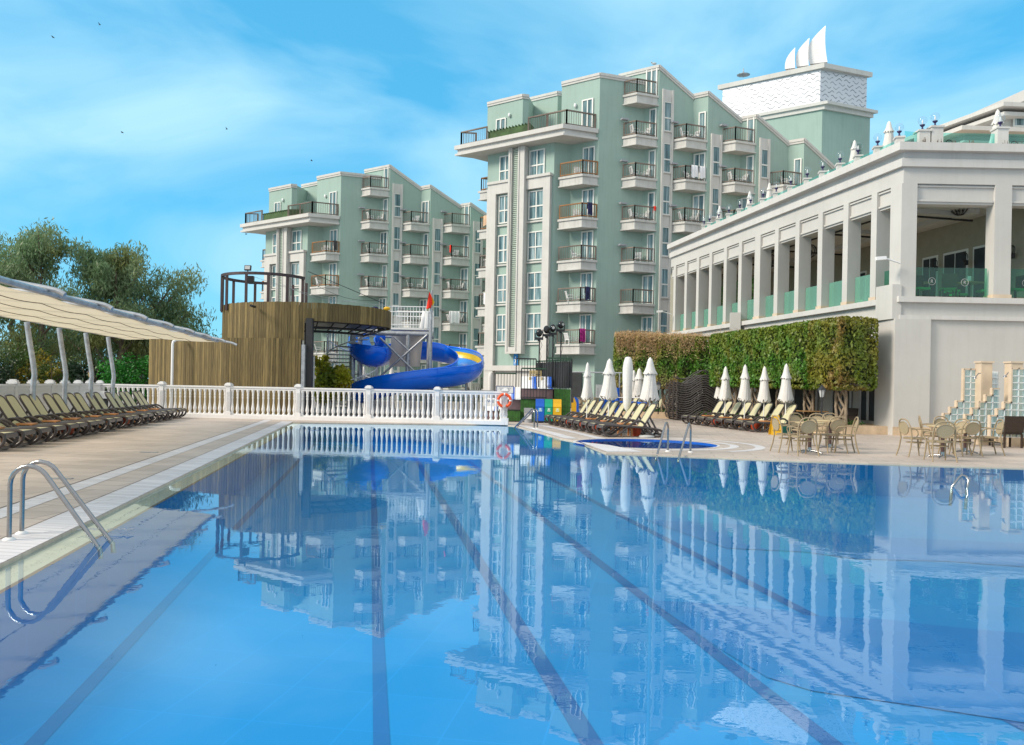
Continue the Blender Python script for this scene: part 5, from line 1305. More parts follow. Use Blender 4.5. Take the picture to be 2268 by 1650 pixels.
# lanterns on every second post
def lantern():
    t = thing('post_lantern', 'lantern', 'lantern', (0,0,0))
    MB().lathe([(.07,0),(.05,.03),(.03,.09),(.035,.11)], 10).build('stem', M['black'], t)
    g_ = MB(); g_.lathe([(.045,.11),(.085,.28)], 6, smooth=False); g_.build('glass', M['lampglass'], t)
    f_ = MB(); f_.lathe([(.13,.28),(.12,.30),(.05,.37),(.02,.40),(.012,.44)], 6, smooth=False)
    for k in range(6): a = k*math.pi/3; f_.beam((.047*math.cos(a), .047*math.sin(a), .11), (.088*math.cos(a), .088*math.sin(a), .28), .01, .01)
    f_.build('cage', M['black'], t); return t
LT = Proto(lantern())
for k, lb in ((1, 'black lantern with amber glass on the left balustrade, nearest the corner'), (3, 'black lantern on the left balustrade between the second and third shade posts'), (5, 'black lantern on the left balustrade beside the first shade post')):
    LT.place(lp_[k]+V((0,0,ZR+.13)), 0, lb, 1.05, 'lanterns on the left balustrade')
# life ring
q = thing('life_ring', 'orange life ring with white bands hung on the end post of the balustrade', 'life ring', V((-.28, 31.62, .95)))
c = V((-.28, 31.66, .93)); R1 = .235
MB().tube([c+V((R1*math.cos(k*math.pi/16), 0, R1*math.sin(k*math.pi/16))) for k in range(32)], .052, 10, True).build('ring', M['ring'], q)
for a in (0, .5, 1, 1.5):
    pts = [c+V((R1*math.cos(a*math.pi+t), 0, R1*math.sin(a*math.pi+t))) for t in (-.1, 0, .1)]; MB().tube(pts, .056, 10).build('band', M['whitepl'], q)
rp_ = MB(); ro = random.Random(5)
for k in range(11):
    x0 = ro.uniform(-.05, .06); pts = [c+V((x0, -.07, -.14))]
    for j in range(5): pts.append(c+V((x0+ro.uniform(-.10, .12)*(j+1)/4, -.08-ro.uniform(0, .03), -.14-.09*(j+1)*ro.uniform(.7, 1.1))))
    rp_.tube(pts, .007, 5)
rp_.build('rope', M['rope'], q)
MB().tube([c+V(((R1+.07)*math.cos(k*math.pi/16), -.02, (R1+.07)*math.sin(k*math.pi/16))) for k in range(32)], .006, 5, True).build('grab_line', M['rope'], q)
# notice on a black stand near the corner
p = G(227, 925); q = thing('notice_stand', 'small white notice on a black stand behind the left loungers', 'sign', p)
MB().box((p.x-.14, p.y-.02, .0), (p.x+.2, p.y+.02, .82)).build('stand', M['black'], q); MB().box((p.x-.12, p.y-.04, .72), (p.x+.26, p.y-.02, 1.0)).build('sheet', M['whitepl'], q)
# ------------------------------------------------------------ round wooden tower
CT = V((Pt(681, 840, 39).x, 39.0, 0)); RT_ = 3.8
wt = thing('wooden_tower', 'two tier wooden clad tower of olive vertical boards with a rounded overhanging upper deck', 'tower', V3(CT, 0))
def board_wall(pts, z0, z1, wdt=.13, th=.03, name='cladding', parent=wt, seed=1):
    """vertical boards, each its own plank, along a plan line"""
    rn = random.Random(seed); q = MB(); acc = []
    L = [0]
    for i in range(len(pts)-1): L.append(L[-1]+(pts[i+1]-pts[i]).length)
    s = 0
    def at_(t):
        for i in range(len(L)-1):
            if t <= L[i+1] or i == len(L)-2:
                return pts[i].lerp(pts[i+1], (t-L[i])/(L[i+1]-L[i]))
    while s < L[-1]-.02:
        w_ = min(wdt*rn.choice([.8, 1, 1, 1.15]), L[-1]-s); a, b = at_(s+.004), at_(s+w_-.006); d = (b-a)
        if d.length > .01:
            d.normalize(); n = V((d.y, -d.x, 0)); o = rn.uniform(0, .012); j = rn.uniform(-.01, .012)
            vs = [a+n*o, b+n*o, b-n*th, a-n*th]
            q.prism([(v.x, v.y) for v in vs], z0+j*.5, z1+j)
        s += w_
    return q.build(name, M['plank'], parent)
def cyl(a0_, a1_, R, n=40): return [V((CT.x+R*math.sin(a0_+(a1_-a0_)*i/n), CT.y-R*math.cos(a0_+(a1_-a0_)*i/n), 0)) for i in range(n+1)]
aC = math.atan2(Pt(674, 800, 35.3).x-CT.x, 3.8)     # angle where the opening begins
ZT, ZB, ZL = 4.86, 4.08, 3.30
board_wall(cyl(-2.2, aC, RT_), ZL-.05, ZT, .13, seed=2)
board_wall(cyl(aC, 2.3, RT_), ZB, ZT, .13, seed=3)
lowp = [V((Pt(330, 800, 38.0).x, 38.0, 0)), V((Pt(400, 800, 36.6).x, 36.6, 0)), V((Pt(500, 800, 35.35).x, 35.35, 0)), V((Pt(600, 800, 34.9).x, 34.9, 0)), V((Pt(666, 800, 34.95).x, 34.95, 0))]
board_wall([lowp[0]+V((1.2, 5, 0))]+lowp, 0, ZL, .125, seed=4)
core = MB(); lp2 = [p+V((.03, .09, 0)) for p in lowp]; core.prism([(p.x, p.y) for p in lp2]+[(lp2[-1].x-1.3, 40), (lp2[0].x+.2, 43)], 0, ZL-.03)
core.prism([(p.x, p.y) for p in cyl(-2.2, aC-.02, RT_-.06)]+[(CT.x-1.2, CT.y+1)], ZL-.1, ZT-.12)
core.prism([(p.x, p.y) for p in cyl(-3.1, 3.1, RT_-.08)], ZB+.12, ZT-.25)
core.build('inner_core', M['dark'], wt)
# steel portal and the ladder-like ring below the overhang
fr_ = MB()
def colm(x, d, w_, z0, z1, m=None): p = Pt(x, 850, d); fr_.box((p.x-w_/2, d-w_/2, z0), (p.x+w_/2, d+w_/2, z1))
colm(684, 35.2, .28, 0, ZB+.1); colm(676, 36.6, .12, 0, ZB)
for R_, z in ((RT_-.25, ZB+.02), (RT_-.75, ZB-.22), (RT_-1.25, ZB-.36)):
    pts = cyl(aC+.03 if R_ > 3 else .1, 1.75, R_, 24); fr_.tube([p+V((0,0,z)) for p in pts], .055, 5)
for k in range(9):
    a = aC+.15+k*.2; e = V((math.sin(a), -math.cos(a), 0))
    fr_.beam(CT+e*(RT_-.75)+V((0,0,ZB-.22)), CT+e*(RT_-1.25)+V((0,0,ZB-.36)), .04, .04); fr_.beam(CT+e*(RT_-.25)+V((0,0,ZB)), CT+e*(RT_-.75)+V((0,0,ZB-.22)), .045, .045)
fr_.build('steel_frame', M['black'], wt)
q = MB(); p = Pt(671, 850, 35.0); q.box((p.x-.05, 34.85, 0), (p.x+.09, 35.1, 3.05)); q.build('corner_plate', M['galv'], wt)
q = MB(); p = Pt(692, 850, 35.6); q.box((p.x-.03, 35.5, 0), (p.x+.05, 35.75, 2.6)); q.build('door_leaf', mat('grey_door', (.42, .45, .44), .6), wt)
# ring railing on top
rc2 = V((Pt(588, 640, 37.9).x, 37.9, 0)); R3 = 1.88
rg = thing('ring_frame', 'brown steel ring frame on posts crowning the wooden tower', 'frame', rc2+V((0,0,ZT)))
ZR_ = 6.15
rpt = lambda a, z: rc2+V((R3*math.sin(a), -R3*math.cos(a), z))
q = MB(); pts = [rpt(-2.95+k*.12, ZR_) for k in range(37)]
for i in range(len(pts)-1): q.beam(pts[i], pts[i+1], .09, .12)
e1 = pts[-1]; e2 = V((Pt(669, 602, 36.3).x, 36.3, ZR_)); 
q.build('ring_beam', M['bronze'], rg)
for a in (-2.6, -2.0, -1.45, -1.1, -.75, -.15, .35, .8, 1.3, 2.1, 2.7):
    MB().beam(rpt(a, ZT-.3), rpt(a, ZR_-.06), .10, .10).build('post', M['bronze'], rg)
fl = thing('floodlight', 'black floodlight on top of the ring frame of the wooden tower', 'floodlight', Pt(549, 597, 36.2))
p = fl.location.copy(); MB().obox(p+V((0,0,.07)), (.28, .10, .22), 0, 0, -.2).build('housing', M['black'], fl); MB().obox(p+V((0,-.065,.08)), (.22, .02, .16), 0, 0, -.2).build('lens', M['conc'], fl); MB().beam(p+V((0,0,-.2)), p, .04, .04).build('bracket', M['black'], fl)
p = Pt(556, 620, 36.6); tag(MB().obox(p, (.24, .22, .34)).build('speaker_box', M['black']), 'black box hung inside the ring frame of the wooden tower', 'speaker')
p = Pt(560, 678, 35.0); q = MB(); q.tube([p+V((0,.3,0)), p+V((-.02,-.12,0)), p+V((.0,-.25,0))], .055, 8); tag(q.build('spout_pipe', M['black']), 'short black pipe sticking out of the upper boards of the wooden tower', 'pipe')
for k, (x0, y0, x1, y1, lb) in enumerate([(682, 601, 850, 672, 'dark cable sagging from the ring frame to the tower deck, uppermost'), (690, 626, 835, 666, 'thin cable from the ring frame to the tower deck, below the thick one'), (560, 612, 868, 678, 'long thin cable from the black box to the right end of the tower deck'), (625, 630, 790, 668, 'thin pale cable low behind the ring frame')]):
    a, b = Pt(x0, y0, 36.6), Pt(x1, y1, 37.2); q = MB(); q.tube([a.lerp(b, t/8)+V((0,0,-.25*math.sin(math.pi*t/8)*(k > 0))) for t in range(9)], .014 if k == 0 else .008, 4)
    tag(q.build('cable', M['black'] if k < 2 else M['galv']), lb, 'cable')
p = Pt(380, 900, 35.9); q = MB(); q.tube([(p.x, p.y, 0), (p.x, p.y, 3.0), (p.x+.02, p.y, 3.12), (p.x+.12, p.y+.1, 3.2), (p.x+.25, p.y+.4, 3.22)], .06, 10); tag(q.build('drain_pipe', M['whitepl']), 'white vertical drain pipe in front of the lower boards of the wooden tower', 'pipe')
for x, y, m_, lb in ((831, 681, 'navy', 'small dark object lying on the tower deck'), (857, 685, 'yellow', 'small yellow object on the right of the tower deck')):
    p = Pt(x, y, 37.5); q = MB(); q.sphere((p.x, p.y, ZT+.0), .16, 10, 6, (1, .8, .55)); tag(q.build('deck_item', M[m_]), lb, 'box')

# ------------------------------------------------------------ water slide
sl = thing('water_slide', 'bright blue open water slide curling around its tower behind the balustrade', 'water slide', V3(Pt(930, 850, 44), 0))
path = [(835,746,45.5),(812,750,44.9),(801,761,43.8),(808,774,42.9),(828,782,43.2),(850,779,44.9),(880,772,46.5),(940,769,47.5),(995,777,47.8),(1028,787,46.9),(1041,800,45.0),(1037,813,43.2),(1012,822,42.0),(970,827,41.4),(920,833,41.0),(870,842,41.0),(830,852,41.4),(806,862,42.0)]
pp = [Pt(*a) for a in path]
def catm(P, sub=5):
    o = []
    for i in range(len(P)-1):
        p0, p1, p2, p3 = P[max(i-1, 0)], P[i], P[i+1], P[min(i+2, len(P)-1)]
        for k in range(sub):
            t = k/sub; o.append(.5*((2*p1)+(-p0+p2)*t+(2*p0-5*p1+4*p2-p3)*t*t+(-p0+3*p1-3*p2+p3)*t**3))
    return o+[P[-1]]
cp_ = catm(pp)
def trough(P, rad, a0_, a1_, off, n=12, th=0):
    q = MB(); vs = []
    for i, p in enumerate(P):
        t = (P[min(i+1, len(P)-1)]-P[max(i-1, 0)]); t.z *= .4; t.normalize(); sd_ = t.cross(V((0,0,1))).normalized(); upv = sd_.cross(t)
        for k in range(n+1):
            a = a0_+(a1_-a0_)*k/n; vs.append(p+sd_*math.cos(a)*(rad+off)+upv*math.sin(a)*(rad+off))
    fs = [(i*(n+1)+k, i*(n+1)+k+1, (i+1)*(n+1)+k+1, (i+1)*(n+1)+k) for i in range(len(P)-1) for k in range(n)]
    q.add(vs, fs, True); return q
R5 = .70
trough(cp_, R5, -math.pi-.35, .35, .03, 16).build('outer_shell', M['slide'], sl)
trough(cp_, R5, -math.pi-.35, .35, -.02, 16).build('inner_chute', M['slidein'], sl)
for a in (-math.pi-.35, .35):
    q = MB(); vs = []
    for i, p in enumerate(cp_):
        t = (cp_[min(i+1, len(cp_)-1)]-cp_[max(i-1, 0)]); t.z *= .4; t.normalize(); sd_ = t.cross(V((0,0,1))).normalized(); upv = sd_.cross(t)
        vs.append(p+sd_*math.cos(a)*R5+upv*math.sin(a)*R5)
    q.tube(vs, .045, 6); q.build('rim', M['slide'], sl)
q = trough(cp_[25:58], R5, -math.pi-.05, -math.pi+.45, -.045, 4); q.merge(trough(cp_[20:40], R5, -.35, .1, -.045, 4)); q.build('yellow_stripe', M['slidey'], sl)
q = trough(cp_, R5, -math.pi*.62-.03, -math.pi*.62+.03, .06, 2); q.merge(trough(cp_, R5, -math.pi*.38-.03, -math.pi*.38+.03, .06, 2)); q.merge(trough(cp_, R5, -math.pi*.98-.04, -math.pi*.98+.04, .06, 2)); q.merge(trough(cp_, R5, -.04, .04, .06, 2)); q.build('seam', M['slide'], sl)
for i in (8, 20, 33, 46, 55, 66, 76):
    t = (cp_[i+1]-cp_[i-1]); t.z = 0; t.normalize(); trough([cp_[i]-t*.05, cp_[i]+t*.05], R5, -math.pi-.35, .35, .07, 16).build('joint_flange', M['slide'], sl)
for i in (10, 22, 36, 47, 56, 68):
    p = cp_[i]; MB().tube([(p.x, p.y, 0), (p.x, p.y, p.z-R5)], .07, 8).build('support_post', M['galv'], sl)
# slide tower: platform, posts, braces, chute, railing
st_ = thing('slide_platform', 'steel platform with white railings and crossed braces above the blue slide', 'platform', V3(Pt(905, 850, 44), 0))
zp = Pt(905, 727, 44).z
x0, x1 = Pt(862, 800, 44).x, Pt(949, 800, 44).x
q = MB(); q.box((x0, 43.6, zp-.1), (x1, 46.4, zp)); q.build('deck', M['whitepl'], st_)
MB().tube([(x0-.9, 43.5, zp-.32), (x1+.05, 43.5, zp-.32)], .13, 10).build('beam', M['galv'], st_); MB().tube([(x0-.9, 46.3, zp-.32), (x1+.05, 46.3, zp-.32)], .1, 8).build('beam', M['galv'], st_)
for x, d, r in ((797, 43.5, .13), (903, 43.5, .12), (949, 43.5, .10), (800, 46.3, .1), (903, 46.3, .1), (949, 46.3, .1)):
    X = Pt(x, 800, d).x; MB().tube([(X, d, 0), (X, d, zp-.3)], r, 10).build('post', M['galv'], st_)
q = MB()
for (xa, ya), (xb, yb) in (((842, 748), (958, 862)), ((946, 742), (826, 848)), ((905, 776), (872, 746))):
    q.tube([Pt(xa, ya, 43.35), Pt(xb, yb, 43.35)], .055, 8)
q.build('brace', M['galv'], st_)
q = MB(); zt_ = zp+1.1
for a, b in (((x0, 43.6), (x1, 43.6)), ((x1, 43.6), (x1, 46.4)), ((x0, 46.4), (x1, 46.4))):
    for z in (zt_, zp+.62+.2, zp+.15): q.tube([(a[0], a[1], z), (b[0], b[1], z)], .028, 6)
    n = 13
    for k in range(n+1):
        X = a[0]+(b[0]-a[0])*k/n; Y = a[1]+(b[1]-a[1])*k/n; q.tube([(X, Y, zp), (X, Y, zt_)], .016, 5)
q.build('railing', M['whitepl'], st_)
a = Pt(940, 725, 43.5); q = MB(); q.tube([Pt(934, 727, 43.45), Pt(938, 705, 43.45), Pt(941, 690, 43.45), Pt(944, 693, 43.45), Pt(944, 727, 43.45)], .12, 8, False, .25); q.build('exit_arch', M['whitepl'], st_)
# stained translucent drop chute hanging from the platform
q = MB(); N = 10
for (yt, yb, dd, xl0, xr0, xl1, xr1) in ((733, 812, 43.72, 868, 938, 862, 930),):
    vs = []
    for i in range(N+1):
        t = i/N; xl = xl0+(xl1-xl0)*t; xr = xr0+(xr1-xr0)*t; y = yt+(yb-yt)*t
        for k in range(9):
            s = k/8; vs.append(Pt(xl+(xr-xl)*s, y, dd+.45*math.sin(math.pi*s)))
    q.add(vs, [(i*9+k, i*9+k+1, (i+1)*9+k+1, (i+1)*9+k) for i in range(N) for k in range(8)], True)
q.build('drop_chute', M['chute'], st_)
# flag on a mast
fm_ = thing('lifeguard_flag', 'red and yellow flag drooping on a tall grey mast beside the slide platform', 'flag', V3(Pt(951, 868, 42.5), 0))
X = fm_.location.x; zt_ = Pt(951, 643, 42.5).z; MB().tube([(X, 42.5, 0), (X, 42.5, zt_*.55), (X+.03, 42.5, zt_)], [.12, .1, .05], 10).build('mast', M['galv'], fm_)
def flagpart(pts, m_, dd):
    q = MB(); P_ = [Pt(x, y, dd) for x, y in pts]; n = len(P_); q.add([p+V((0,-.05-.05*math.sin(i*2), 0)) for i, p in enumerate(P_)]+[p+V((0,.03,0)) for p in P_], [tuple(range(n))[::-1], tuple(range(n, 2*n))]+[(i, n+i, n+(i+1) % n, (i+1) % n) for i in range(n)]); return q.build('flag_cloth', m_, fm_)
flagpart([(951, 646), (955, 655), (958, 671), (954, 682), (949, 683), (944, 684), (947, 668), (949, 656)], M['flagr'], 42.4)
flagpart([(954, 652), (960, 664), (962, 669), (958, 679), (956, 668)], M['flagy'], 42.5); flagpart([(946, 683), (950, 683), (948, 688)], M['flagy'], 42.45)
# spiral stair
ss = thing('spiral_stair', 'pale grey steel spiral staircase left of the blue slide', 'staircase', V3(Pt(779, 862, 43), 0))
cx, cy = ss.location.x, 43.0
MB().tube([(cx, cy, 0), (cx, cy, zp+.9)], .16, 12).build('column', M['galv'], ss)
N = 22; RS = 1.3; rail_o = []; rail_i = []
for k in range(N):
    a = -2.4+k*.42*1.0; z = .2+k*(zp-.2)/N; e = V((math.cos(a), math.sin(a), 0)); e2 = V((math.cos(a+.40), math.sin(a+.40), 0))
    q = MB(); q.prism([(cx+e.x*.15, cy+e.y*.15), (cx+e.x*RS, cy+e.y*RS), (cx+e2.x*RS, cy+e2.y*RS), (cx+e2.x*.15, cy+e2.y*.15)], z, z+.06); q.build('tread', M['conc'], ss)
    rail_o.append(V((cx+e.x*RS, cy+e.y*RS, z+1.0)))
q = MB(); q.tube(rail_o, .03, 6); q.tube([p+V((0,0,-.95)) for p in rail_o], .03, 6)
for i in range(len(rail_o)-1):
    for t in (0, .33, .66): p = rail_o[i].lerp(rail_o[i+1], t); q.tube([p, p+V((0,0,-.97))], .014, 4)
a = Pt(702, 862, 42); b = rail_o[0]; pts = [a, Pt(728, 844, 42), Pt(752, 835, 42), Pt(768, 829, 42.2), Pt(776, 833, 42.4)]
q.tube(pts, .035, 6)
for p in catm(pts, 3): q.tube([p, V((p.x, p.y, 0))], .016, 4)
q.build('handrail', M['whitepl'], ss)

# ------------------------------------------------------------ foliage
def leaves(q, n, sampler, size, seed, droop=0.0, aspect=.45):
    rn = random.Random(seed)
    for _ in range(n):
        p, nrm = sampler(rn)
        if p is None: continue
        L = size*rn.uniform(.6, 1.35); w_ = L*aspect
        d = V((rn.gauss(0, 1), rn.gauss(0, 1), rn.gauss(0, 1)-droop*2)); d.normalize()
        if nrm is not None: d = (d-nrm*d.dot(nrm)*.6).normalized()
        sdv = d.cross(V((rn.gauss(0, 1), rn.gauss(0, 1), rn.gauss(0, .6)))).normalized() if nrm is None else (d.cross(nrm)+V((rn.gauss(0, .5), rn.gauss(0, .5), rn.gauss(0, .5)))).normalized()
        q.add([p-d*L*.5, p+sdv*w_*.5, p+d*L*.5, p-sdv*w_*.5], [(0, 1, 2, 3)])
M['figleaf'] = leafmat('ficus_leaf', (.065, .19, .014), (.16, .21, .02), (.24, .22, .035), .55)
M['figdry'] = leafmat('ficus_leaf_dry', (.08, .19, .015), (.22, .23, .025), (.54, .39, .18), .55)
M['figtwig'] = leafmat('dry_twigs', (.60, .43, .24), (.52, .36, .19), None, .5)
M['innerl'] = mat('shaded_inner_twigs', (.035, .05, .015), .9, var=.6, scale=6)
def hedge_tree(c, wx, dy, zb, zt_, ang, label, group, seed, m_, dry_top=False, brown=0, n=3600):
    """pleached fig: woven trunk of stems and a clipped box crown"""
    t = thing('topiary_tree', label, 'tree', V3(c, 0), group)
    ca, sa = math.cos(ang), math.sin(ang); rn = random.Random(seed)
    q = MB(); w2 = .30
    for k in range(5):
        ph = k*2*math.pi/5; pts = []
        for j in range(13):
            z = .25+(zb+.35-.25)*j/12; a = ph+(1 if k % 2 else -1)*j*.42; r = .24+.05*math.sin(j*.9+k)
            x, y = r*math.cos(a), r*.6*math.sin(a); pts.append((c.x+x*ca-y*sa, c.y+x*sa+y*ca, z))
        q.tube(pts, [.055-.0015*j for j in range(13)], 7)
    for k in (-1, 1):
        q.tube([(c.x+k*.3*ca+rn.uniform(-.03,.03), c.y+k*.3*sa, .2+(zb+.2)*j/5) for j in range(6)], [.075,.06,.05,.05,.05,.06], 7)
    q.build('trunk', M['bark'], t)
    hx, hy, hz = wx/2, dy/2, (zt_-zb)/2; cz = (zb+zt_)/2
    areas = [2*hy*2*hz]*2+[2*hx*2*hz]*2+[4*hx*hy]*2
    def smp(rn):
        f = rn.choices(range(6), areas)[0]; u, v = rn.uniform(-1, 1), rn.uniform(-1, 1); dpt = abs(rn.gauss(0, .11))
        wob = .06*math.sin(u*5+seed)+.06*math.sin(v*6+seed*2)
        o = wob+.04-dpt+(rn.random() < .12)*rn.uniform(0, .2)
        if f < 2: l = V((hx+o, u*hy, v*hz)); l.x *= 1 if f else -1; nn = V((1 if f else -1, 0, 0))
        elif f < 4: l = V((u*hx, hy+o, v*hz)); l.y *= 1 if f == 3 else -1; nn = V((0, 1 if f == 3 else -1, 0))
        else: l = V((u*hx, v*hy, hz+o*1.6)); l.z *= 1 if f == 5 else -1; nn = V((0, 0, 1 if f == 5 else -1))
        if l.z < -hz*.85: l.z -= abs(.18*math.sin(u*4+seed)+.1*math.sin(u*11))*.8; 
        # round the box corners
        r_ = .18; ex = max(0, abs(l.x)-(hx-r_)); ez = max(0, abs(l.z)-(hz-r_)); ey = max(0, abs(l.y)-(hy-r_))
        m2 = math.sqrt(ex*ex+ey*ey+ez*ez)
        if m2 > r_*1.15: s = r_*1.15/m2; l = V((math.copysign(hx-r_+ex*s, l.x) if ex else l.x, math.copysign(hy-r_+ey*s, l.y) if ey else l.y, math.copysign(hz-r_+ez*s, l.z) if ez else l.z))
        return V((c.x+l.x*ca-l.y*sa, c.y+l.x*sa+l.y*ca, cz+l.z)), V((nn.x*ca-nn.y*sa, nn.x*sa+nn.y*ca, nn.z))
    q = MB(); leaves(q, int(n*2.1), smp, .14, seed, .1, .55)
    crown = q.build('crown', m_, t)
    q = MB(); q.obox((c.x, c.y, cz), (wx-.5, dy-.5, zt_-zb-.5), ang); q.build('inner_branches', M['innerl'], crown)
    if dry_top:
        def smt(rn):
            u, v = rn.uniform(-1, 1), rn.uniform(-1, 1); l = V((u*hx, v*hy, hz+abs(rn.gauss(.02, .10))))
            if rn.random() < .42: l = V((u*hx, -hy-abs(rn.gauss(0, .05)), hz-abs(rn.gauss(0, .45))))
            return V((c.x+l.x*ca-l.y*sa, c.y+l.x*sa+l.y*ca, cz+l.z)), None
        q = MB(); leaves(q, dry_top, smt, .2, seed+50, -.25, .09); q.build('dry_twigs', M['figtwig'], crown)
    return t
angF = math.atan2(1.0*K, -.2151)   # along the building
us = [.4335, .4115-.006, .374, .343, .312, .287]
line = lambda u: 17.66/(u+.2151)
ds = [27.05, 28.95, 30.85, 32.75, 34.7]
names = ['rightmost, with brownish leaves, nearest the building corner', 'second from the right, bright green', 'third from the right, bright green', 'fourth from the right', 'leftmost of the right hand block']
for k, d in enumerate(ds):
    X = 11.95-.2151*(d-26.8)+.05; c = V((X, d*K, 0))
    hedge_tree(c, 2.15, 1.5, 1.62+.02*k, 4.12, angF, 'clipped box shaped fig tree with woven trunk, '+names[k], 'clipped fig trees in front of the restaurant', 20+k, (leafmat('ficus_leaf_brown', (.13, .18, .015), (.20, .19, .02), (.28, .17, .05), .8) if k == 0 else M['figleaf']), 300 if k >= 4 else 0, n=4600)
b_ = [(1386, 39.8), (1432, 39.5), (1480, 39.2), (1524, 38.9), (1562, 38.6)]
nb_ = ['leftmost, with a dry straw coloured top', 'second from the left, mostly dry straw', 'third from left, green with dry top', 'fourth from the left, green', 'rightmost of the left hand block']
for k, (x, d) in enumerate(b_):
    dd = d*K*.985; X = Pt(x, 860, dd).x; c = V((X, dd, 0))
    hedge_tree(c, 1.24, 1.5, 1.55, 4.22-.02*k, -.07, 'clipped box shaped fig tree behind the parasols, '+nb_[k], 'clipped fig trees behind the parasols', 60+k, M['figdry'] if k < 3 else M['figleaf'], (3600 if k < 2 else 1700 if k < 4 else 520), n=3000)
# planters below the trees
pl = MB(); p0 = G(1979, 963); p1 = G(1880, 962); pl.prism([(p0.x, p0.y), (10.9, 29.9), (9.9, 33.5), (9.6, 40.8), (10.4, 43.5), (F3(36).x-.05, F3(36).y), (F3(27).x-.05, F3(27).y)], 0, .30)
tag(pl.build('planter_kerb', M['stone']), 'low travertine planter kerb under the clipped fig trees before the restaurant', 'planter')
pl = MB(); pl.prism([(8.8, 42.0), (5.0, 42.9), (4.6, 45.9), (11, 45.9), (10.2, 43.8)], 0, .30); tag(pl.build('planter_kerb', M['stone']), 'low travertine planter kerb behind the parasols, left of the lounger stacks', 'planter')
M['gcover'] = leafmat('ground_cover_leaf', (.03, .14, .01), (.07, .16, .02), None, 1.2)
def smp_pl(rn):
    t = rn.random(); d = 26.9+rn.random()*11; X = 11.9-.2151*(d-26.8)+rn.uniform(-1.0, .9); return V((X, d*K, .33+abs(rn.gauss(0, .07)))), None
q = MB(); leaves(q, 5000, smp_pl, .12, 5, -.4, .3)
def smp_p2(rn): return V((rn.uniform(5.2, 9.6), rn.uniform(43.0, 45.5), .33+abs(rn.gauss(0, .06)))), None
leaves(q, 2500, smp_p2, .12, 6, -.4, .3)
tag(q.build('ground_cover', M['gcover']), kind='stuff')
# planter lamps
def plamp(p, label, h=1.35):
    t = thing('garden_lantern', label, 'lantern', p, 'black garden lanterns among the fig trunks')
    MB().tube([p, p+V((0,0,h-.35))], .03, 8).build('post', M['black'], t)
    q = MB(); q.lathe([(.07,0),(.12,.25)], 6, tuple(p+V((0,0,h-.33))), smooth=False); q.build('glass', M['conc'], t)
    q = MB(); q.lathe([(.16,-.08),(.15,-.05),(.06,.04),(.02,.08),(.01,.13)], 6, tuple(p+V((0,0,h))), smooth=False)
    for k in range(6): a = k*math.pi/3; q.beam(p+V((.07*math.cos(a), .07*math.sin(a), h-.33)), p+V((.122*math.cos(a), .122*math.sin(a), h-.08)), .014, .014)
    q.build('cage', M['black'], t)
plamp(V3(Pt(1820, 900, 29.0), .28), 'black garden lantern between the two rightmost fig trunks'); plamp(V3(Pt(1654, 900, 34.0), .28), 'black garden lantern behind the back row parasols')
plamp(V3(Pt(1458, 900, 40.0), .28), 'black garden lantern beside the woven trunks left of the lounger stacks', 1.5)

# eucalyptus trees and shrubs at left
M['euc'] = leafmat('eucalyptus_leaf', (.15, .24, .11), (.21, .29, .15), (.26, .27, .08), .35, .4)
def euc(Dx, base_d, top_y, spread, seed, label, low=.35, n=5200, lean=0, size=.27):
    base = V3(Pt(Dx, 860, base_d), 0); H = Pt(Dx, top_y, base_d).z; rn = random.Random(seed)
    t = thing('eucalyptus_tree', label, 'tree', base, 'eucalyptus trees behind the left balustrade')
    q = MB(); clumps = []
    top = base+V((lean, 0, H*.8))
    tr_ = [base.lerp(top, j/7)+V((rn.uniform(-.15, .15)*j/3, rn.uniform(-.15, .15), 0)) for j in range(8)]
    q.tube(tr_, [.24-.028*j for j in range(8)], 9)
    for k in range(13):
        j = rn.uniform(1.4, 6.8); i = int(j); s_ = tr_[i].lerp(tr_[i+1], j-i); a = rn.uniform(0, 6.28); L = spread*rn.uniform(.45, 1.0)*(1.15-.07*j)
        e = s_+V((math.cos(a)*L, math.sin(a)*L*.8, H*rn.uniform(.10, .24))); mdp = s_.lerp(e, .5)+V((0, 0, -.1*L))
        q.tube([s_, mdp, e], [.10-.008*j, .06, .02], 6)
        for c_ in range(3): clumps.append((s_.lerp(e, rn.uniform(.55, 1.1))+V((rn.gauss(0, .4), rn.gauss(0, .4), rn.gauss(.1, .35))), rn.uniform(.6, 1.05)*spread*.40))
    for c_ in range(8): clumps.append((tr_[-1]+V((rn.gauss(0, spread*.28), rn.gauss(0, spread*.25), rn.uniform(-.8, H*.17))), rn.uniform(.55, .95)*spread*.37))
    q.build('trunk', M['barkd'], t)
    clumps = [(c, r) for c, r in clumps if c.z > H*low*.8]
    def smp(rn):
        c, r = rn.choice(clumps); d = V((rn.gauss(0, 1), rn.gauss(0, 1), rn.gauss(0, 1))).normalized()*r*(rn.random()**.45)
        p = c+V((d.x, d.y, d.z*.85)); p.z -= abs(rn.gauss(0, .3))*r
        return p, None
    q = MB(); leaves(q, int(n*1.35), smp, size, seed, .9, .22); q.build('crown', M['euc'], t)
euc(30, 47, 520, 3.4, 1, 'tall eucalyptus tree at the left picture edge', .2, 9500)
euc(88, 44, 497, 2.6, 2, 'tallest eucalyptus tree, second from the left edge, above the shade sail', .25, 9000)
euc(205, 46, 545, 2.7, 3, 'eucalyptus tree in the middle of the group with a pale bare branch', .3, 8500)
euc(262, 45, 535, 2.3, 4, 'eucalyptus tree with the pointed crown, right of the middle of the group', .3, 7500)
euc(338, 47, 598, 2.8, 5, 'lower olive tinted eucalyptus tree right of the group, sloping to the wooden tower', .3, 7000)
euc(392, 48, 655, 2.5, 6, 'lowest eucalyptus at the right end of the group, just left of the wooden tower', .3, 5500)
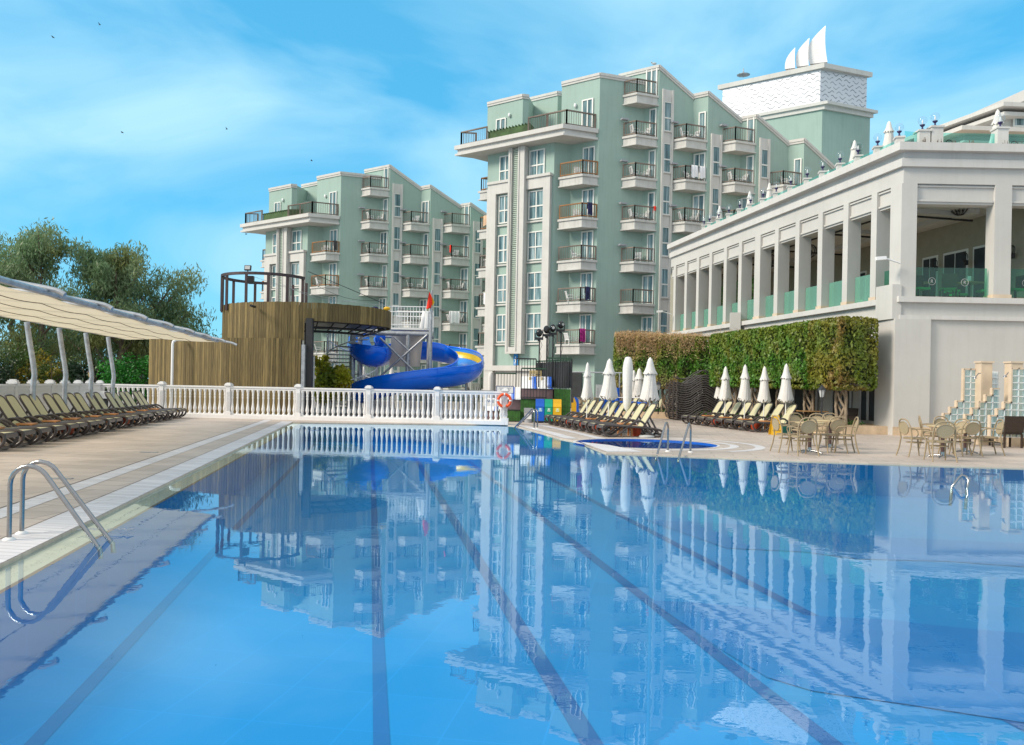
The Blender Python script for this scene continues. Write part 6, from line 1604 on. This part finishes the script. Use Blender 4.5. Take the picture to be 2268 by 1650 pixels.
euc(-70, 42, 560, 3.0, 7, 'eucalyptus tree partly outside the left picture edge', .2, 4500)
euc(150, 50, 640, 3.0, 8, 'darker low eucalyptus behind the tall ones, seen between the shade posts', .15, 6500)
euc(300, 50, 690, 3.0, 9, 'darker low eucalyptus behind the bright hedge', .2, 6000)
def bush(Dx, d, w_, h, label, m_, n, seed, cat='bush', size=.14, z0=.0, nm='bush', dep=1.2):
    c = V3(Pt(Dx, 860, d), 0); t = thing(nm, label, cat, c); rn = random.Random(seed)
    q = MB()
    for k in range(6): a = rn.uniform(0, 6.28); q.tube([c, c+V((math.cos(a)*w_*.2, math.sin(a)*.3, h*.5)), c+V((math.cos(a)*w_*.35, math.sin(a)*.5, h*.85))], [.04, .03, .01], 5)
    q.build('stems', M['barkd'], t)
    cl = [(V((rn.uniform(-.42, .42)*w_, rn.uniform(-.4, .4)*dep, rn.uniform(.25, .85)*h)), rn.uniform(.2, .32)*min(w_, h)) for _ in range(16)]
    def smp(rn):
        cc, r = rn.choice(cl); d_ = V((rn.gauss(0, 1), rn.gauss(0, 1), rn.gauss(0, 1))).normalized()*r*(rn.random()**.4); p = c+cc+d_
        return V((p.x, p.y, max(p.z, .05))), None
    q = MB(); leaves(q, n, smp, size, seed, 0, .5); q.build('foliage', m_, t)
M['brightl'] = leafmat('bright_hedge_leaf', (.015, .15, .01), (.03, .22, .015), None, .7)
M['lemonl'] = leafmat('lemon_leaf', (.04, .09, .012), (.07, .11, .015), (.30, .22, .01), 1.1)
M['darkl'] = leafmat('dark_shrub_leaf', (.012, .035, .012), (.02, .055, .02), None, .8)
M['bambl'] = leafmat('bamboo_leaf', (.55, .56, .05), (.68, .56, .05), (.36, .48, .08), .8, .45)
bush(283, 39.5, 2.5, 2.45, 'bright green dense hedge bush left of the wooden tower', M['brightl'], 5200, 31)
bush(200, 39.8, 1.8, 2.3, 'dark green conifer hedge left of the bright hedge', M['darkl'], 3200, 32, size=.2)
bush(60, 41, 3.0, 3.1, 'lemon tree with yellow fruit and leaves behind the left balustrade', M['lemonl'], 5200, 33, 'tree', nm='lemon_tree')
bush(118, 40, 1.6, 2.6, 'dark shrub beside the lemon tree, behind the second shade post', M['lemonl'], 2400, 36)
bush(-10, 40, 2.2, 2.6, 'dark shrub at the far left behind the balustrade', M['darkl'], 2200, 37)
bush(733, 42, 1.7, 2.7, 'yellow green bamboo clump in front of the farther hotel, under the tower deck', M['bambl'], 4200, 34, 'bamboo', .2, nm='bamboo')
bush(712, 42.6, .9, 3.3, 'taller thin bamboo stems rising left of the clump', M['bambl'], 900, 35, 'bamboo', .2, nm='bamboo')
# sea of low greenery beyond
def smp_far(rn): return V((rn.uniform(-60, -18), rn.uniform(54, 60), abs(rn.gauss(0, .9)))), None
q = MB(); leaves(q, 9000, smp_far, .5, 77, 0, .5); tag(q.build('scrub', M['darkl']), kind='stuff')
# aloe-like pot plants by the nearer hotel
for k, (x, lb) in enumerate([(1052, 'spiky bare plant in front of the nearer hotel, right of the slide end')]):
    c = V3(Pt(x, 880, 44), 0); q = MB(); rn = random.Random(k)
    for j in range(9): a = rn.uniform(0, 6.28); q.tube([c+V((0,0,.2)), c+V((math.cos(a)*.25, math.sin(a)*.2, .9)), c+V((math.cos(a)*.45, math.sin(a)*.3, 1.35+rn.uniform(0,.3)))], [.05, .035, .01], 5)
    tag(q.build('spiky_plant', mat('spiky_green', (.12, .13, .07), .7)), lb, 'plant')
# weeds on the roof terrace edge
for k, (x, y, w_) in enumerate([(2046, 316, 4), (2082, 318, 12), (2115, 319, 10), (2152, 321, 10), (2228, 322, 10), (2256, 323, 10)]):
    p = Pt(x, y, 27.0*K); rn = random.Random(k); q = MB()
    for j in range(12):
        b = p+V((rn.uniform(-1, 1)*w_*.012, 0, 0)); q.tube([V((b.x, b.y, 10.3)), b+V((rn.uniform(-.05,.05), 0, rn.uniform(.02, .2)))], .008, 4)
    tag(q.build('dry_plant', M['barkd']), 'dry dark weed on the roof edge, '+('leftmost' if k == 0 else ORD[k]+' from left'), 'plant', 'dry weeds along the roof edge')

# ------------------------------------------------------------ shade sail at left
sh = thing('shade_canopy', 'cream shade sail on bent grey posts over the left lounger row', 'canopy', (-14.5, 22, 0))
pbx = lambda d: -13.9-.17*(d-30)
def cpt(d, s, dz=0):
    """s from 0 at the post line to 1 at the pool side edge"""
    dl = (d-30.0)/2.3
    z = 2.90-.21*s+.05*math.sin(math.pi*s)
    return V((pbx(d)+4.05*s, d+.69*s*.0, z+dz))
q = MB(); vs = []; ND, NS = 60, 12
d0_, d1_ = 7.0, 28.6
for i in range(ND+1):
    for j in range(NS+1):
        s = j/NS; d = d0_+(d1_+1.4-3.6*s-d0_)*i/ND; ph = ((d-28.6)/2.3) % 1.0; sag = -.05*math.sin(math.pi*ph)*(.3+.7*s); vs.append(cpt(d, s*.97+.0, sag))
n1 = len(vs); vs2 = [v+V((0,0,-.012)) for v in vs]
q.add(vs, [(i*(NS+1)+j, i*(NS+1)+j+1, (i+1)*(NS+1)+j+1, (i+1)*(NS+1)+j) for i in range(ND) for j in range(NS)], True)
q.build('fabric', M['cream'], sh)
q = MB()
for j in (3, 6, 9):
    pts = [cpt(d0_+(d1_+1.4-3.6*j/NS-d0_)*i/ND, j/NS*.97, -.05*math.sin(math.pi*(((d0_+(d1_+1.4-3.6*j/NS-d0_)*i/ND)-28.6)/2.3 % 1.0))*(.3+.7*j/NS)-.012) for i in range(ND+1)]; q.tube(pts, .007, 4)
q.build('seam', mat('seam_brown', (.12, .08, .05), .8), sh)
q = MB()
for s, r in ((0, .045), (.97, .05)): q.tube([cpt(d0_+(d1_+1.4-3.6*s-d0_)*i/ND, s, .03) for i in range(ND+1)], r, 8)
q.build('edge_pipe', M['galv'], sh)
for k in range(0, 9):
    d = 28.6-k*2.3
    if d < 7.5: continue
    pts = [cpt(d, -.03, .03)]+[cpt(d+.0, s, .05+.13*math.sin(math.pi*s*.92)) for s in (.15, .3, .45, .6, .75, .88, 1.0)]
    e = pts[-1]; pts.append(e+V((.16, 0, -.07)))
    MB().tube(catm(pts, 3), .04, 8).build('rafter_pipe', M['galv'], sh)
for k in range(0, 8):
    d = 28.6-k*2.3*.98
    b = V((pbx(d), d, 0)); t_ = cpt(d, .0, 0)+V((-.12, 0, 0))
    pts = [b, b+V((0, 0, 1.25)), b+V((.02, 0, 1.6)), t_+V((.0, 0, -.5)), t_+V((-.08,0,0))]
    MB().tube(catm([V(p) for p in pts], 4), .068, 12).build('post', M['galv'], sh)

# ------------------------------------------------------------ green stage with railings
def S_(x, y, d): return Pt(1063.2+.11458*x, 767.9+.11458*y, d)
d1s, d2s, d3s = 34.8, 35.2, 35.2
sg = thing('stage', 'stepped stage clad in green vertical boards behind the bins', 'stage', V3(S_(1100, 1460, 36), 0))
xa, xb_, xc, xd = S_(370, 1300, d1s).x, S_(780, 1300, d1s).x, S_(1280, 900, d1s).x, S_(1765, 900, d1s).x
q = MB()
for x0, x1, zt_, dd in ((xa, xb_, .50, 34.8), (xb_, xc+.35, .98, 35.0), (xc+.35, xd, 1.42, 35.2)):
    x = x0
    rn = random.Random(int(x0*10)+50)
    while x < x1-.01:
        w_ = min(.115, x1-x); q.box((x, dd+rn.uniform(0, .01), .04), (x+w_-.008, dd+.03, zt_-.02)); x += w_
q.build('board_cladding', M['stageg'], sg)
q = MB(); q.box((xa, 34.83, 0), (xb_, 38.5, .46)); q.box((xb_, 35.03, 0), (xc+.35, 38.5, .94)); q.box((xc+.35, 35.23, 0), (xd, 38.5, 1.38)); q.box((xa, 34.79, .47), (xb_, 34.85, .51)); q.box((xb_, 34.97, .95), (xc+.35, 35.05, .99)); q.build('platform', M['black'], sg)
def rl2(a, b, z0, h, label, n, green=True, scr=None):
    a, b = V(a), V(b); t = thing('stage_railing', label, 'railing', (a.x, a.y, z0), 'black metal railings on the stage')
    q = MB(); q.beam(a+V((0,0,z0+h)), b+V((0,0,z0+h)), .05, .06); q.build('top_rail', mat('dark_green_metal', (.02, .06, .03), .5) if green else M['black'], t)
    q = MB(); q.beam(a+V((0,0,z0+.05)), b+V((0,0,z0+.05)), .04, .04)
    for k in range(n+1): p = a.lerp(b, k/n); q.beam(p+V((0,0,z0)), p+V((0,0,z0+h)), .045 if k in (0, n) else .024, .045 if k in (0, n) else .024)
    q.build('bars', M['black'], t)
    if scr: q = MB(); q.beam(a+V((0,.03,z0+h*.5)), b+V((0,.03,z0+h*.5)), .01, h*.9); q.build('screen_cloth', M['blind'], t)
X = lambda x, d=35: S_(x, 800, d).x
rl2((X(795), 35.0, 0), (X(1278), 35.0, 0), .98, 1.26, 'front black railing with green top, in front of the beige chair and daybeds', 8)
rl2((X(1285), 35.25, 0), (X(1768), 35.25, 0), 1.42, 1.28, 'highest front railing at the right end of the stage', 9)
rl2((X(1768, 35.3), 35.3, 0), (X(1075, 38.2), 38.2, 0), 1.42, 1.22, 'side railing with black screen cloth running back at the right end of the stage', 16, True, True)
rl2((X(692, 37.6), 37.6, 0), (X(1075, 37.6), 37.6, 0), .98, 1.75, 'tall rear railing behind the beige chair', 7, False)
rl2((X(290, 37.2), 37.2, 0), (X(692, 37.2), 37.2, 0), .50, 1.55, 'left rear railing above the white notice board', 7)
# day beds
def daybed(x0, x1, z0, d, label):
    a, b = X(x0, d), X(x1, d); t = thing('daybed', label, 'daybed', (a, d, z0), 'white and blue padded daybeds on brown boxes')
    q = MB(); q.box((a, d, z0), (b, d+1.3, z0+.42)); q.build('box_base', M['skirt'], t)
    w_ = (b-a)/2
    for k in (0, 1):
        x = a+w_*k; prof = [(0,.42),(.1,.47),(.35,.47),(.75,.50),(1.0,.66),(1.2,.92),(1.3,.95),(1.3,.80),(1.05,.5),(.9,.42)]
        for xs, xe, m_ in ((x+.02, x+w_*.70, M['whitepl']), (x+w_*.70, x+w_*.84, mat('pale_blue_pad', (.22, .34, .75), .7) if 'pbl' not in M else M['pbl']), (x+w_*.84, x+w_-.02, M['blue'])):
            q = MB(); n = len(prof); q.add([(xs, d-.04+y, z0+z) for y, z in prof]+[(xe, d-.04+y, z0+z) for y, z in prof], [tuple(range(n)), tuple(range(n, 2*n))[::-1]]+[(i, n+i, n+(i+1) % n, (i+1) % n) for i in range(n)]); q.build('cushion', m_, t)
daybed(800, 1410, .98, 35.5, 'upper pair of white and blue padded daybeds behind the front stage railing')
daybed(430, 930, .50, 35.3, 'lower pair of white and blue daybeds on a mauve box, right of the life ring')
daybed(100, 600, .0, 35.6, 'lowest pair of white daybeds behind the balustrade end, left of the life ring')
# beige monobloc chair
p = V((X(1070, 36.8), 36.8, 1.25)); ch = thing('armchair', 'beige plastic armchair standing on the stage behind the railing', 'chair', p)
q = MB(); q.obox(p+V((0,0,.42)), (.5, .48, .05)); q.build('seat', M['beige'], ch)
q = MB(); q.obox(p+V((0,.24,.90)), (.52, .05, .10)); q.obox(p+V((0,.22,.50)), (.5, .05, .08))
for x in (-.23, .23): q.obox(p+V((x,.23,.68)), (.07, .05, .42))
for k in range(4): q.obox(p+V((0,.23,.58+k*.08)), (.42, .03, .045))
q.build('backrest', M['beige'], ch)
for x in (-.26, .26):
    MB().obox(p+V((x,0,.64)), (.06, .5, .04)).build('armrest', M['beige'], ch)
    for y in (-.22, .22): MB().beam(p+V((x,y,-.25)), p+V((x,y,.63)), .06, .05).build('leg', M['beige'], ch)
# notice board with rounded frame
p = S_(480, 830, 35.0); nb2 = thing('notice_board', 'white framed notice board with blue border behind the end of the balustrade', 'board', p)
MB().obox(p, (.72, .03, .30)).build('panel', M['whitepl'], nb2)
q = MB()
for dx, dz, w_, h_ in ((0, .15, .74, .02), (0, -.15, .74, .02), (-.36, 0, .02, .3), (.36, 0, .02, .3)): q.obox(p+V((dx,-.02,dz)), (w_, .02, h_))
q.build('border', mat('navy_border', (.02, .04, .2), .5), nb2)
q = MB()
for k in range(3): q.obox(p+V((0,-.02,.07-k*.07)), (.5-.08*k, .008, .02))
q.build('print', M['grey'], nb2)
# banner lettering on the daybed skirt behind the balusters
p = S_(205, 1080, 35.4); bn = thing('banner', 'white cloth with blue letters seen through the balustrade beside the life ring', 'banner', p)
MB().obox(p+V((0,0,0)), (.62, .02, .32)).build('cloth', M['whitepl'], bn); text_mb('W E', .16, p+V((0,-.014,.05)), (1,0,0), (0,0,1)).build('lettering', mat('teal_ink', (.0, .12, .32), .6), bn)
# bins
def rbin(x0, x1, m_, lm, lb, d=34.1):
    a, b = S_(x0, 1200, d).x, S_(x1, 1200, d).x; t = thing('recycling_bin', lb, 'bin', ((a+b)/2, d, 0), 'recycling bins in front of the green stage')
    q = MB(); w_ = b-a; n = 6
    prof = [(0,.08),(0,.66),(.06,.80),(.10,.96),(.36,.98),(.42,.90),(.42,.08)]; n = len(prof)
    q.add([(a, d+y, z) for y, z in prof]+[(b, d+y, z) for y, z in prof], [tuple(range(n)), tuple(range(n, 2*n))[::-1]]+[(i, n+i, n+(i+1) % n, (i+1) % n) for i in range(n)]); q.build('body', m_, t)
    q = MB(); q.box((a-.005, d-.01, .655), (b+.005, d+.43, .675)); q.build('lid_seam', m_, t)
    q = MB(); q.box((a+w_*.28, d-.008, .46), (b-w_*.22, d, .62)); lo = q.build('sticker', lm, t)
    q = MB(); q.obox(((a+b)/2+.01, d-.012, .50), (w_*.36, .004, .03)); q.obox(((a+b)/2+.01, d-.012, .57), (w_*.2, .004, .06)); q.build('sticker_print', M['whitepl'], lo)
    q = MB(); q.box((a+.02, d+.02, 0), (b-.02, d+.4, .08)); q.build('foot', M['black'], t)
rbin(1078, 1242, M['blue'], mat('sticker_blue', (.08, .4, .8), .5), 'blue recycling bin with pale sticker, left of three')
rbin(1250, 1402, M['teal'], mat('sticker_green', (.1, .5, .3), .5), 'green recycling bin with recycling sticker, middle of three')
rbin(1412, 1574, M['yellow'], mat('sticker_yellow', (.8, .75, .05), .5), 'yellow recycling bin with yellow sticker, right of three')
p = G(1170, 936); gb = thing('waste_bin', 'small grey litter bin behind the far right pool ladder', 'bin', p); MB().lathe([(.16,0),(.18,.42),(.19,.44)], 16, tuple(p)).build('body', M['grey'], gb); MB().obox(p+V((0,0,.52)), (.36, .3, .16)).build('lid', M['grey'], gb); MB().obox(p+V((.02,-.175,.25)), (.2, .02, .2)).build('label_sheet', M['whitepl'], gb)
# moving head stage lights on poles
for k, (x, yb, r_) in enumerate([(770, 200, .3), (850, 165, -.2), (915, 150, .1), (1000, 115, .5)]):
    Dx = 1033.7+.2083*x; Dy = 697+.2083*yb; d = 36.0+.25*k; c = Pt(Dx, Dy, d); zb = [0.5, .98, .98, 1.3][k]
    t = thing('stage_light', 'black moving head stage light on a thin pole, '+('leftmost of four' if k == 0 else ('highest and rightmost of four' if k == 3 else ORD[k]+' from left of four')), 'stage light', (c.x, d, zb), 'moving head lights on poles')
    MB().tube([(c.x+.02, d, zb), (c.x+.02, d, c.z-.3)], .028, 8).build('pole', M['black'], t)
    q = MB(); q.obox(c+V((0,0,-.22)), (.36, .24, .10)); q.obox(c+V((0,0,-.30)), (.12, .12, .08)); q.build('base', M['black'], t)
    q = MB()
    for s_ in (-1, 1): q.beam(c+V((s_*.15,0,-.2)), c+V((s_*.17,0,.02)), .04, .10)
    q.build('yoke', M['black'], t)
    q = MB(); q.sphere(c+V((0,0,.03)), .155, 14, 10, (.9, 1.0, 1.15)); ho = q.build('head', mat('gloss_black', (.012, .012, .014), .2), t)
    q = MB(); e = V((math.sin(r_), -math.cos(r_), 0)); q.tube([c+e*.1+V((0,0,.04)), c+e*.19+V((0,0,.04))], .09, 14); q.build('lens_ring', M['black'], ho)
    q = MB(); q.tube([c+e*.185+V((0,0,.04)), c+e*.196+V((0,0,.04))], .06, 14); q.build('lens', M['conc'] if k in (2, 3) else M['black'], ho)
    q = MB(); q.tube([c+V((.05,0,-.3)), c+V((.14,0,-.5)), c+V((.04,0,-.75)), c+V((.1,0,-1.0)), c+V((.03,0,-1.3))], .008, 4); q.build('cable', M['black'], t)
# yellow and blue play panel, blue frame, white awning frame
p = G(1274, 916); t = thing('play_panel', 'yellow and blue shaped play panel right of the green stage', 'panel', p)
q = MB(); q.box((p.x-.22, p.y-.02, 0), (p.x+.06, p.y+.1, .62)); q.prism([(p.x-.1,p.y-.02),(p.x+.06,p.y-.02),(p.x+.06,p.y+.1),(p.x-.1,p.y+.1)], .62, .9); q.build('yellow_side', M['yellow'], t)
q = MB(); n = 9; pr_ = [(.06,0),(.20,.0),(.24,.12),(.18,.25),(.20,.5),(.17,.8),(.06,.93),(-.08,.96),(-.06,.88),(.06,.6)]; n = len(pr_); q.add([(p.x+x, p.y-.05, z) for x, z in pr_]+[(p.x+x, p.y+.12, z) for x, z in pr_], [tuple(range(n)), tuple(range(n, 2*n))[::-1]]+[(i, n+i, n+(i+1) % n, (i+1) % n) for i in range(n)]); q.build('blue_side', M['blue'], t)
t = thing('blue_frame', 'low blue steel frame on two thick legs behind the front lounger row', 'frame', V3(Pt(1338, 900, 38.5), 0)); 
q = MB(); q.beam(Pt(1328, 888, 38), Pt(1432, 893, 36.5), .07, .09); q.build('beam', M['blue'], t)
for x in (1338, 1367): X_ = Pt(x, 880, 38.5).x; MB().tube([(X_, 38.5, 0), (X_, 38.5, 1.5)], .11, 10).build('leg', M['blue'], t)
q = MB(); q.tube([Pt(1330, 880, 38.2), Pt(1432, 881, 37)], .02, 6); q.build('cross_bar', M['whitepl'], t)
t = thing('awning_frame', 'thin white horizontal pole frame between the stage and the parasols', 'frame', V3(Pt(1372, 900, 39), 0))
q = MB(); q.tube([Pt(1265, 824, 39.5), Pt(1378, 826, 39)], .035, 6); X_ = Pt(1372, 860, 39).x; q.tube([(X_, 39, 0), (X_, 39, Pt(1372, 826, 39).z)], .035, 6); q.build('poles', M['galv'], t)

# ------------------------------------------------------------ glass block showers at right
M['gblock'] = glassmat('glass_block', (.80, .88, .90), .25, .12)
sw = thing('shower_wall', 'outdoor shower of stepped glass block walls and travertine pillars at right', 'shower', V3(Pt(2230, 950, 25), 0))
B_ = .1925
def blocks(x0, d, cols, skewy=0.0, wd=B_, base=.30, edge=True):
    """cols: number of blocks high for each column from left to right"""
    gl_ = MB(); mo_ = MB(); ed = MB()
    for i, h in enumerate(cols):
        for j in range(h):
            a = V((x0+i*wd, d+skewy*i, base+j*B_)); e = .012
            gl_.add([a+V((e,0,e)), a+V((wd-e,skewy,e)), a+V((wd-e,skewy,B_-e)), a+V((e,0,B_-e)), a+V((e,.08,e)), a+V((wd-e,.08+skewy,e)), a+V((wd-e,.08+skewy,B_-e)), a+V((e,.08,B_-e))], [(0,1,2,3),(7,6,5,4)])
            mo_.beam(a+V((0,.04,0)), a+V((wd,.04+skewy,0)), .09, .022); mo_.beam(a+V((0,.04,0)), a+V((0,.04,B_)), .022, .09)
        a = V((x0+i*wd, d+skewy*i, base+h*B_)); prev = cols[i-1] if i else 0
        if edge:
            ed.beam(a+V((-.03,.04,.02)), a+V((wd,.04+skewy,.02)), .13, .04)
            if h > prev: ed.beam(a+V((-.02,.04,.02)), V((a.x-.02, a.y+.04, base+prev*B_)), .04, .13)
    gl_.build('glass_blocks', M['gblock'], sw); mo_.build('mortar_grid', M['whitepl'], sw)
    if edge: ed.build('stone_edging', M['marble'], sw)
f = lambda x, d: Pt(1996.5+.1432*x, 880, d).x
dS = 25.0
blocks(f(670, dS), dS, [3, 4, 5, 10, 10])
blocks(f(1340, dS+.9), dS+.9, [10]*7, .10, .105, edge=False)
dS2 = 24.2
blocks(f(1005, dS2), dS2, [3, 4, 5, 6, 7])
dS3 = 23.6
blocks(f(1390, dS3), dS3, [3, 4, 5, 10, 10, 10, 10])
for x0, x1, d, zt_ in ((1195, 1395, 24.8, 2.43), (1655, 1865, 24.3, 2.42)):
    a, b = f(x0, d), f(x1, d); q = MB(); q.box((a, d-.12, 0), (b-.06, d+.22, zt_)); q.box((a-.03, d-.15, zt_), (b-.02, d+.25, zt_+.05)); q.build('pillar', M['marble'], sw)
for x, y, d in ((1225, 330, 24.6), (1690, 310, 24.1)):
    a = Pt(1996.5+.1432*x, 779.7+.1432*y, d); q = MB(); q.tube([a, a+V((-.1, -.08, .0)), a+V((-.2, -.12, -.10))], .014, 6); q.lathe([(.015,.06),(.02,.03),(.055,.0),(.055,-.015)], 12, tuple(a+V((-.24, -.14, -.14)))); q.build('shower_head', M['steel'], sw)
q = MB(); a, b = G(2150, 976), G(2330, 993); c1, c2 = b+V((0,3.2,0)), a+V((0,1.6,0)); q.prism([(p.x, p.y) for p in (V((15.29, 26.61, 0)), V((14.92, 24.29, 0)), V((14.54, 20.87, 0)), V((19, 20.5, 0)), V((19, 28.2, 0)), V((16.2, 27.9, 0)))], 0, .26)
tag(q.build('planter_kerb', M['stone']), 'low travertine planter kerb below the glass block showers', 'planter')
def smp_s(rn):
    t = rn.random(); return V((15.35-.8*t+rn.uniform(.12, 1.0), 26.6-5.6*t, .27+abs(rn.gauss(.02, .07)))), None
q = MB(); leaves(q, 3000, smp_s, .11, 9, -.3, .4); tag(q.build('ground_cover', M['gcover']), kind='stuff')

# ------------------------------------------------------------ things inside the upstairs restaurant
def cage_lamp(c, R, label, name='chandelier', top=8.55):
    t = thing(name, label, 'lamp', c, 'round iron cage lamps in the restaurant'); q = MB()
    for k in range(6):
        a = k*math.pi/6; q.tube([c+V((R*math.cos(a)*math.cos(th), R*math.sin(a)*math.cos(th), R*math.sin(th)*.95)) for th in [j*2*math.pi/20 for j in range(20)]], .014, 5, True)
    q.tube([c+V((0,0,R)), V((c.x, c.y, top))], .012, 5); q.build('cage', M['black'], t)
    q = MB()
    for k in range(5): a = k*1.256; q.tube([c+V((.12*math.cos(a), .12*math.sin(a), -.18)), c+V((.12*math.cos(a), .12*math.sin(a), .02))], .02, 6)
    q.build('candles', M['black'], t)
cage_lamp(Pt(2126, 459, 28.8*K), .33, 'iron cage chandelier under the ceiling seen through the front opening')
cage_lamp(Pt(1982, 494, 30.8*K), .33, 'iron cage chandelier seen beside the near corner pillar')
cage_lamp(Pt(1793, 556, 35.0*K), .33, 'iron cage chandelier seen through the middle of the colonnade'); cage_lamp(Pt(1708, 577, 38.5*K), .33, 'iron cage chandelier furthest along the colonnade')
for x, y, d, lb in ((2070, 583, 31.7, 'iron wall sconce left of the wide terrace door'), (2137, 569, 30.2, 'iron wall sconce between the two nearer terrace doors'), (2241, 553, 28.2, 'iron wall sconce in the second front opening')):
    p = Pt(x, y, d*K-.25); t = thing('wall_sconce', lb, 'lamp', p, 'iron wall sconces in the restaurant'); q = MB()
    for k in range(4): a = k*math.pi/4; q.tube([p+V((.11*math.cos(a)*math.cos(th), .11*math.sin(a)*math.cos(th), .17*math.sin(th))) for th in [j*2*math.pi/16 for j in range(16)]], .012, 5, True)
    q.tube([p+V((0,0,-.15)), p+V((.08, .1, -.25)), p+V((.14, .3, -.2))], .02, 5); q.build('cage', M['black'], t); MB().obox(p+V((.16, .2, -.2)), (.10, .16, .2)).build('bracket', M['black'], t)
M['gseat'] = mat('green_seat_cushion', (.02, .42, .12), .7)
def rchair(p, rz, label):
    t = thing('restaurant_chair', label, 'chair', p, 'dark restaurant chairs behind the glass'); c, s_ = math.cos(rz), math.sin(rz)
    R = lambda x, y, z: p+V((x*c-y*s_, x*s_+y*c, z))
    MB().obox(R(0,0,.44), (.48, .46, .08), rz).build('seat', M['gseat'], t); q = MB(); q.obox(R(0,.25,.72), (.5, .05, .50), rz); q.build('backrest', M['wicker'], t)
    for x in (-.22, .22):
        for y in (-.2, .22): MB().beam(R(x,y,0), R(x,y,.42), .04, .04).build('leg', M['wicker'], t)
zf = 4.9
rc_ = [(14.95, 30.7, .1, 'leftmost'), (15.9, 30.6, 2.9, 'second from left, seen from behind'), (16.4, 31.3, 1.4, 'third from left, behind the wooden table'), (17.5, 31.0, -1.5, 'fourth from left, turned to the table'), (17.2, 32.3, .1, 'fifth from left, beyond the table'), (15.3, 32.3, .3, 'sixth, in the back'), (18.3, 30.5, -1.4, 'rightmost, beside the front pillar')]
for x, y, r_, lb in rc_: rchair(V((x, y, zf)), r_, 'dark chair with green seat upstairs behind the glass, '+lb)
for x, y, lb in ((16.95, 31.1, 'nearer'), (15.1, 31.4, 'further left')):
    p = V((x, y, zf)); t = thing('restaurant_table', 'wooden restaurant table behind the green glass, '+lb+' one', 'table', p); MB().obox(p+V((0,0,.74)), (.85, .75, .04), .3).build('table_top', M['woodtop'], t); MB().tube([p, p+V((0,0,.72))], .04, 8).build('pole', M['black'], t); tag(MB().lathe([(.07,.76),(.08,.98),(.05,1.0)], 10, tuple(p)).build('napkin_holder', M['whitepl']), 'white holder standing on the '+lb+' restaurant table behind the glass', 'holder')
for k, (d, off) in enumerate([(31, 2), (33.5, 2.2), (36, 2), (39, 2.3)]):
    p = F3(d, off, zf); rchair(V((p.x, p.y, zf)), .5+k, 'dark restaurant chair with green seat along the colonnade, '+(ORD[k] if k else 'nearest')+(' from the corner' if k else ' the corner'))
for k, d in enumerate((41.5, 39.8, 38.2)):
    c = F3(d, 1.2, zf); t = thing('potted_palm', 'tall potted palm behind the colonnade, '+['furthest', 'middle', 'nearest'][k]+' of three', 'plant', V((c.x, c.y, zf)), 'potted palms behind the colonnade'); MB().lathe([(.2,0),(.26,.45)], 12, (c.x, c.y, zf)).build('pot', M['conc'], t); q = MB()
    def smq(rn): a = rn.uniform(0, 6.28); h = rn.uniform(.5, 2.4); r = .5*math.sin(min(1, h/2.2)*2.6); return V((c.x+r*math.cos(a), c.y+r*math.sin(a), zf+h)), None
    leaves(q, 700, smq, .45, 90+k, .3, .12); q.build('fronds', M['gcover'], t)

# ------------------------------------------------------------ birds
for k, (x, y, lb) in enumerate([(118, 83, 'small dark bird high at the left of the sky'), (221, 55, 'small dark bird near the top left, right of the other'), (271, 294, 'small dark bird gliding in the left half of the sky'), (502, 286, 'small dark bird in the middle of the sky'), (690, 356, 'small dark bird above the farther hotel'), (545, 519, 'small dark bird left of the farther hotel')]):
    p = Pt(x, y, 84); q = MB(); s = .22
    q.tube([p+V((-.12,0,0)), p, p+V((.12,0,.01))], [.01, .035, .012], 6)
    for a in (-1, 1): q.add([p+V((-.04,0,0)), p+V((.05,0,0)), p+V((.02, a*.1, .10)), p+V((-.06+.02*k, a*.34, .06+.10*(k % 2)))], [(0,1,2,3)]); q.add([p+V((-.04,0,-.012)), p+V((.05,0,-.012)), p+V((.02, a*.1, .088)), p+V((-.06+.02*k, a*.34, .05+.10*(k % 2)))], [(3,2,1,0)])
    b_o = q.build('bird', M['black']); tag(b_o, lb, 'bird', 'birds in flight')
p = Pt(1449, 141, 56*K*1.0); q = MB(); q.sphere(p, .12, 8, 6, (1.6, .8, .8)); q.sphere(p+V((-.2,0,.1)), .06, 6, 5); tag(q.build('gull', M['conc']), 'pale gull perched on the apex of the nearer hotel roof', 'bird')
